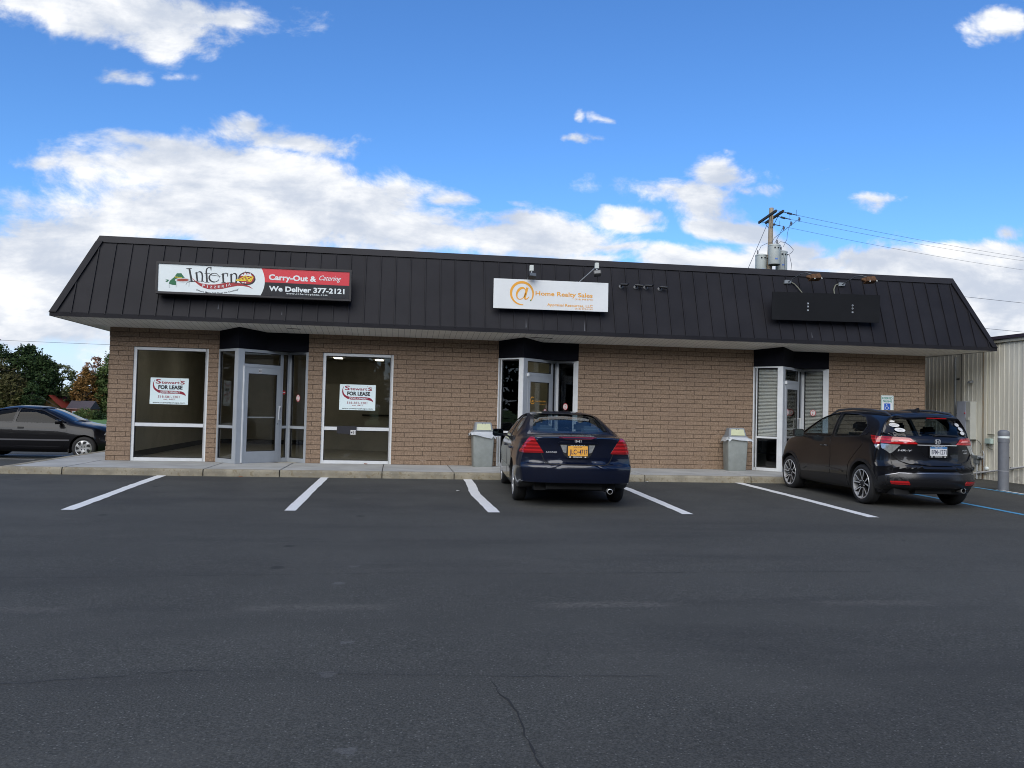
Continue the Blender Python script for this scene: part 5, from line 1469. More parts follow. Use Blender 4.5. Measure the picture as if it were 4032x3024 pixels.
tree('brown_green_tree', 'low browning tree above the roof of the black coupe', 'tree', -88.0, 186, Z0, 10.2, 9, 'br', 5, 90, 36, .45, .05, GF)
tree('pale_tree', 'pale loose-branched tree leaning over the gap of sky', 'tree', -83.0, 202, Z0, 14.0, 7.0, 'lt', 6, 60, 30, .45, .2, GF, sparse=.3)
tree('cypress', 'narrow dark conifer before the red roof', 'tree', -82.6, 184, Z0, 9.0, 4.4, 'dk', 16, 60, 36, .4, .02, GF, top=.7)
tree('orange_tree', 'orange autumn tree with bare twigs at its top', 'tree', -76.0, 204, Z0, 16.0, 6.6, 'pk', 7, 70, 22, .36, .25, GF, sparse=.6)
tree('orange_tree', 'dense orange and brown tree above the small brick outbuilding', 'tree', -76.6, 200, Z0, 12.6, 6.6, 'or', 8, 80, 30, .42, .05, GF, top=.6)
tree('green_tree', 'green tree behind the corner of the shop wall', 'tree', -70.9, 202, Z0, 17.2, 7.8, 'gn', 9, 120, 38, .45, .03, GF)
tree('green_tree', 'darker green tree between the orange trees and the wall', 'tree', -73.0, 207, Z0, 14.0, 6.5, 'dk', 10, 80, 34, .45, .03, GF)
tree('dark_tree', 'small dark pointed tree at the right of the sky gap', 'tree', -79.2, 206, Z0, 10.0, 4.6, 'dk', 11, 50, 34, .4, .03, GF, top=.8)
tree('orange_tree', 'little golden tree low in the sky gap', 'tree', -82.2, 214, Z0, 7.8, 5.0, 'or', 12, 40, 30, .4, .03, GF)
tree('round_bush', 'round green bush left of the brick outbuilding', 'bush', -77.9, 190, Z0, 2.5, 3.0, 'bu', 13, 30, 30, .25, 0, 'bushes along the far lawn')
tree('round_bush', 'wide brownish bush before the brick outbuilding', 'bush', -72.6, 189, Z0, 2.7, 5.2, 'gn', 14, 40, 30, .25, 0, 'bushes along the far lawn')
tree('round_bush', 'small green bush between the two larger bushes', 'bush', -75.0, 191, Z0, 2.0, 2.0, 'bu', 15, 24, 30, .22, 0, 'bushes along the far lawn')
tree('round_bush', 'dark bush at the wall end of the far lawn', 'bush', -69.8, 189, Z0, 2.4, 3.0, 'dk', 17, 24, 30, .25, 0, 'bushes along the far lawn')
for k in range(12):     # the dense wood closing the view further off
    tree('dark_tree', 'dark tree in the distant row closing the view', 'tree', -128+k*7.2, 228+3*math.sin(k*2.1), Z0, (13 if k not in (4, 5) else 5.5)+1.5*math.sin(k*1.7), 11, 'dk', 30+k, 46, 28, .7, .0, 'distant row of dark trees')
tree('unseen_tree', 'thin-crowned tree across the road, out of the picture', 'tree', -1.2, -56, gz(0, -50)-.4, 9, 6, 'dk', 99, 26, 14, .5, .0, 'trees across the road', sparse=.6)
# trees the windows mirror; unseen left and far rows added to darken the panes
for k, (x, y, h, w) in enumerate(((-25, -62, 9, 14), (-15, -63, 9, 14), (-6.8, -62, 8, 9), (5, -62, 8, 9), (15, -63, 9, 14), (26, -62, 9, 14), (-20, -50, 17, 16), (-9.5, -52, 18, 12.5), (7, -52, 16, 12), (17, -56, 18, 17), (30, -52, 17, 16), (-31, -56, 18, 17), (44, -50, 18, 17), (-46, -50, 18, 17), (-60, -36, 17, 18), (-68, -18, 17, 18), (-74, 2, 17, 18), (-80, 22, 17, 18), (-86, 44, 17, 18), (-94, 68, 17, 18))):
    tree('unseen_tree', 'unseen tree out of the picture, placed for the windows to mirror', 'tree', x, y, gz(x, y)-.4, h, w, 'dk', 60+k, 90, 30, 1.1, .0, 'trees across the road')
# ------------------------------------------------------------------ cars
def pchip(xs, ys):
    xs = np.array(xs, float); ys = np.array(ys, float); h = np.diff(xs); d = np.diff(ys)/h; n = len(xs); m = np.zeros(n)
    for i in range(1, n-1):
        if d[i-1]*d[i] > 0:
            w1 = 2*h[i]+h[i-1]; w2 = h[i]+2*h[i-1]; m[i] = (w1+w2)/(w1/d[i-1]+w2/d[i])
    m[0], m[-1] = d[0], d[-1]
    def f(x):
        x = np.clip(x, xs[0], xs[-1]); i = np.clip(np.searchsorted(xs, x, side='right')-1, 0, n-2); t_ = (x-xs[i])/h[i]
        return (1+2*t_)*(1-t_)**2*ys[i]+t_*(1-t_)**2*h[i]*m[i]+t_*t_*(3-2*t_)*ys[i+1]+t_*t_*(t_-1)*h[i]*m[i+1]
    return f
def table(*p): return pchip([a for a, _ in p], [b_ for _, b_ in p])
class CarShape:
    def __init__(s, T, y0, y1, rear, front, lr=.55, lf=.7):
        s.T = T; s.y0 = y0; s.y1 = y1; s.rear = rear; s.front = front; s.lr = lr; s.lf = lf
    def half(s, y, ins=0., sub=6):
        T = {k: float(f(y)) for k, f in s.T.items()}
        zc, b_, wb, wr, dr, ww, zw, zb, wt = (T[k] for k in ('zc', 'b', 'wb', 'wr', 'dr', 'ww', 'zw', 'zb', 'wt'))
        b_ = min(b_, zc-.035)
        zr = max(zc-dr, b_+.012)
        K = [(0, zb), (wt*.7, zb), (wt, zb+.005), (ww-.02, zb+.12), (ww, zw), (ww*.45+wb*.55+.012, zw*.35+b_*.65), (wb, b_),
             (wb*.5+wr*.5+.035*(1 if zr-b_ > .15 else .3), b_*.5+zr*.5+.008), (wr, zr), (wr*.62, zc-dr*.22), (0, zc)]
        t_ = [0]
        for a, c in zip(K[:-1], K[1:]): t_.append(t_[-1]+max(1e-3, math.hypot(c[0]-a[0], c[1]-a[1])**.6))
        fx = pchip(t_, [k[0] for k in K]); fz = pchip(t_, [k[1] for k in K])
        tt = []
        for a, c in zip(t_[:-1], t_[1:]): tt += list(np.linspace(a, c, sub, endpoint=False))
        tt.append(t_[-1])
        P = [(float(fx(q)), float(fz(q))) for q in tt]
        if ins:
            P = [(max(0, x-ins) if x > 0 else 0, max(min(z, zc-ins), ins_z)) for x, z in P for ins_z in (s.cz,)]
        return P
    def warp(s, x, y, z):
        if y < s.y0+s.lr:
            k = 1-(y-s.y0)/s.lr; k = k*k*(3-2*k); y += k*s.rear(abs(x), z)
        if y > s.y1-s.lf:
            k = 1-(s.y1-y)/s.lf; k = k*k*(3-2*k); y -= k*s.front(abs(x), z)
        return (x, y, z)
    def mesh(s, step=.05, sub=6):
        n = int((s.y1-s.y0)/step); ys = list(np.linspace(s.y0, s.y1, n))
        ys = [s.y0, s.y0+.012]+ys[1:-1]+[s.y1-.012, s.y1]
        rings = []
        for y in ys:
            e = min(y-s.y0, s.y1-y); sc = 1-.022*max(0, 1-e/.06)**2
            h = s.half(y, 0, sub); zm = (h[0][1]+h[-1][1])/2
            P = [(x*sc, zm+(z-zm)*sc) for x, z in h]
            full = P + [(-x, z) for x, z in P[-2:0:-1]]
            rings.append([(x, y, z) for x, z in full])
        m = len(rings[0]); V = [p for r_ in rings for p in r_]
        Fc = [(i*m+k, (i+1)*m+k, (i+1)*m+(k+1) % m, i*m+(k+1) % m) for i in range(len(rings)-1) for k in range(m)]
        for end, ring, flip in ((0, rings[0], 1), (1, rings[-1], 0)):      # end caps as nested rings
            base = 0 if end == 0 else (len(rings)-1)*m
            prev = [base+k for k in range(m)]
            zm = sum(p[2] for p in ring)/m
            for sc in (.9, .8, .7, .6, .5, .4, .3, .2, .1):
                idx = []
                for p in ring:
                    idx.append(len(V)); V.append((p[0]*sc, p[1], zm+(p[2]-zm)*(sc if abs(p[2]-zm) > 0 else 1)))
                for k in range(m):
                    f = (prev[k], prev[(k+1) % m], idx[(k+1) % m], idx[k]); Fc.append(f if flip else f[::-1])
                prev = idx
            c = len(V); V.append((0, ring[0][1], zm))
            for k in range(m):
                f = (prev[k], prev[(k+1) % m], c); Fc.append(f if flip else f[::-1])
        return [s.warp(*p) for p in V], Fc

def mk(name, V, Fc, mats, mi=None):
    me = bpy.data.meshes.new(name); me.from_pydata([tuple(v) for v in V], [], Fc)
    for q in mats: me.materials.append(q)
    if mi is not None: me.polygons.foreach_set('material_index', mi)
    bm = bmesh.new(); bm.from_mesh(me); bmesh.ops.remove_doubles(bm, verts=bm.verts, dist=1e-5); bmesh.ops.recalc_face_normals(bm, faces=bm.faces); bm.to_mesh(me); bm.free()
    return bpy.data.objects.new(name, me)
def boolean(body, cutters):
    col.objects.link(body)
    for c in cutters:
        col.objects.link(c)
        md = body.modifiers.new('b', 'BOOLEAN'); md.operation = 'DIFFERENCE'; md.object = c; md.solver = 'EXACT'; md.material_mode = 'INDEX'
    dg = bpy.context.evaluated_depsgraph_get()
    me = bpy.data.meshes.new_from_object(body.evaluated_get(dg))
    for c in cutters: bpy.data.objects.remove(c)
    body.modifiers.clear()
    body.data = me
    me.polygons.foreach_set('use_smooth', [True]*len(me.polygons)); me.set_sharp_from_angle(angle=R(32))
    return body
class Patcher:
    VIEW = {'rear': ((0, 1, 0), (1, 0, 0)), 'front': ((0, -1, 0), (1, 0, 0)), 'left': ((1, 0, 0), (0, 1, 0)), 'right': ((-1, 0, 0), (0, 1, 0)), 'top': ((0, 0, -1), (1, 0, 0)),
            'rl': ((.7071, .7071, 0), (.7071, -.7071, 0)), 'rr': ((-.7071, .7071, 0), (.7071, .7071, 0))}
    def __init__(s, V, Fc, parent): s.bvh = BVHTree.FromPolygons([Vector(v) for v in V], Fc); s.parent = parent
    def hit(s, view, a, b_):
        d, e = (Vector(q) for q in s.VIEW[view])
        if view == 'top': o = Vector((a, b_, 6))
        else: o = e*a+Vector((0, 0, b_))-d*8
        return s.bvh.ray_cast(o, d)[:2]
    def patch(s, name, poly, view, mats, off=.005, skirt=.014, res=.035, parent=None, m=0, clip=True):
        poly = [Vector(p) for p in poly]; pts = []
        n = len(poly)
        for i in range(n):
            a, c = poly[i], poly[(i+1) % n]; k = max(1, int((c-a).length/res))
            for j in range(k): pts.append(a+(c-a)*j/k)
        nb = len(pts)
        x0 = min(p.x for p in pts); x1 = max(p.x for p in pts); z0 = min(p.y for p in pts); z1 = max(p.y for p in pts)
        def inside(x, y):
            r_ = False
            for i in range(nb):
                a, c = pts[i], pts[(i+1) % nb]
                if (a.y > y) != (c.y > y) and x < (c.x-a.x)*(y-a.y)/(c.y-a.y)+a.x: r_ = not r_
            return r_
        inn = []
        nx, nz = int((x1-x0)/res), int((z1-z0)/res)
        for i in range(1, nx+1):
            for j in range(1, nz+1):
                x = x0+(x1-x0)*i/(nx+1); y = z0+(z1-z0)*j/(nz+1)
                if inside(x, y) and min((Vector((x, y))-p).length for p in pts) > res*.45: inn.append(Vector((x, y)))
        vv, ee, ff, ov, oe, of = delaunay_2d_cdt(pts+inn, [], [list(range(nb))], 1, 1e-5)
        V = []; ok = []
        d = Vector(s.VIEW[view][0])
        for p in vv:
            co, no = s.hit(view, p.x, p.y)
            if co is None: V.append(Vector((0, 0, 0))); ok.append(None); continue
            if no.dot(d) > 0: no = -no
            V.append(co+no*off); ok.append(no)
        Fc = [tuple(f) for f in ff if all(ok[i] is not None for i in f)]
        # outline edges get a short skirt
        cnt = {}
        for f in Fc:
            for i in range(len(f)): 
                k = (f[i], f[(i+1) % len(f)]); cnt[tuple(sorted(k))] = cnt.get(tuple(sorted(k)), 0)+1
        be = [(f[i], f[(i+1) % len(f)]) for f in Fc for i in range(len(f)) if cnt[tuple(sorted((f[i], f[(i+1) % len(f)])))] == 1]
        if skirt:
            mp = {}
            for a, c in be:
                for q in (a, c):
                    if q not in mp: mp[q] = len(V); V.append(V[q]-ok[q]*skirt)
                Fc.append((c, a, mp[a], mp[c]))
        me = bpy.data.meshes.new(name); me.from_pydata([tuple(v) for v in V], [], Fc)
        for q in (mats if isinstance(mats, (list, tuple)) else [mats]): me.materials.append(q)
        me.polygons.foreach_set('use_smooth', [True]*len(me.polygons)); me.set_sharp_from_angle(angle=R(40))
        o = bpy.data.objects.new(name, me); col.objects.link(o); o.parent = parent or s.parent
        return o
    def line(s, name, pts, view, w, mats, off=.004, parent=None, h=.003):
        """narrow strip lying on the body"""
        P = []
        for a, c in zip(pts[:-1], pts[1:]):
            a = Vector(a); c = Vector(c); k = max(1, int((c-a).length/.04)); P += [a+(c-a)*j/k for j in range(k)]
        P.append(Vector(pts[-1]))
        Q = []
        for p in P:
            co, no = s.hit(view, p.x, p.y)
            if co is not None: Q.append((co, no))
        mb = MB(); vs = []
        for i, (co, no) in enumerate(Q):
            t_ = Q[min(i+1, len(Q)-1)][0]-Q[max(0, i-1)][0]; sd_ = t_.cross(no).normalized()
            vs += [co-sd_*w/2-no*.004, co-sd_*w/2+no*off, co+sd_*w/2+no*off, co+sd_*w/2-no*.004]
        mb.add(vs, [(4*i+k, 4*i+k+1, 4*i+k+5, 4*i+k+4) for i in range(len(Q)-1) for k in range(3)])
        return mb.build(name, mats, parent or s.parent, smooth=True)
m_cdark = mat('car interior dark', (.010, .010, .011), .75)
m_rubber = mat('tyre rubber', (.016, .016, .017), .8, bump=.2, bscale=60)
m_trim = mat('black trim', (.012, .012, .013), .5)
m_chrome = mat('chrome', (.72, .73, .75), .22, .45)
m_cglass = glass_mat('car glass', (.50, .58, .62), 1.42)
m_tint = glass_mat('tinted car glass', (.25, .28, .30), 1.5)
m_lensr, t, b = node_mat('red lamp lens'); g = G(t)
P0 = g.n('ShaderNodeTexCoord').outputs['Object']; s_ = g.n('ShaderNodeSeparateXYZ', {0: P0})
ri = g.math('SINE', g.math('MULTIPLY', s_.outputs[2], 120.))
t.links.new(g.mix(g.mr(ri, -.4, .9), (.24, .004, .007), (.50, .012, .015)), b.inputs['Base Color']); b.inputs['Roughness'].default_value = .12; b.inputs['Coat Weight'].default_value = 1.
m_lensc = mat('clear lamp lens', (.55, .56, .55), .15, .6, coat=1., var=.35, vscale=25)
m_amber = mat('amber lens', (.55, .13, .01), .2, coat=1.)
def paint(name, c, metal=.35, rough=.32, coat=.8, spec=.4):
    return mat(name, c, rough, metal, coat=coat, spec=spec)
def wheel(x, y, r, w, kind, parent, side):
    """hub at (x outer face, y, r); side -1 left, +1 right"""
    e = bpy.data.objects.new('wheel', None); col.objects.link(e); e.parent = parent; e.location = (x, y, r)
    M_ = Matrix.Rotation(R(90*side), 4, 'Y')       # local +z points outwards
    ri = r*{'suv': .74, 'coupe': .68, 'sedan': .70}[kind]
    mb = MB(); mb.lathe([(ri, -w), (ri+.01, -w-.004), (r-.035, -w+.004), (r-.008, -w+.03), (r, -w*.72), (r, -w*.28), (r-.008, -.03), (r-.03, -.006), (r-.06, .0), (ri+.012, -.006), (ri, -.014)], 48, M=M_, caps=False)
    for gz_ in (-w*.35, -w*.5, -w*.65): mb.lathe([(r+.0008, gz_-.004), (r+.0008, gz_+.004)], 48, 1, M_, False)
    mb.build('tyre', [m_rubber, m_cdark], e, smooth=True, angle=40)
    mb = MB()
    mb.lathe([(ri+.004, -.012), (ri, -.004), (ri-.014, -.008), (ri-.02, -.05), (ri-.024, -.15)], 48, 0, M_, False)
    if kind == 'suv':
        mb.lathe([(ri-.015, -.09), (0, -.08)], 32, 1, M_, False)
        for k in range(5):
            a0 = 360/5*k
            for da, sk in ((-13, -8), (13, -2)):
                a1_ = a0+da
                pin, pout = .045, ri-.012
                def pp(rad, an, hw, z): 
                    c, s2 = math.cos(R(an)), math.sin(R(an)); return [(rad*c-hw*s2, rad*s2+hw*c, z), (rad*c+hw*s2, rad*s2-hw*c, z)]
                q = pp(pin, a0+da*.3, .014, -.030)+pp(pout, a1_+sk, .020, -.006)
                vs = [q[0], q[1], q[3], q[2]]; vs2 = [(a, c, z-.04) for a, c, z in vs]
                mb.add(vs2+vs, [(0, 1, 2, 3), (0, 4, 5, 1), (1, 5, 6, 2), (2, 6, 7, 3), (3, 7, 4, 0)], 1, M_)
                q2 = pp(pin+.02, a0+da*.35, .006, -.0285)+pp(pout-.006, a1_+sk, .015, -.0045)
                mb.add([q2[0], q2[1], q2[3], q2[2]], [(0, 1, 2, 3)], 0, M_)
        mb.lathe([(.055, -.05), (.055, -.03), (.04, -.02), (0, -.018)], 20, 1, M_)
        for k in range(5):
            an = R(72*k+36); mb.lathe([(.010, -.035), (.010, -.02), (0, -.018)], 8, 0, M_ @ Matrix.Translation((.065*math.cos(an), .065*math.sin(an), 0)))
    elif kind == 'coupe':
        mb.lathe([(ri-.006, -.012), (ri-.02, .004), (ri-.06, .012), (.09, .014), (.05, .004), (0, .004)], 48, 0, M_, False)
        for k in range(7):
            a0 = 360/7*k+8
            pts = [(ri-.024, a0-12), (ri-.020, a0), (ri-.022, a0+15), (ri-.05, a0+20), (ri-.09, a0+20), (ri-.11, a0+8), (ri-.06, a0-9)]
            mb.add([(q*math.cos(R(a_)), q*math.sin(R(a_)), .0185-.05*max(0, q-(ri-.05))) for q, a_ in pts], [tuple(range(7))], 1, M_)
        for k in range(4):
            an = R(90*k+45); mb.lathe([(.013, .012), (.013, .02), (0, .022)], 8, 1, M_ @ Matrix.Translation((.05*math.cos(an), .05*math.sin(an), 0)))
    else:
        mb.lathe([(ri-.02, -.07), (0, -.06)], 32, 1, M_, False)
        for k in range(7):
            an = R(360/7*k)
            c, s2 = math.cos(an), math.sin(an); hw0, hw1 = .020, .028
            vs = [(.03*c-hw0*s2, .03*s2+hw0*c, -.012), (.03*c+hw0*s2, .03*s2-hw0*c, -.012), ((ri-.01)*c+hw1*s2, (ri-.01)*s2-hw1*c, -.004), ((ri-.01)*c-hw1*s2, (ri-.01)*s2+hw1*c, -.004)]
            mb.add([(a, c_, z-.035) for a, c_, z in vs]+vs, [(0, 1, 2, 3), (4, 5, 6, 7), (0, 4, 5, 1), (1, 5, 6, 2), (2, 6, 7, 3), (3, 7, 4, 0)], 0, M_)
        mb.lathe([(.06, -.03), (.055, -.004), (0, -.002)], 20, 0, M_)
    rm = {'suv': mat('machined alloy', (.62, .63, .64), .3, .4), 'coupe': mat('hubcap silver', (.60, .61, .62), .3, .7), 'sedan': mat('silver alloy', (.55, .56, .58), .3, .5)}[kind]
    mb.build('rim', [rm, m_cdark], e, smooth=True, angle=30)
    return e
def seat(parent, x, y, z, mseat, w=.24, hr=True, h=.58, wide=None):
    mb = MB()
    M_ = Matrix.Translation((x, y, z)) @ Matrix.Rotation(R(14), 4, 'X')
    mb.box(-w, w, -.06, .06, 0, h, 0, M_); mb.box(-w, w, -.02, .48, -.1, .05, 0, Matrix.Translation((x, y, z)))
    o = mb.build('seat', mseat, parent, bevel=.05)
    if hr:
        mb = MB(); mb.box(-.135, .135, -.05, .05, h+.03, h+.20, 0, M_); mb.build('headrest', mseat, o, bevel=.04)
    return o
def emblem(mb, cx, cz, y, w, h, m=0):
    """outlined rounded badge with an H inside, lying in x,z at depth y"""
    o = rrect(cx-w/2, cx+w/2, cz-h/2, cz+h/2, w*.22, 4); i_ = rrect(cx-w/2+w*.08, cx+w/2-w*.08, cz-h/2+w*.08, cz+h/2-w*.08, w*.16, 4)
    n = len(o)
    mb.add([(p[0]*(1 if p[1] > cz else .96)+cx*(0 if p[1] > cz else .04), y, p[1]) for p in o]+[(p[0], y, p[1]) for p in i_], [(k, (k+1) % n, (k+1) % n+n, k+n) for k in range(n)], m)
    for s2 in (-1, 1):
        mb.add([(cx+s2*w*.34, y, cz+h*.40), (cx+s2*w*.20, y, cz+h*.40), (cx+s2*w*.12, y, cz-h*.0), (cx+s2*w*.16, y, cz-h*.40), (cx+s2*w*.28, y, cz-h*.40), (cx+s2*w*.27, y, cz)], [(0, 1, 2, 5), (5, 2, 3, 4)], m)
    mb.add([(cx-w*.16, y, cz+h*.06), (cx+w*.16, y, cz+h*.06), (cx+w*.15, y, cz-h*.08), (cx-w*.15, y, cz-h*.08)], [(0, 1, 2, 3)], m)
def plate(parent, cx, y, z0, w, h, txt, base, ink, band, tilt=0., top=None, dealer='MOHAWK'):
    e = bpy.data.objects.new('licence_plate', None); col.objects.link(e); e.parent = parent; e.location = (cx, y, z0); e.rotation_euler = (R(tilt), 0, 0)
    mb = MB(); mb.prism(rrect(-w/2-.012, w/2+.012, -.028, h+.014, .012), -.006, .004, 0); 
    add_text(mb, dealer, 0, -.021, .017, .13, None, 1, .03, 'CENTER', 0, -.0066)
    for sx_ in (-.115, .115): mb.box(sx_-.012, sx_+.012, -.0066, -.006, -.022, -.006, 1)
    for k in range(9): mb.box(-.11+k*.025, -.11+k*.025+.014, -.0066, -.006, h+.003, h+.009, 1)
    mb.build('plate_frame', [m_trim, m_sticker], e)
    mb = MB(); mb.prism(rrect(-w/2+.004, w/2-.004, .002, h-.002, .01), -.0085, -.0062, 0)
    if band: mb.prism([(-w/2+.006, h-.034), (w/2-.006, h-.034), (w/2-.006, h-.004), (-w/2+.006, h-.004)], -.0090, -.0085, 2)
    add_text(mb, 'NEW YORK', 0, h-.028, .018, .13, None, 3 if band else 1, .01, 'CENTER', 0, -.0094)
    a_, c_ = txt.split('-')
    add_text(mb, a_, -.020, .028, .074, .104, None, 1, .018, 'RIGHT', 0, -.0094)
    add_text(mb, c_, .020, .028, .074, .124, None, 1, .018, 'LEFT', 0, -.0094)
    mb.add([(-.014, -.0094, .065), (.006, -.0094, .073), (.012, -.0094, .056), (.0, -.0094, .050)], [(0, 1, 2, 3)], 1)
    mb.build('number_plate', [base, ink, band or base, m_sticker], e)
    return e
def mirror(parent, M_, paintm, sz=(.2, .13)):
    mb = MB(); w, h = sz
    o = rrect(-w/2, w/2, -h/2, h/2, .045, 5); n = len(o)
    vs = [(p[0], 0, p[1]) for p in o]+[(p[0]*.98, .07, p[1]*.95) for p in o]+[(p[0]*.7, .115, p[1]*.65) for p in o]
    fs = [(k, (k+1) % n, (k+1) % n+n, k+n) for k in range(n)]+[(k+n, (k+1) % n+n, (k+1) % n+2*n, k+2*n) for k in range(n)]+[tuple(range(2*n, 3*n)), tuple(range(n))[::-1]]
    mb.add(vs, fs, 0, M_)
    mb.hexa([(w*.3, .02, -h*.3), (w*.95, .03, -h*.55), (w*.95, .09, -h*.55), (w*.3, .07, -h*.3), (w*.3, .02, -h*.05), (w*.95, .03, -h*.3), (w*.95, .09, -h*.3), (w*.3, .07, -h*.05)], 1, M_)
    o_ = mb.build('side_mirror', [paintm, m_trim], parent, smooth=True, angle=50)
    mb = MB(); g_ = rrect(-w*.44, w*.44, -h*.42, h*.42, .035, 5)
    mb.add([(p[0], -.002, p[1]) for p in g_], [tuple(range(len(g_)))], 0, M_)
    mb.build('mirror_glass', mat('mirror glass', (.16, .21, .23), .06, 1.), o_)
def prismY(poly, y0, y1):
    n = len(poly); V = [(p[0], y0, p[1]) for p in poly]+[(p[0], y1, p[1]) for p in poly]
    return V, [tuple(range(n))[::-1], tuple(range(n, 2*n))]+[(i, (i+1) % n, (i+1) % n+n, i+n) for i in range(n)]
def prismX(poly, x0, x1):
    n = len(poly); V = [(x0, p[0], p[1]) for p in poly]+[(x1, p[0], p[1]) for p in poly]
    return V, [tuple(range(n)), tuple(range(n, 2*n))[::-1]]+[(i, i+n, (i+1) % n+n, (i+1) % n) for i in range(n)]
def cutter(parts, mats, mi=1):
    V = []; Fc = []
    for v, f in parts:
        b_ = len(V); V += v; Fc += [tuple(b_+i for i in q) for q in f]
    return mk('cut', V, Fc, mats, [mi]*len(Fc))
def cylX(y, z, r, x0, x1, n=40):
    return prismX([(y+r*math.cos(2*math.pi*k/n), z+r*math.sin(2*math.pi*k/n)) for k in range(n)], x0, x1)
def round_poly(pts, r=.05, n=4):
    out = []
    N_ = len(pts)
    for i in range(N_):
        p = Vector(pts[i]); a = (Vector(pts[i-1])-p); c = (Vector(pts[(i+1) % N_])-p)
        k = min(r, a.length*.45, c.length*.45); a = p+a.normalized()*k; c = p+c.normalized()*k
        for j in range(n+1):
            t_ = j/n; q = a*(1-t_)**2+p*2*t_*(1-t_)+c*t_*t_; out.append((q.x, q.y))
    return out
def grow(poly, d):
    """offset a polygon outwards by d (counter-clockwise or not)"""
    A_ = sum(poly[i][0]*poly[(i+1) % len(poly)][1]-poly[(i+1) % len(poly)][0]*poly[i][1] for i in range(len(poly)))
    s_ = 1 if A_ > 0 else -1; out = []; n = len(poly)
    for i in range(n):
        p0, p1, p2 = Vector(poly[i-1]), Vector(poly[i]), Vector(poly[(i+1) % n])
        a = (p1-p0).normalized(); c = (p2-p1).normalized(); n_ = Vector((a.y+c.y, -a.x-c.x))
        if n_.length < 1e-6: n_ = Vector((a.y, -a.x))
        n_.normalize(); out.append(tuple(p1+n_*d*s_))
    return out
def build_car(root, shp, wheels, rw, side_w, rear_w, front_w, paintm, cav, glassm=None, sides=(-1, 1), glass_side=None):
    V, Fc = shp.mesh()
    mats = [paintm, m_cdark]
    body = mk('body', V, Fc, mats, [0]*len(Fc))
    cuts = [cutter([cylX(y, r, rw, s_*.52, s_*1.3) if s_ > 0 else cylX(y, r, rw, -1.3, -.52) for (y, r) in wheels for s_ in (-1, 1)], mats)]
    # cabin hollow
    y0, y1, shp.cz, ins = cav
    ys = list(np.linspace(y0, y1, 30)); rings = []
    for y in ys:
        h = shp.half(y, ins, 4); h = [(max(x, 0), z) for x, z in h]
        full = h+[(-x, z) for x, z in h[-2:0:-1]]; rings.append([shp.warp(x, y, z) for x, z in full])
    m = len(rings[0]); CV = [p for r_ in rings for p in r_]; CF = [(i*m+k, (i+1)*m+k, (i+1)*m+(k+1) % m, i*m+(k+1) % m) for i in range(len(rings)-1) for k in range(m)]
    CF += [tuple(range(m)), tuple(range((len(rings)-1)*m, len(rings)*m))[::-1]]
    # trim the hollow to clean shape by its own convex ordering (drop degenerate bottom points)
    cuts.append(mk('cut', CV, CF, mats, [1]*len(CF)))
    if side_w: cuts.append(cutter([prismX(p, *(sorted((s_*.40, s_*1.3)))) for p in side_w for s_ in (-1, 1)], mats))
    if rear_w: cuts.append(cutter([prismY(*rear_w)], mats))
    if front_w: cuts.append(cutter([prismY(*front_w)], mats))
    body = boolean(body, cuts); body.name = 'body'; body.parent = root
    pt = Patcher(V, Fc, root)
    gm = glassm or m_cglass
    for p in side_w:
        for s_, vw in ((-1, 'left'), (1, 'right')):
            pt.patch('side_window', grow(p, .012), vw, glass_side or gm, off=-.008, skirt=0, res=.06)
    if rear_w: pt.patch('rear_window', grow(rear_w[0], .012), 'rear', gm, off=-.008, skirt=0, res=.06)
    if front_w: pt.patch('windscreen', grow(front_w[0], .012), 'front', gm, off=-.008, skirt=0, res=.06)
    return body, pt

# ======================= dark blue sedan
navy = paint('navy paint', (.0016, .0040, .017), .2, .28)
sedan = empty('parked_sedan', (2.76, -5.48, gz(2.76, -5.48)), R(-3.5), 'dark blue sedan with orange number plate, parked nose to the kerb', 'car')
T = dict(
    zc=table((-1.09, 1.045), (-1.0, 1.062), (-.75, 1.075), (-.46, 1.085), (-.30, 1.13), (.10, 1.275), (.48, 1.385), (.8, 1.428), (1.25, 1.445), (1.6, 1.43), (1.85, 1.385), (2.3, 1.20), (2.72, 1.02), (2.9, .985), (3.3, .90), (3.6, .80), (3.72, .70)),
    b=table((-1.09, .985), (-.5, 1.0), (0, .985), (1, .95), (2.4, .925), (2.8, .915), (3.3, .83), (3.72, .62)),
    wb=table((-1.09, .735), (-.8, .79), (-.2, .84), (.6, .865), (2.0, .865), (2.7, .83), (3.3, .78), (3.72, .66)),
    wr=table((-1.09, .66), (-.75, .68), (-.45, .69), (-.3, .675), (.1, .625), (.6, .585), (1.3, .575), (1.8, .60), (2.3, .67), (2.7, .72), (3.2, .66), (3.72, .55)),
    dr=table((-1.09, .02), (-.5, .03), (-.3, .045), (.4, .07), (1.2, .065), (1.8, .07), (2.4, .08), (2.8, .04), (3.72, .05)),
    ww=table((-1.09, .85), (-.85, .88), (-.4, .90), (.3, .905), (2.6, .905), (3.2, .88), (3.72, .80)),
    zw=table((-1.09, .62), (0, .64), (2.5, .62), (3.72, .5)),
    zb=table((-1.09, .37), (-.8, .34), (-.42, .24), (0, .20), (3.2, .18), (3.72, .22)),
    wt=table((-1.09, .81), (-.6, .83), (3.0, .80), (3.72, .65)))
def rear_s(x, z):
    f = pchip([.1, .24, .30, .42, .58, .635, .66, .75, .90, 1.0, 1.045, 1.08, 1.2], [.16, .11, .045, .01, .0, .012, .065, .075, .07, .055, .035, .05, .05])
    return float(f(z)) + .20*(x/.85)**3.2
def front_s(x, z): return float(pchip([.1, .3, .5, .62, .75, .9], [.12, .03, 0, .02, .10, .2])(z))+.34*(x/.85)**2.6
sh = CarShape(T, -1.09, 3.72, rear_s, front_s)
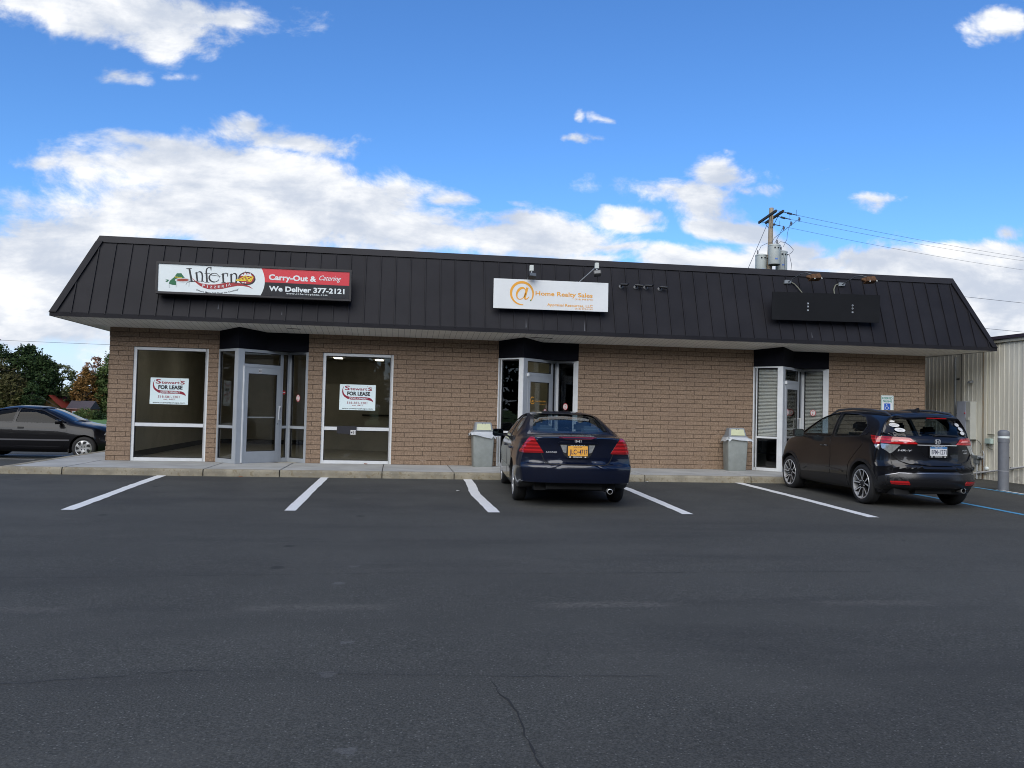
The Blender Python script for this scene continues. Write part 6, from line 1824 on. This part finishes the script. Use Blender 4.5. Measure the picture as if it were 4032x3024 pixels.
s1 = round_poly([(2.42, .975), (1.70, 1.335), (1.22, 1.378), (1.16, .985)], .05); s2_ = round_poly([(1.08, .99), (1.13, 1.378), (.72, 1.35), (.36, 1.22), (.12, 1.025)], .05)
rear_win = ([(-.60, 1.12), (.60, 1.12), (.575, 1.20), (.50, 1.36), (.40, 1.385), (-.40, 1.385), (-.50, 1.36), (-.575, 1.20)], -.6, .75)
front_win = ([(-.64, 1.04), (.64, 1.04), (.53, 1.37), (-.53, 1.37)], 1.5, 2.9)
body, pt = build_car(sedan, sh, [(0, .32), (2.74, .32)], .365, [s1, s2_], rear_win, front_win, navy, (-.30, 2.55, .60, .05))
m_seat = mat('grey cloth', (.14, .17, .19), .9)
for x in (-.36, .36): seat(sedan, x, 1.05, .50, m_seat, .24)
for x in (-.36, .36): seat(sedan, x, .22, .52, m_seat, .30, True, .50)
mb = MB(); mb.box(-.56, .56, -.34, .16, 1.00, 1.03); mb.build('parcel_shelf', m_trim, sedan)
mb = MB(); mb.bar((-.10, 1.72, 1.30), (.10, 1.72, 1.30), .02, .06); mb.build('rear_view_mirror', m_trim, sedan)
for x, y, vw in ((-.88, 0, 'l'), (.88, 0, 'r'), (-.88, 2.74, 'l'), (.88, 2.74, 'r')): wheel(x, y, .32, .205, 'sedan', sedan, -1 if x < 0 else 1)
# rear window rubber frame
def ring_patches(pt, poly, view, w, mats, name, off=.003):
    o = grow(poly, w); n = len(poly); mb = MB(); V = []
    d = Vector(pt.VIEW[view][0]); P_i = []
    def dense(P):
        out = []
        for i in range(n):
            a, c = Vector(P[i]), Vector(P[(i+1) % n])
            for j in range(8): out.append(a+(c-a)*j/8)
        return out
    A_, B_ = dense(poly), dense(o); vs = []
    for a, c in zip(A_, B_):
        for k_, q in enumerate((a, c)):
            co, no = pt.hit(view, q.x, q.y)
            if co is None: co, no = pt.hit(view, a.x, a.y)
            if co is None: co, no = Vector((0, 0, 0)), Vector((0, 0, 0))
            if no.dot(d) > 0: no = -no
            vs.append(co+no*off)
    m_ = len(A_)
    mb.add(vs, [(2*i, 2*i+1, (2*i+3) % (2*m_), (2*i+2) % (2*m_)) for i in range(m_)])
    return mb.build(name, mats, pt.parent, smooth=True)
m_frit = mat('black window edge', (.008, .009, .014), .15)
ring_patches(pt, rear_win[0], 'rear', .045, m_frit, 'rear_window_edge')
for p in (s1, s2_):
    for vw in ('left', 'right'): ring_patches(pt, p, vw, .02, m_trim, 'window_edge')
# panels: trunk lid, doors, bumper seam
trunk = pt.patch('trunk_lid', round_poly([(-.63, 1.035), (-.555, .86), (-.49, .70), (-.40, .648), (.40, .648), (.49, .70), (.555, .86), (.63, 1.035)], .04), 'rear', navy, off=.006, skirt=.012, res=.035)
for vw in ('left', 'right'):
    for poly in ([(2.42, .965), (1.16, .975), (1.10, .62), (1.12, .30), (2.25, .30), (2.38, .5)], [(1.10, .975), (.10, 1.01), (.02, .80), (.38, .52), (.52, .30), (1.06, .30), (1.04, .62)]):
        dr_ = pt.patch('door', round_poly(poly, .06), vw, navy, off=.0045, skirt=.01, res=.07)
        yh = 1.36 if poly[0][0] > 2 else .34
        sgn = -1 if vw == 'left' else 1
        co, no = pt.hit(vw, yh, .83)
        mb = MB(); mb.tube([co+Vector((0, .09, 0)), co+Vector((sgn*.035, .06, .004)), co+Vector((sgn*.04, -.02, .006)), co+Vector((sgn*.035, -.07, .004)), co+Vector((0, -.09, 0))], .014, 8)
        mb.build('door_handle', navy, dr_, smooth=True)
    pt.line('rub_strip', [(2.35, .50), (.45, .50)], vw, .035, navy, .012)
# tail lamps: rear face and wrapped side in one view from the corner
for sg in (-1, 1):
    P_ = [(.495, .812), (.93, .808), (.90, .88), (.80, 1.0), (.735, 1.045), (.645, 1.035), (.575, .93)]
    tl = pt.patch('tail_lamp', round_poly([(sg*a, c) for a, c in [(.50, .812), (.797, .808), (.79, .90), (.745, .985), (.70, 1.035), (.645, 1.035), (.575, .93)]], .012), 'rear', m_lensr, off=.014, skirt=.02, res=.03)
    sd = pt.patch('lens_side', round_poly([(-.70, .815), (-.865, .808), (-.86, .965), (-.82, .94)], .012), 'left' if sg < 0 else 'right', m_lensr, off=.012, skirt=.02, res=.03, parent=tl)
pt.line('trunk_seam', [(-.64, 1.035), (-.56, .85), (-.495, .70), (-.47, .665), (-.41, .643), (.41, .643), (.47, .665), (.495, .70), (.56, .85), (.64, 1.035)], 'rear', .011, m_cdark, .008)
# plate recess, clear lamps, brake strip, badges
rc = pt.patch('plate_recess', round_poly([(-.275, .955), (.275, .955), (.21, .80), (.175, .762), (-.175, .762), (-.21, .80)], .03), 'rear', m_trim, off=.008, skirt=.012, parent=trunk)
y_rec = pt.hit('rear', 0, .85)[0].y
pt.line('trunk_garnish', [(-.30, .965), (-.27, .972), (.27, .972), (.30, .965)], 'rear', .022, navy, .024, parent=trunk)
for sg in (-1, 1):
    pt.patch('reverse_lamp', round_poly([(sg*a, c) for a, c in [(.165, .94), (.262, .94), (.215, .83), (.17, .815)]], .012), 'rear', m_lensc, off=.014, skirt=.008, parent=trunk)
pt.patch('brake_light', round_poly([(-.29, 1.049), (.29, 1.049), (.20, 1.030), (-.20, 1.030)], .006), 'rear', mat('dark red lens', (.16, .006, .008), .15, coat=1.), off=.010, skirt=.012, parent=trunk)
plate(sedan, 0, y_rec-.022, .775, .305, .152, 'JLC-4717', mat('gold plate', (.80, .40, .06), .45), mat('navy ink', (.03, .02, .06), .5), None, tilt=0)
yb = pt.hit('rear', 0, 1.0)[0].y
mb = MB(); emblem(mb, 0, .998, 0, .10, .08)
o = mb.build('badge', m_chrome, trunk); o.location = (0, yb-.014, 0)
mb = MB(); add_text(mb, 'ACCORD', -.475, .815, .024, .165, None, 0, .02, 'LEFT', 0, 0, spacing=1.1)
o = mb.build('lettering', m_chrome, trunk); 
for v in o.data.vertices: v.co.y = pt.hit('rear', v.co.x, v.co.z)[0].y-.014
pt.line('bumper_seam', [(-.84, .648), (-.55, .650), (-.44, .64), (.44, .64), (.55, .650), (.84, .648)], 'rear', .009, m_trim, .0015)
# mirrors, exhaust, underbody
mirror(sedan, Matrix.Translation((-1.01, 1.98, 1.02)) @ Matrix.Rotation(R(4), 4, 'Z'), navy, (.20, .135))
mirror(sedan, Matrix.Translation((1.01, 1.98, 1.02)) @ Matrix.Scale(-1, 4, (1, 0, 0)), navy, (.20, .135))
mb = MB(); mb.lathe([(.034, -.16), (.040, 0), (.034, .002)], 20, M=Matrix.Translation((.50, -1.03, .255)) @ Matrix.Rotation(R(90), 4, 'X'), caps=False); mb.lathe([(.0335, .0015), (.030, -.14), (0, -.14)], 20, 1, Matrix.Translation((.50, -1.03, .255)) @ Matrix.Rotation(R(90), 4, 'X'), False); mb.tube([(.50, -.9, .26), (.48, -.5, .24), (.4, .2, .2)], .03, 8, 1); mb.build('exhaust', [m_chrome, m_cdark], sedan, smooth=True)
mb = MB(); mb.box(-.62, .62, -.80, 3.2, .24, .38); mb.box(-.45, .40, -.9, -.45, .27, .40); mb.build('underbody', m_cdark, sedan)
mb = MB(); mb.bar((-.6, 0, .3), (.6, 0, .3), .06, .06); mb.build('axle', m_cdark, sedan)

# ======================= dark grey compact SUV
grey = paint('charcoal paint', (.0085, .0085, .0110), .3, .3, .6, .3)
suv = empty('parked_suv', (8.71, -5.51, gz(8.71, -5.51)), R(-.4), 'charcoal compact SUV with roof rails and oval stickers, parked by the reserved sign', 'car')
T = dict(
    zc=table((-.83, 1.30), (-.70, 1.44), (-.62, 1.515), (-.45, 1.545), (0, 1.578), (.8, 1.605), (1.3, 1.595), (1.65, 1.545), (1.95, 1.45), (2.4, 1.245), (2.72, 1.095), (2.9, 1.06), (3.2, .985), (3.4, .88), (3.47, .76)),
    b=table((-.83, 1.13), (-.4, 1.16), (.2, 1.12), (1, 1.07), (2.2, 1.035), (2.7, 1.01), (3.1, .92), (3.47, .70)),
    wb=table((-.83, .70), (-.6, .775), (-.2, .825), (.6, .845), (2.0, .84), (2.7, .80), (3.2, .74), (3.47, .66)),
    wr=table((-.83, .59), (-.7, .585), (-.5, .575), (0, .585), (.8, .60), (1.5, .60), (1.9, .63), (2.4, .68), (2.75, .70), (3.2, .62), (3.47, .52)),
    dr=table((-.83, .04), (-.6, .05), (0, .06), (1.4, .07), (2.2, .08), (2.8, .05), (3.47, .05)),
    ww=table((-.83, .80), (-.62, .855), (-.35, .885), (.1, .888), (.9, .868), (1.7, .868), (2.5, .888), (3.0, .875), (3.47, .78)),
    zw=table((-.83, .72), (0, .74), (1.3, .66), (2.6, .72), (3.47, .6)),
    zb=table((-.83, .34), (-.6, .26), (-.3, .22), (3.0, .22), (3.47, .24)),
    wt=table((-.83, .68), (-.5, .80), (3.0, .80), (3.47, .62)))
def rear_u(x, z):
    f = pchip([.1, .30, .36, .46, .56, .60, .67, .72, .90, 1.05, 1.12, 1.18, 1.30, 1.42, 1.50, 1.56, 1.62], [.18, .10, .04, .01, .03, .045, .0, .06, .085, .085, .10, .155, .24, .315, .26, .24, .25])
    return float(f(z)) + .30*(x/.85)**2.8*(1 if z < 1.2 else .75)
def front_u(x, z): return float(pchip([.1, .3, .5, .7, .9, 1.05], [.12, .02, 0, .03, .12, .2])(z))+.36*(x/.85)**2.6
sh = CarShape(T, -.83, 3.47, rear_u, front_u, lr=.50)
u1 = round_poly([(2.34, 1.085), (1.78, 1.43), (1.40, 1.505), (1.10, 1.525), (1.06, 1.10)], .05); u2 = round_poly([(.98, 1.11), (1.02, 1.525), (.50, 1.51), (.22, 1.46), (.02, 1.32), (.12, 1.145)], .05)
rw_ = ([(-.60, 1.175), (.60, 1.175), (.615, 1.25), (.53, 1.43), (.40, 1.462), (-.40, 1.462), (-.53, 1.43), (-.615, 1.25)], -1.0, .1)
fw_ = ([(-.64, 1.12), (.64, 1.12), (.55, 1.50), (-.55, 1.50)], 1.55, 3.0)
body, pt = build_car(suv, sh, [(0, .335), (2.61, .335)], .385, [u1, u2], rw_, fw_, grey, (-.40, 2.5, .70, .05))
body['label'] = 'charcoal metallic body'
for x, y in ((-.885, 0), (.885, 0), (-.885, 2.61), (.885, 2.61)): wheel(x, y, .335, .215, 'suv', suv, -1 if x < 0 else 1)
m_seat2 = mat('black cloth', (.03, .033, .04), .9)
for x in (-.36, .36): seat(suv, x, 1.10, .62, m_seat2, .24)
for x in (-.36, .36): seat(suv, x, .20, .62, m_seat2, .29, True, .52)
ring_patches(pt, rw_[0], 'rear', .04, m_frit, 'rear_window_edge')
for p in (u1, u2):
    for vw in ('left', 'right'): ring_patches(pt, p, vw, .022, m_trim, 'window_edge')
for vw in ('left', 'right'):
    pt.patch('quarter_glass', round_poly([(-.02, 1.33), (.10, 1.15), (-.04, 1.165), (-.13, 1.22)], .02), vw, m_frit, off=.004, skirt=.006)
    for poly in ([(2.30, 1.06), (1.08, 1.085), (1.05, .80), (1.08, .36), (2.10, .36), (2.22, .62)], [(1.02, 1.085), (.12, 1.13), (-.03, 1.02), (.42, .66), (.50, .36), (1.02, .36), (.99, .80)]):
        dr_ = pt.patch('door', round_poly(poly, .06), vw, grey, off=.0045, skirt=.01, res=.07)
        sgn = -1 if vw == 'left' else 1
        if poly[0][0] > 2:
            co, no = pt.hit(vw, 1.27, .93)
            mb = MB(); mb.tube([co+Vector((0, .09, 0)), co+Vector((sgn*.035, .06, .004)), co+Vector((sgn*.04, -.02, .006)), co+Vector((sgn*.035, -.07, .004)), co+Vector((0, -.09, 0))], .014, 8); mb.build('door_handle', grey, dr_, smooth=True)
    # lower cladding and the character line over it
    pt.patch('sill_cladding', [(2.16, .27), (2.16, .40), (1.6, .43), (.5, .45), (.46, .27)], vw, m_trim, off=.012, skirt=.02, res=.06)
    pt.line('sill_moulding', [(2.05, .47), (1.9, .52), (1.2, .535), (.62, .50)], vw, .03, grey, .016)
    for yc in (0, 2.61):
        for (a0, a1_) in ((8, 172),):
            pts = [(yc+.385*math.cos(R(a)), .335+.385*math.sin(R(a))) for a in range(-8, 189, 8)]+[(yc+.435*math.cos(R(a)), .335+.43*math.sin(R(a))) for a in range(188, -9, -8)]
            pt.patch('arch_trim', pts, vw, m_trim, off=.010, skirt=.03, res=.05)
# tailgate and lamps
gate = pt.patch('tailgate', round_poly([(-.70, 1.13), (-.69, .95), (-.62, .80), (-.48, .73), (0, .70), (.48, .73), (.62, .80), (.69, .95), (.70, 1.13), (.66, 1.16), (-.66, 1.16)], .03), 'rear', grey, off=.006, skirt=.012)
pt.line('gate_seam', [(-.71, 1.04), (-.705, .84), (-.70, .60)], 'rear', .010, m_cdark, .003)
pt.line('gate_seam', [(.71, 1.04), (.705, .84), (.70, .60)], 'rear', .010, m_cdark, .003)
pt.line('gate_crease', [(-.69, .88), (-.60, .775), (-.45, .728), (-.2, .705), (0, .70), (.2, .705), (.45, .728), (.60, .775), (.69, .88)], 'rear', .018, grey, .02, parent=gate)
for sg in (-1, 1):
    vw = 'left' if sg < 0 else 'right'
    tl = pt.patch('tail_lamp', round_poly([(sg*a, c) for a, c in [(.33, 1.045), (.44, 1.135), (.77, 1.150), (.79, 1.05), (.65, 1.035)]], .012), 'rear', m_lensr, off=.018, skirt=.025, res=.03)
    pt.patch('lens_side', round_poly([(-.415, 1.150), (-.20, 1.168), (-.27, 1.09), (-.36, 1.02), (-.415, 1.03)], .015), vw, m_lensr, off=.014, skirt=.02, res=.03, parent=tl)
    pt.patch('clear_lens', round_poly([(sg*a, c) for a, c in [(.575, 1.028), (.79, 1.035), (.785, .96), (.715, .885), (.695, .885)]], .012), 'rear', m_lensc, off=.012, skirt=.02, res=.03, parent=tl)
    pt.patch('clear_lens', round_poly([(-.415, 1.025), (-.36, 1.01), (-.40, .95), (-.415, .93)], .008), vw, m_lensc, off=.012, skirt=.02, res=.03, parent=tl)
    pt.patch('inner_lens', round_poly([(sg*a, c) for a, c in [(.42, 1.075), (.47, 1.105), (.60, 1.105), (.60, 1.085)]], .008), 'rear', mat('pink lens', (.75, .25, .24), .15, coat=1.), off=.022, skirt=.006, parent=tl)
    pt.patch('reflector', round_poly([(sg*a, c) for a, c in [(.47, .395), (.72, .395), (.74, .445), (.50, .455)]], .015), 'rear', m_lensr, off=.020, skirt=.02)
pt.line('chrome_strip', [(-.34, 1.033), (.34, 1.033)], 'rear', .012, m_chrome, .018, parent=gate)
pt.patch('bumper_cladding', [(-.79, .36), (-.80, .50), (-.62, .575), (.62, .575), (.80, .50), (.79, .36)], 'rear', mat('gloss black plastic', (.010, .010, .012), .25), off=.012, skirt=.03)
for vw in ('left', 'right'):
    pt.patch('bumper_cladding', [(-.75, .36), (-.75, .50), (-.62, .55), (-.44, .50), (-.42, .30), (-.60, .30)], vw, m_trim, off=.012, skirt=.02)
pt.line('bumper_highlight', [(-.78, .53), (-.62, .573), (.62, .573), (.78, .53)], 'rear', .010, mat('silver line', (.25, .25, .27), .25, .8), .018)
y_r = pt.hit('rear', 0, .93)[0].y
plate(suv, 0.0, y_r-.026, .862, .305, .152, 'BPM-1271', mat('white plate', (.62, .63, .64), .45), mat('plate ink', (.05, .05, .09), .5), mat('plate blue', (.04, .16, .36), .5), tilt=0)
pt.patch('plate_recess', round_poly([(-.30, 1.02), (.30, 1.02), (.24, .85), (-.24, .85)], .04), 'rear', grey, off=.010, skirt=.008, parent=gate)
mb = MB(); emblem(mb, 0, 1.090, 0, .10, .078); o = mb.build('badge', m_chrome, gate); o.location = (0, pt.hit('rear', 0, 1.09)[0].y-.014, 0)
mb = MB(); add_text(mb, 'HR-V', -.62, .925, .030, .20, None, 0, .02, 'LEFT', 0, 0, shear=.2); o = mb.build('lettering', m_chrome, gate)
y_a, y_b = pt.hit('rear', -.62, .94)[0].y, pt.hit('rear', -.42, .94)[0].y; o.location = (0, 0, 0)
me_ = o.data
for v in me_.vertices: v.co.y = pt.hit('rear', v.co.x, v.co.z)[0].y-.012
mb = MB(); add_text(mb, 'SPORT', .47, .945, .018, .12, None, 0, .0, 'LEFT', 0, 0); add_text(mb, 'AWD', .50, .90, .022, .10, None, 0, .03, 'LEFT', 0, 0); o = mb.build('lettering', m_chrome, gate)
for v in o.data.vertices: v.co.y = pt.hit('rear', v.co.x, v.co.z)[0].y-.012
# spoiler, wiper, fin, rails
mb = MB(); sp_ = [(-.54, -.44, 1.485), (-.47, -.60, 1.460), (0, -.70, 1.478), (.47, -.60, 1.460), (.54, -.44, 1.485)]
vs = [(x, y, z+.012) for x, y, z in sp_]+[(x, y+.02, z-.022) for x, y, z in sp_]+[(-.52, -.26, 1.535), (0, -.30, 1.566), (.52, -.26, 1.535)]
mb.add(vs, [(0, 1, 6, 5), (1, 2, 7, 6), (2, 3, 8, 7), (3, 4, 9, 8), (0, 10, 11, 2, 1), (2, 11, 12, 4, 3), (5, 6, 7, 8, 9)])
spo = mb.build('spoiler', grey, suv, bevel=.006)
mb = MB(); mb.box(-.17, .17, -.722, -.700, 1.462, 1.476); mb.build('brake_light', m_lensr, spo)
def on(v_, a, b_, off=.02):
    co, no = pt.hit(v_, a, b_); return co-Vector(pt.VIEW[v_][0])*off
mb = MB(); mb.tube([on('rear', -.02, 1.185, .015), on('rear', .05, 1.195, .03), on('rear', .30, 1.185, .03), on('rear', .42, 1.178, .02)], [.022, .016, .010, .008], 8); mb.bar(on('rear', -.10, 1.205, .02), on('rear', .40, 1.19, .02), .01, .014); mb.build('rear_wiper', m_trim, suv, smooth=True)
mb = MB(); zt = pt.hit('top', 0, -.15)[0].z; mb.add([(-.03, -.24, zt), (.03, -.24, zt), (0, .0, zt+.0), (0, -.20, zt+.075), (0, -.26, zt+.07)], [(0, 2, 3, 4), (1, 4, 3, 2), (0, 4, 1), (0, 1, 2)]); mb.build('antenna', m_trim, suv, bevel=.004)
m_rail = mat('roof rail', (.10, .105, .115), .3, .6)
for sg in (-1, 1):
    pts = [(sg*.575, y, pt.hit('top', sg*.575, y)[0].z+h_) for y, h_ in ((-.36, .0), (-.22, .04), (.2, .058), (.8, .06), (1.30, .046), (1.56, -.005))]
    mb = MB(); mb.tube(pts, [.012, .02, .02, .02, .02, .012], 8); mb.build('roof_rail', m_rail, suv, smooth=True)
mirror(suv, Matrix.Translation((-1.03, 1.92, 1.135)) @ Matrix.Rotation(R(6), 4, 'Z'), m_trim, (.21, .15))
mirror(suv, Matrix.Translation((1.03, 1.92, 1.135)) @ Matrix.Scale(-1, 4, (1, 0, 0)), m_trim, (.21, .15))
# oval stickers
def oval(cx, cz, rx, rz, txts):
    mb = MB(); n = 28
    mb.add([(cx+rx*math.cos(2*math.pi*k/n), 0, cz+rz*math.sin(2*math.pi*k/n)) for k in range(n)], [tuple(range(n))], 0)
    for k in range(len(mb.v)): pass
    for s_, z_, h_, w_ in txts: add_text(mb, s_, cx, z_, h_, w_, None, 1, .01, 'CENTER', 0, -.001)
    o = mb.build('sticker', [m_sticker, mat('sticker grey ink', (.25, .26, .27), .6)], suv)
    pA, pB = on('rear', cx-rx*.6, cz, 0), on('rear', cx+rx*.6, cz, 0); sl = (pB.y-pA.y)/(pB.x-pA.x)
    pC, pD = on('rear', cx, cz-rz, 0), on('rear', cx, cz+rz, 0); sz_ = (pD.y-pC.y)/(pD.z-pC.z); y0 = (pA.y+pB.y)/2
    for v in o.data.vertices: v.co.y += y0+sl*(v.co.x-cx)+sz_*(v.co.z-cz)-.012
oval(-.575, 1.405, .036, .016, [])
oval(-.565, 1.345, .070, .031, [('RKPT', 1.332, .024, .10)])
oval(-.535, 1.268, .072, .034, [('CAPE', 1.266, .020, .075), ('ANN', 1.238, .020, .06)])
oval(.575, 1.37, .05, .03, []); oval(.59, 1.30, .06, .034, []); oval(.56, 1.235, .05, .03, [])
mb = MB(); mb.lathe([(.035, -.14), (.042, 0), (.036, .002)], 20, M=Matrix.Translation((.50, -.70, .30)) @ Matrix.Rotation(R(90), 4, 'X'), caps=False); mb.lathe([(.0355, .0015), (.03, -.12), (0, -.12)], 20, 1, Matrix.Translation((.50, -.70, .30)) @ Matrix.Rotation(R(90), 4, 'X'), False); mb.tube([(.50, -.58, .30), (.45, -.3, .28), (.2, .6, .25)], .03, 8, 1); mb.build('exhaust', [m_chrome, m_cdark], suv, smooth=True)
mb = MB(); mb.box(-.62, .62, -.50, 3.0, .22, .40); mb.box(-.3, .34, -.62, -.3, .24, .40); mb.box(-.66, -.4, -.60, -.35, .22, .38); mb.build('underbody', m_cdark, suv)
mb = MB(); mb.bar((-.7, .02, .32), (.7, .02, .32), .08, .08); mb.build('axle', m_cdark, suv)

# ======================= black coupe on the left
blk = paint('black paint', (.003, .003, .0045), .0, .4, .45, .15)
coupe = empty('parked_coupe', (-10.64, 5.09, gz(-9.5, 4.9)), R(-90), 'glossy black two-door coupe parked beyond the left corner of the building', 'car')
T = dict(
    zc=table((-.98, .98), (-.6, 1.02), (-.35, 1.05), (.1, 1.22), (.55, 1.34), (.9, 1.375), (1.25, 1.37), (1.55, 1.325), (2.0, 1.15), (2.42, .965), (2.6, .93), (3.0, .865), (3.3, .78), (3.45, .66)),
    b=table((-.98, .92), (0, .91), (1.5, .875), (2.4, .85), (3.1, .76), (3.45, .58)),
    wb=table((-.98, .66), (-.4, .76), (.5, .79), (1.9, .79), (2.6, .755), (3.1, .70), (3.45, .60)),
    wr=table((-.98, .58), (-.4, .60), (.1, .56), (.7, .525), (1.4, .53), (1.9, .60), (2.4, .655), (2.9, .60), (3.45, .48)),
    dr=table((-.98, .02), (-.3, .04), (.5, .07), (1.4, .06), (2.0, .08), (2.5, .04), (3.45, .05)),
    ww=table((-.98, .75), (-.5, .83), (.2, .845), (2.4, .845), (3.0, .82), (3.45, .74)),
    zw=table((-.98, .58), (0, .60), (2.5, .58), (3.45, .46)),
    zb=table((-.98, .28), (-.5, .19), (3.0, .19), (3.45, .22)),
    wt=table((-.98, .65), (-.5, .75), (3.0, .75), (3.45, .6)))
def rear_c(x, z): return .22*(x/.8)**3
def front_c(x, z): return float(pchip([.1, .3, .45, .6, .75, .9], [.10, .02, 0, .04, .14, .2])(z))+.30*(x/.8)**2.6
sh = CarShape(T, -.98, 3.45, rear_c, front_c)
c1_ = round_poly([(2.20, .93), (1.52, 1.25), (.98, 1.305), (.93, .945)], .05); c2_ = round_poly([(.86, .95), (.90, 1.305), (.45, 1.25), (.12, 1.08), (.18, .965)], .05)
rwc = ([(-.50, 1.08), (.50, 1.08), (.42, 1.31), (-.42, 1.31)], -.6, .7)
fwc = ([(-.60, .985), (.60, .985), (.48, 1.32), (-.48, 1.32)], 1.3, 2.7)
body, pt = build_car(coupe, sh, [(0, .30), (2.62, .30)], .345, [c1_, c2_], rwc, fwc, blk, (-.2, 2.3, .60, .05), glassm=m_tint, glass_side=glass_mat('coupe glass', (.05, .055, .07), 1.33))
for x, y in ((-.83, 0), (.83, 0), (-.83, 2.62), (.83, 2.62)): wheel(x, y, .30, .19, 'coupe', coupe, -1 if x < 0 else 1)
for p in (c1_, c2_):
    for vw in ('left', 'right'): ring_patches(pt, p, vw, .02, m_trim, 'window_edge')
ring_patches(pt, fwc[0], 'front', .03, m_trim, 'windscreen_edge')
for x in (-.33, .33): seat(coupe, x, 1.0, .45, m_seat2, .23)
for vw in ('left', 'right'):
    dr_ = pt.patch('door', round_poly([(2.18, .915), (.92, .93), (.86, .60), (.92, .27), (2.08, .27), (2.20, .5)], .06), vw, blk, off=.0045, skirt=.01, res=.07)
    sgn = -1 if vw == 'left' else 1
    co, no = pt.hit(vw, 1.08, .80)
    mb = MB(); mb.box(-.006, .012, -.075, .075, -.028, .028); o = mb.build('door_handle', m_trim, dr_, bevel=.005); o.location = co
    pt.line('rub_strip', [(3.0, .55), (2.98, .55)], vw, .03, m_trim, .004)
    pt.line('rub_strip', [(2.28, .50), (.32, .50)], vw, .035, mat('strip grey', (.10, .10, .11), .35), .014)
    pt.patch('front_side_lamp', round_poly([(3.06, .64), (3.25, .63), (3.24, .70), (3.10, .745)], .02), vw, m_lensc, off=.008, skirt=.01)
    pt.patch('side_marker', round_poly([(3.13, .645), (3.22, .64), (3.17, .72)], .01), vw, m_amber, off=.012, skirt=.006)
    mb = MB(); mb.box(-.012 if sgn < 0 else -.01, .012, -.01, .01, -.2, .0); o = mb.build('mud_flap', m_rubber, coupe); o.location = (sgn*.72, 2.62-.37, .36); o.scale = (8, 1, 1)
mirror(coupe, Matrix.Translation((.93, 1.98, .97)) @ Matrix.Scale(-1, 4, (1, 0, 0)), blk, (.19, .12)); mirror(coupe, Matrix.Translation((-.93, 1.98, .97)), blk, (.19, .12))
mb = MB(); mb.tube([(-.50, 1.50, 1.31), (-.52, .98, 1.62)], .005, 6); mb.build('antenna', m_trim, coupe)
mb = MB(); a_ = pt.hit('front', .35, 1.0)[0]; b2 = pt.hit('front', -.25, .99)[0]; mb.bar(a_+Vector((0, .01, .01)), b2+Vector((0, .02, .01)), .012, .012); mb.bar(pt.hit('front', .05, .985)[0]+Vector((0, .03, 0)), a_+Vector((0, .01, .01)), .012, .012); mb.build('wiper', m_trim, coupe)
mb = MB(); mb.box(-.55, .55, -.5, 3.0, .17, .30); mb.build('underbody', m_cdark, coupe)
for o in list(bpy.data.objects):
    if o.name.startswith('cut'): bpy.data.objects.remove(o)
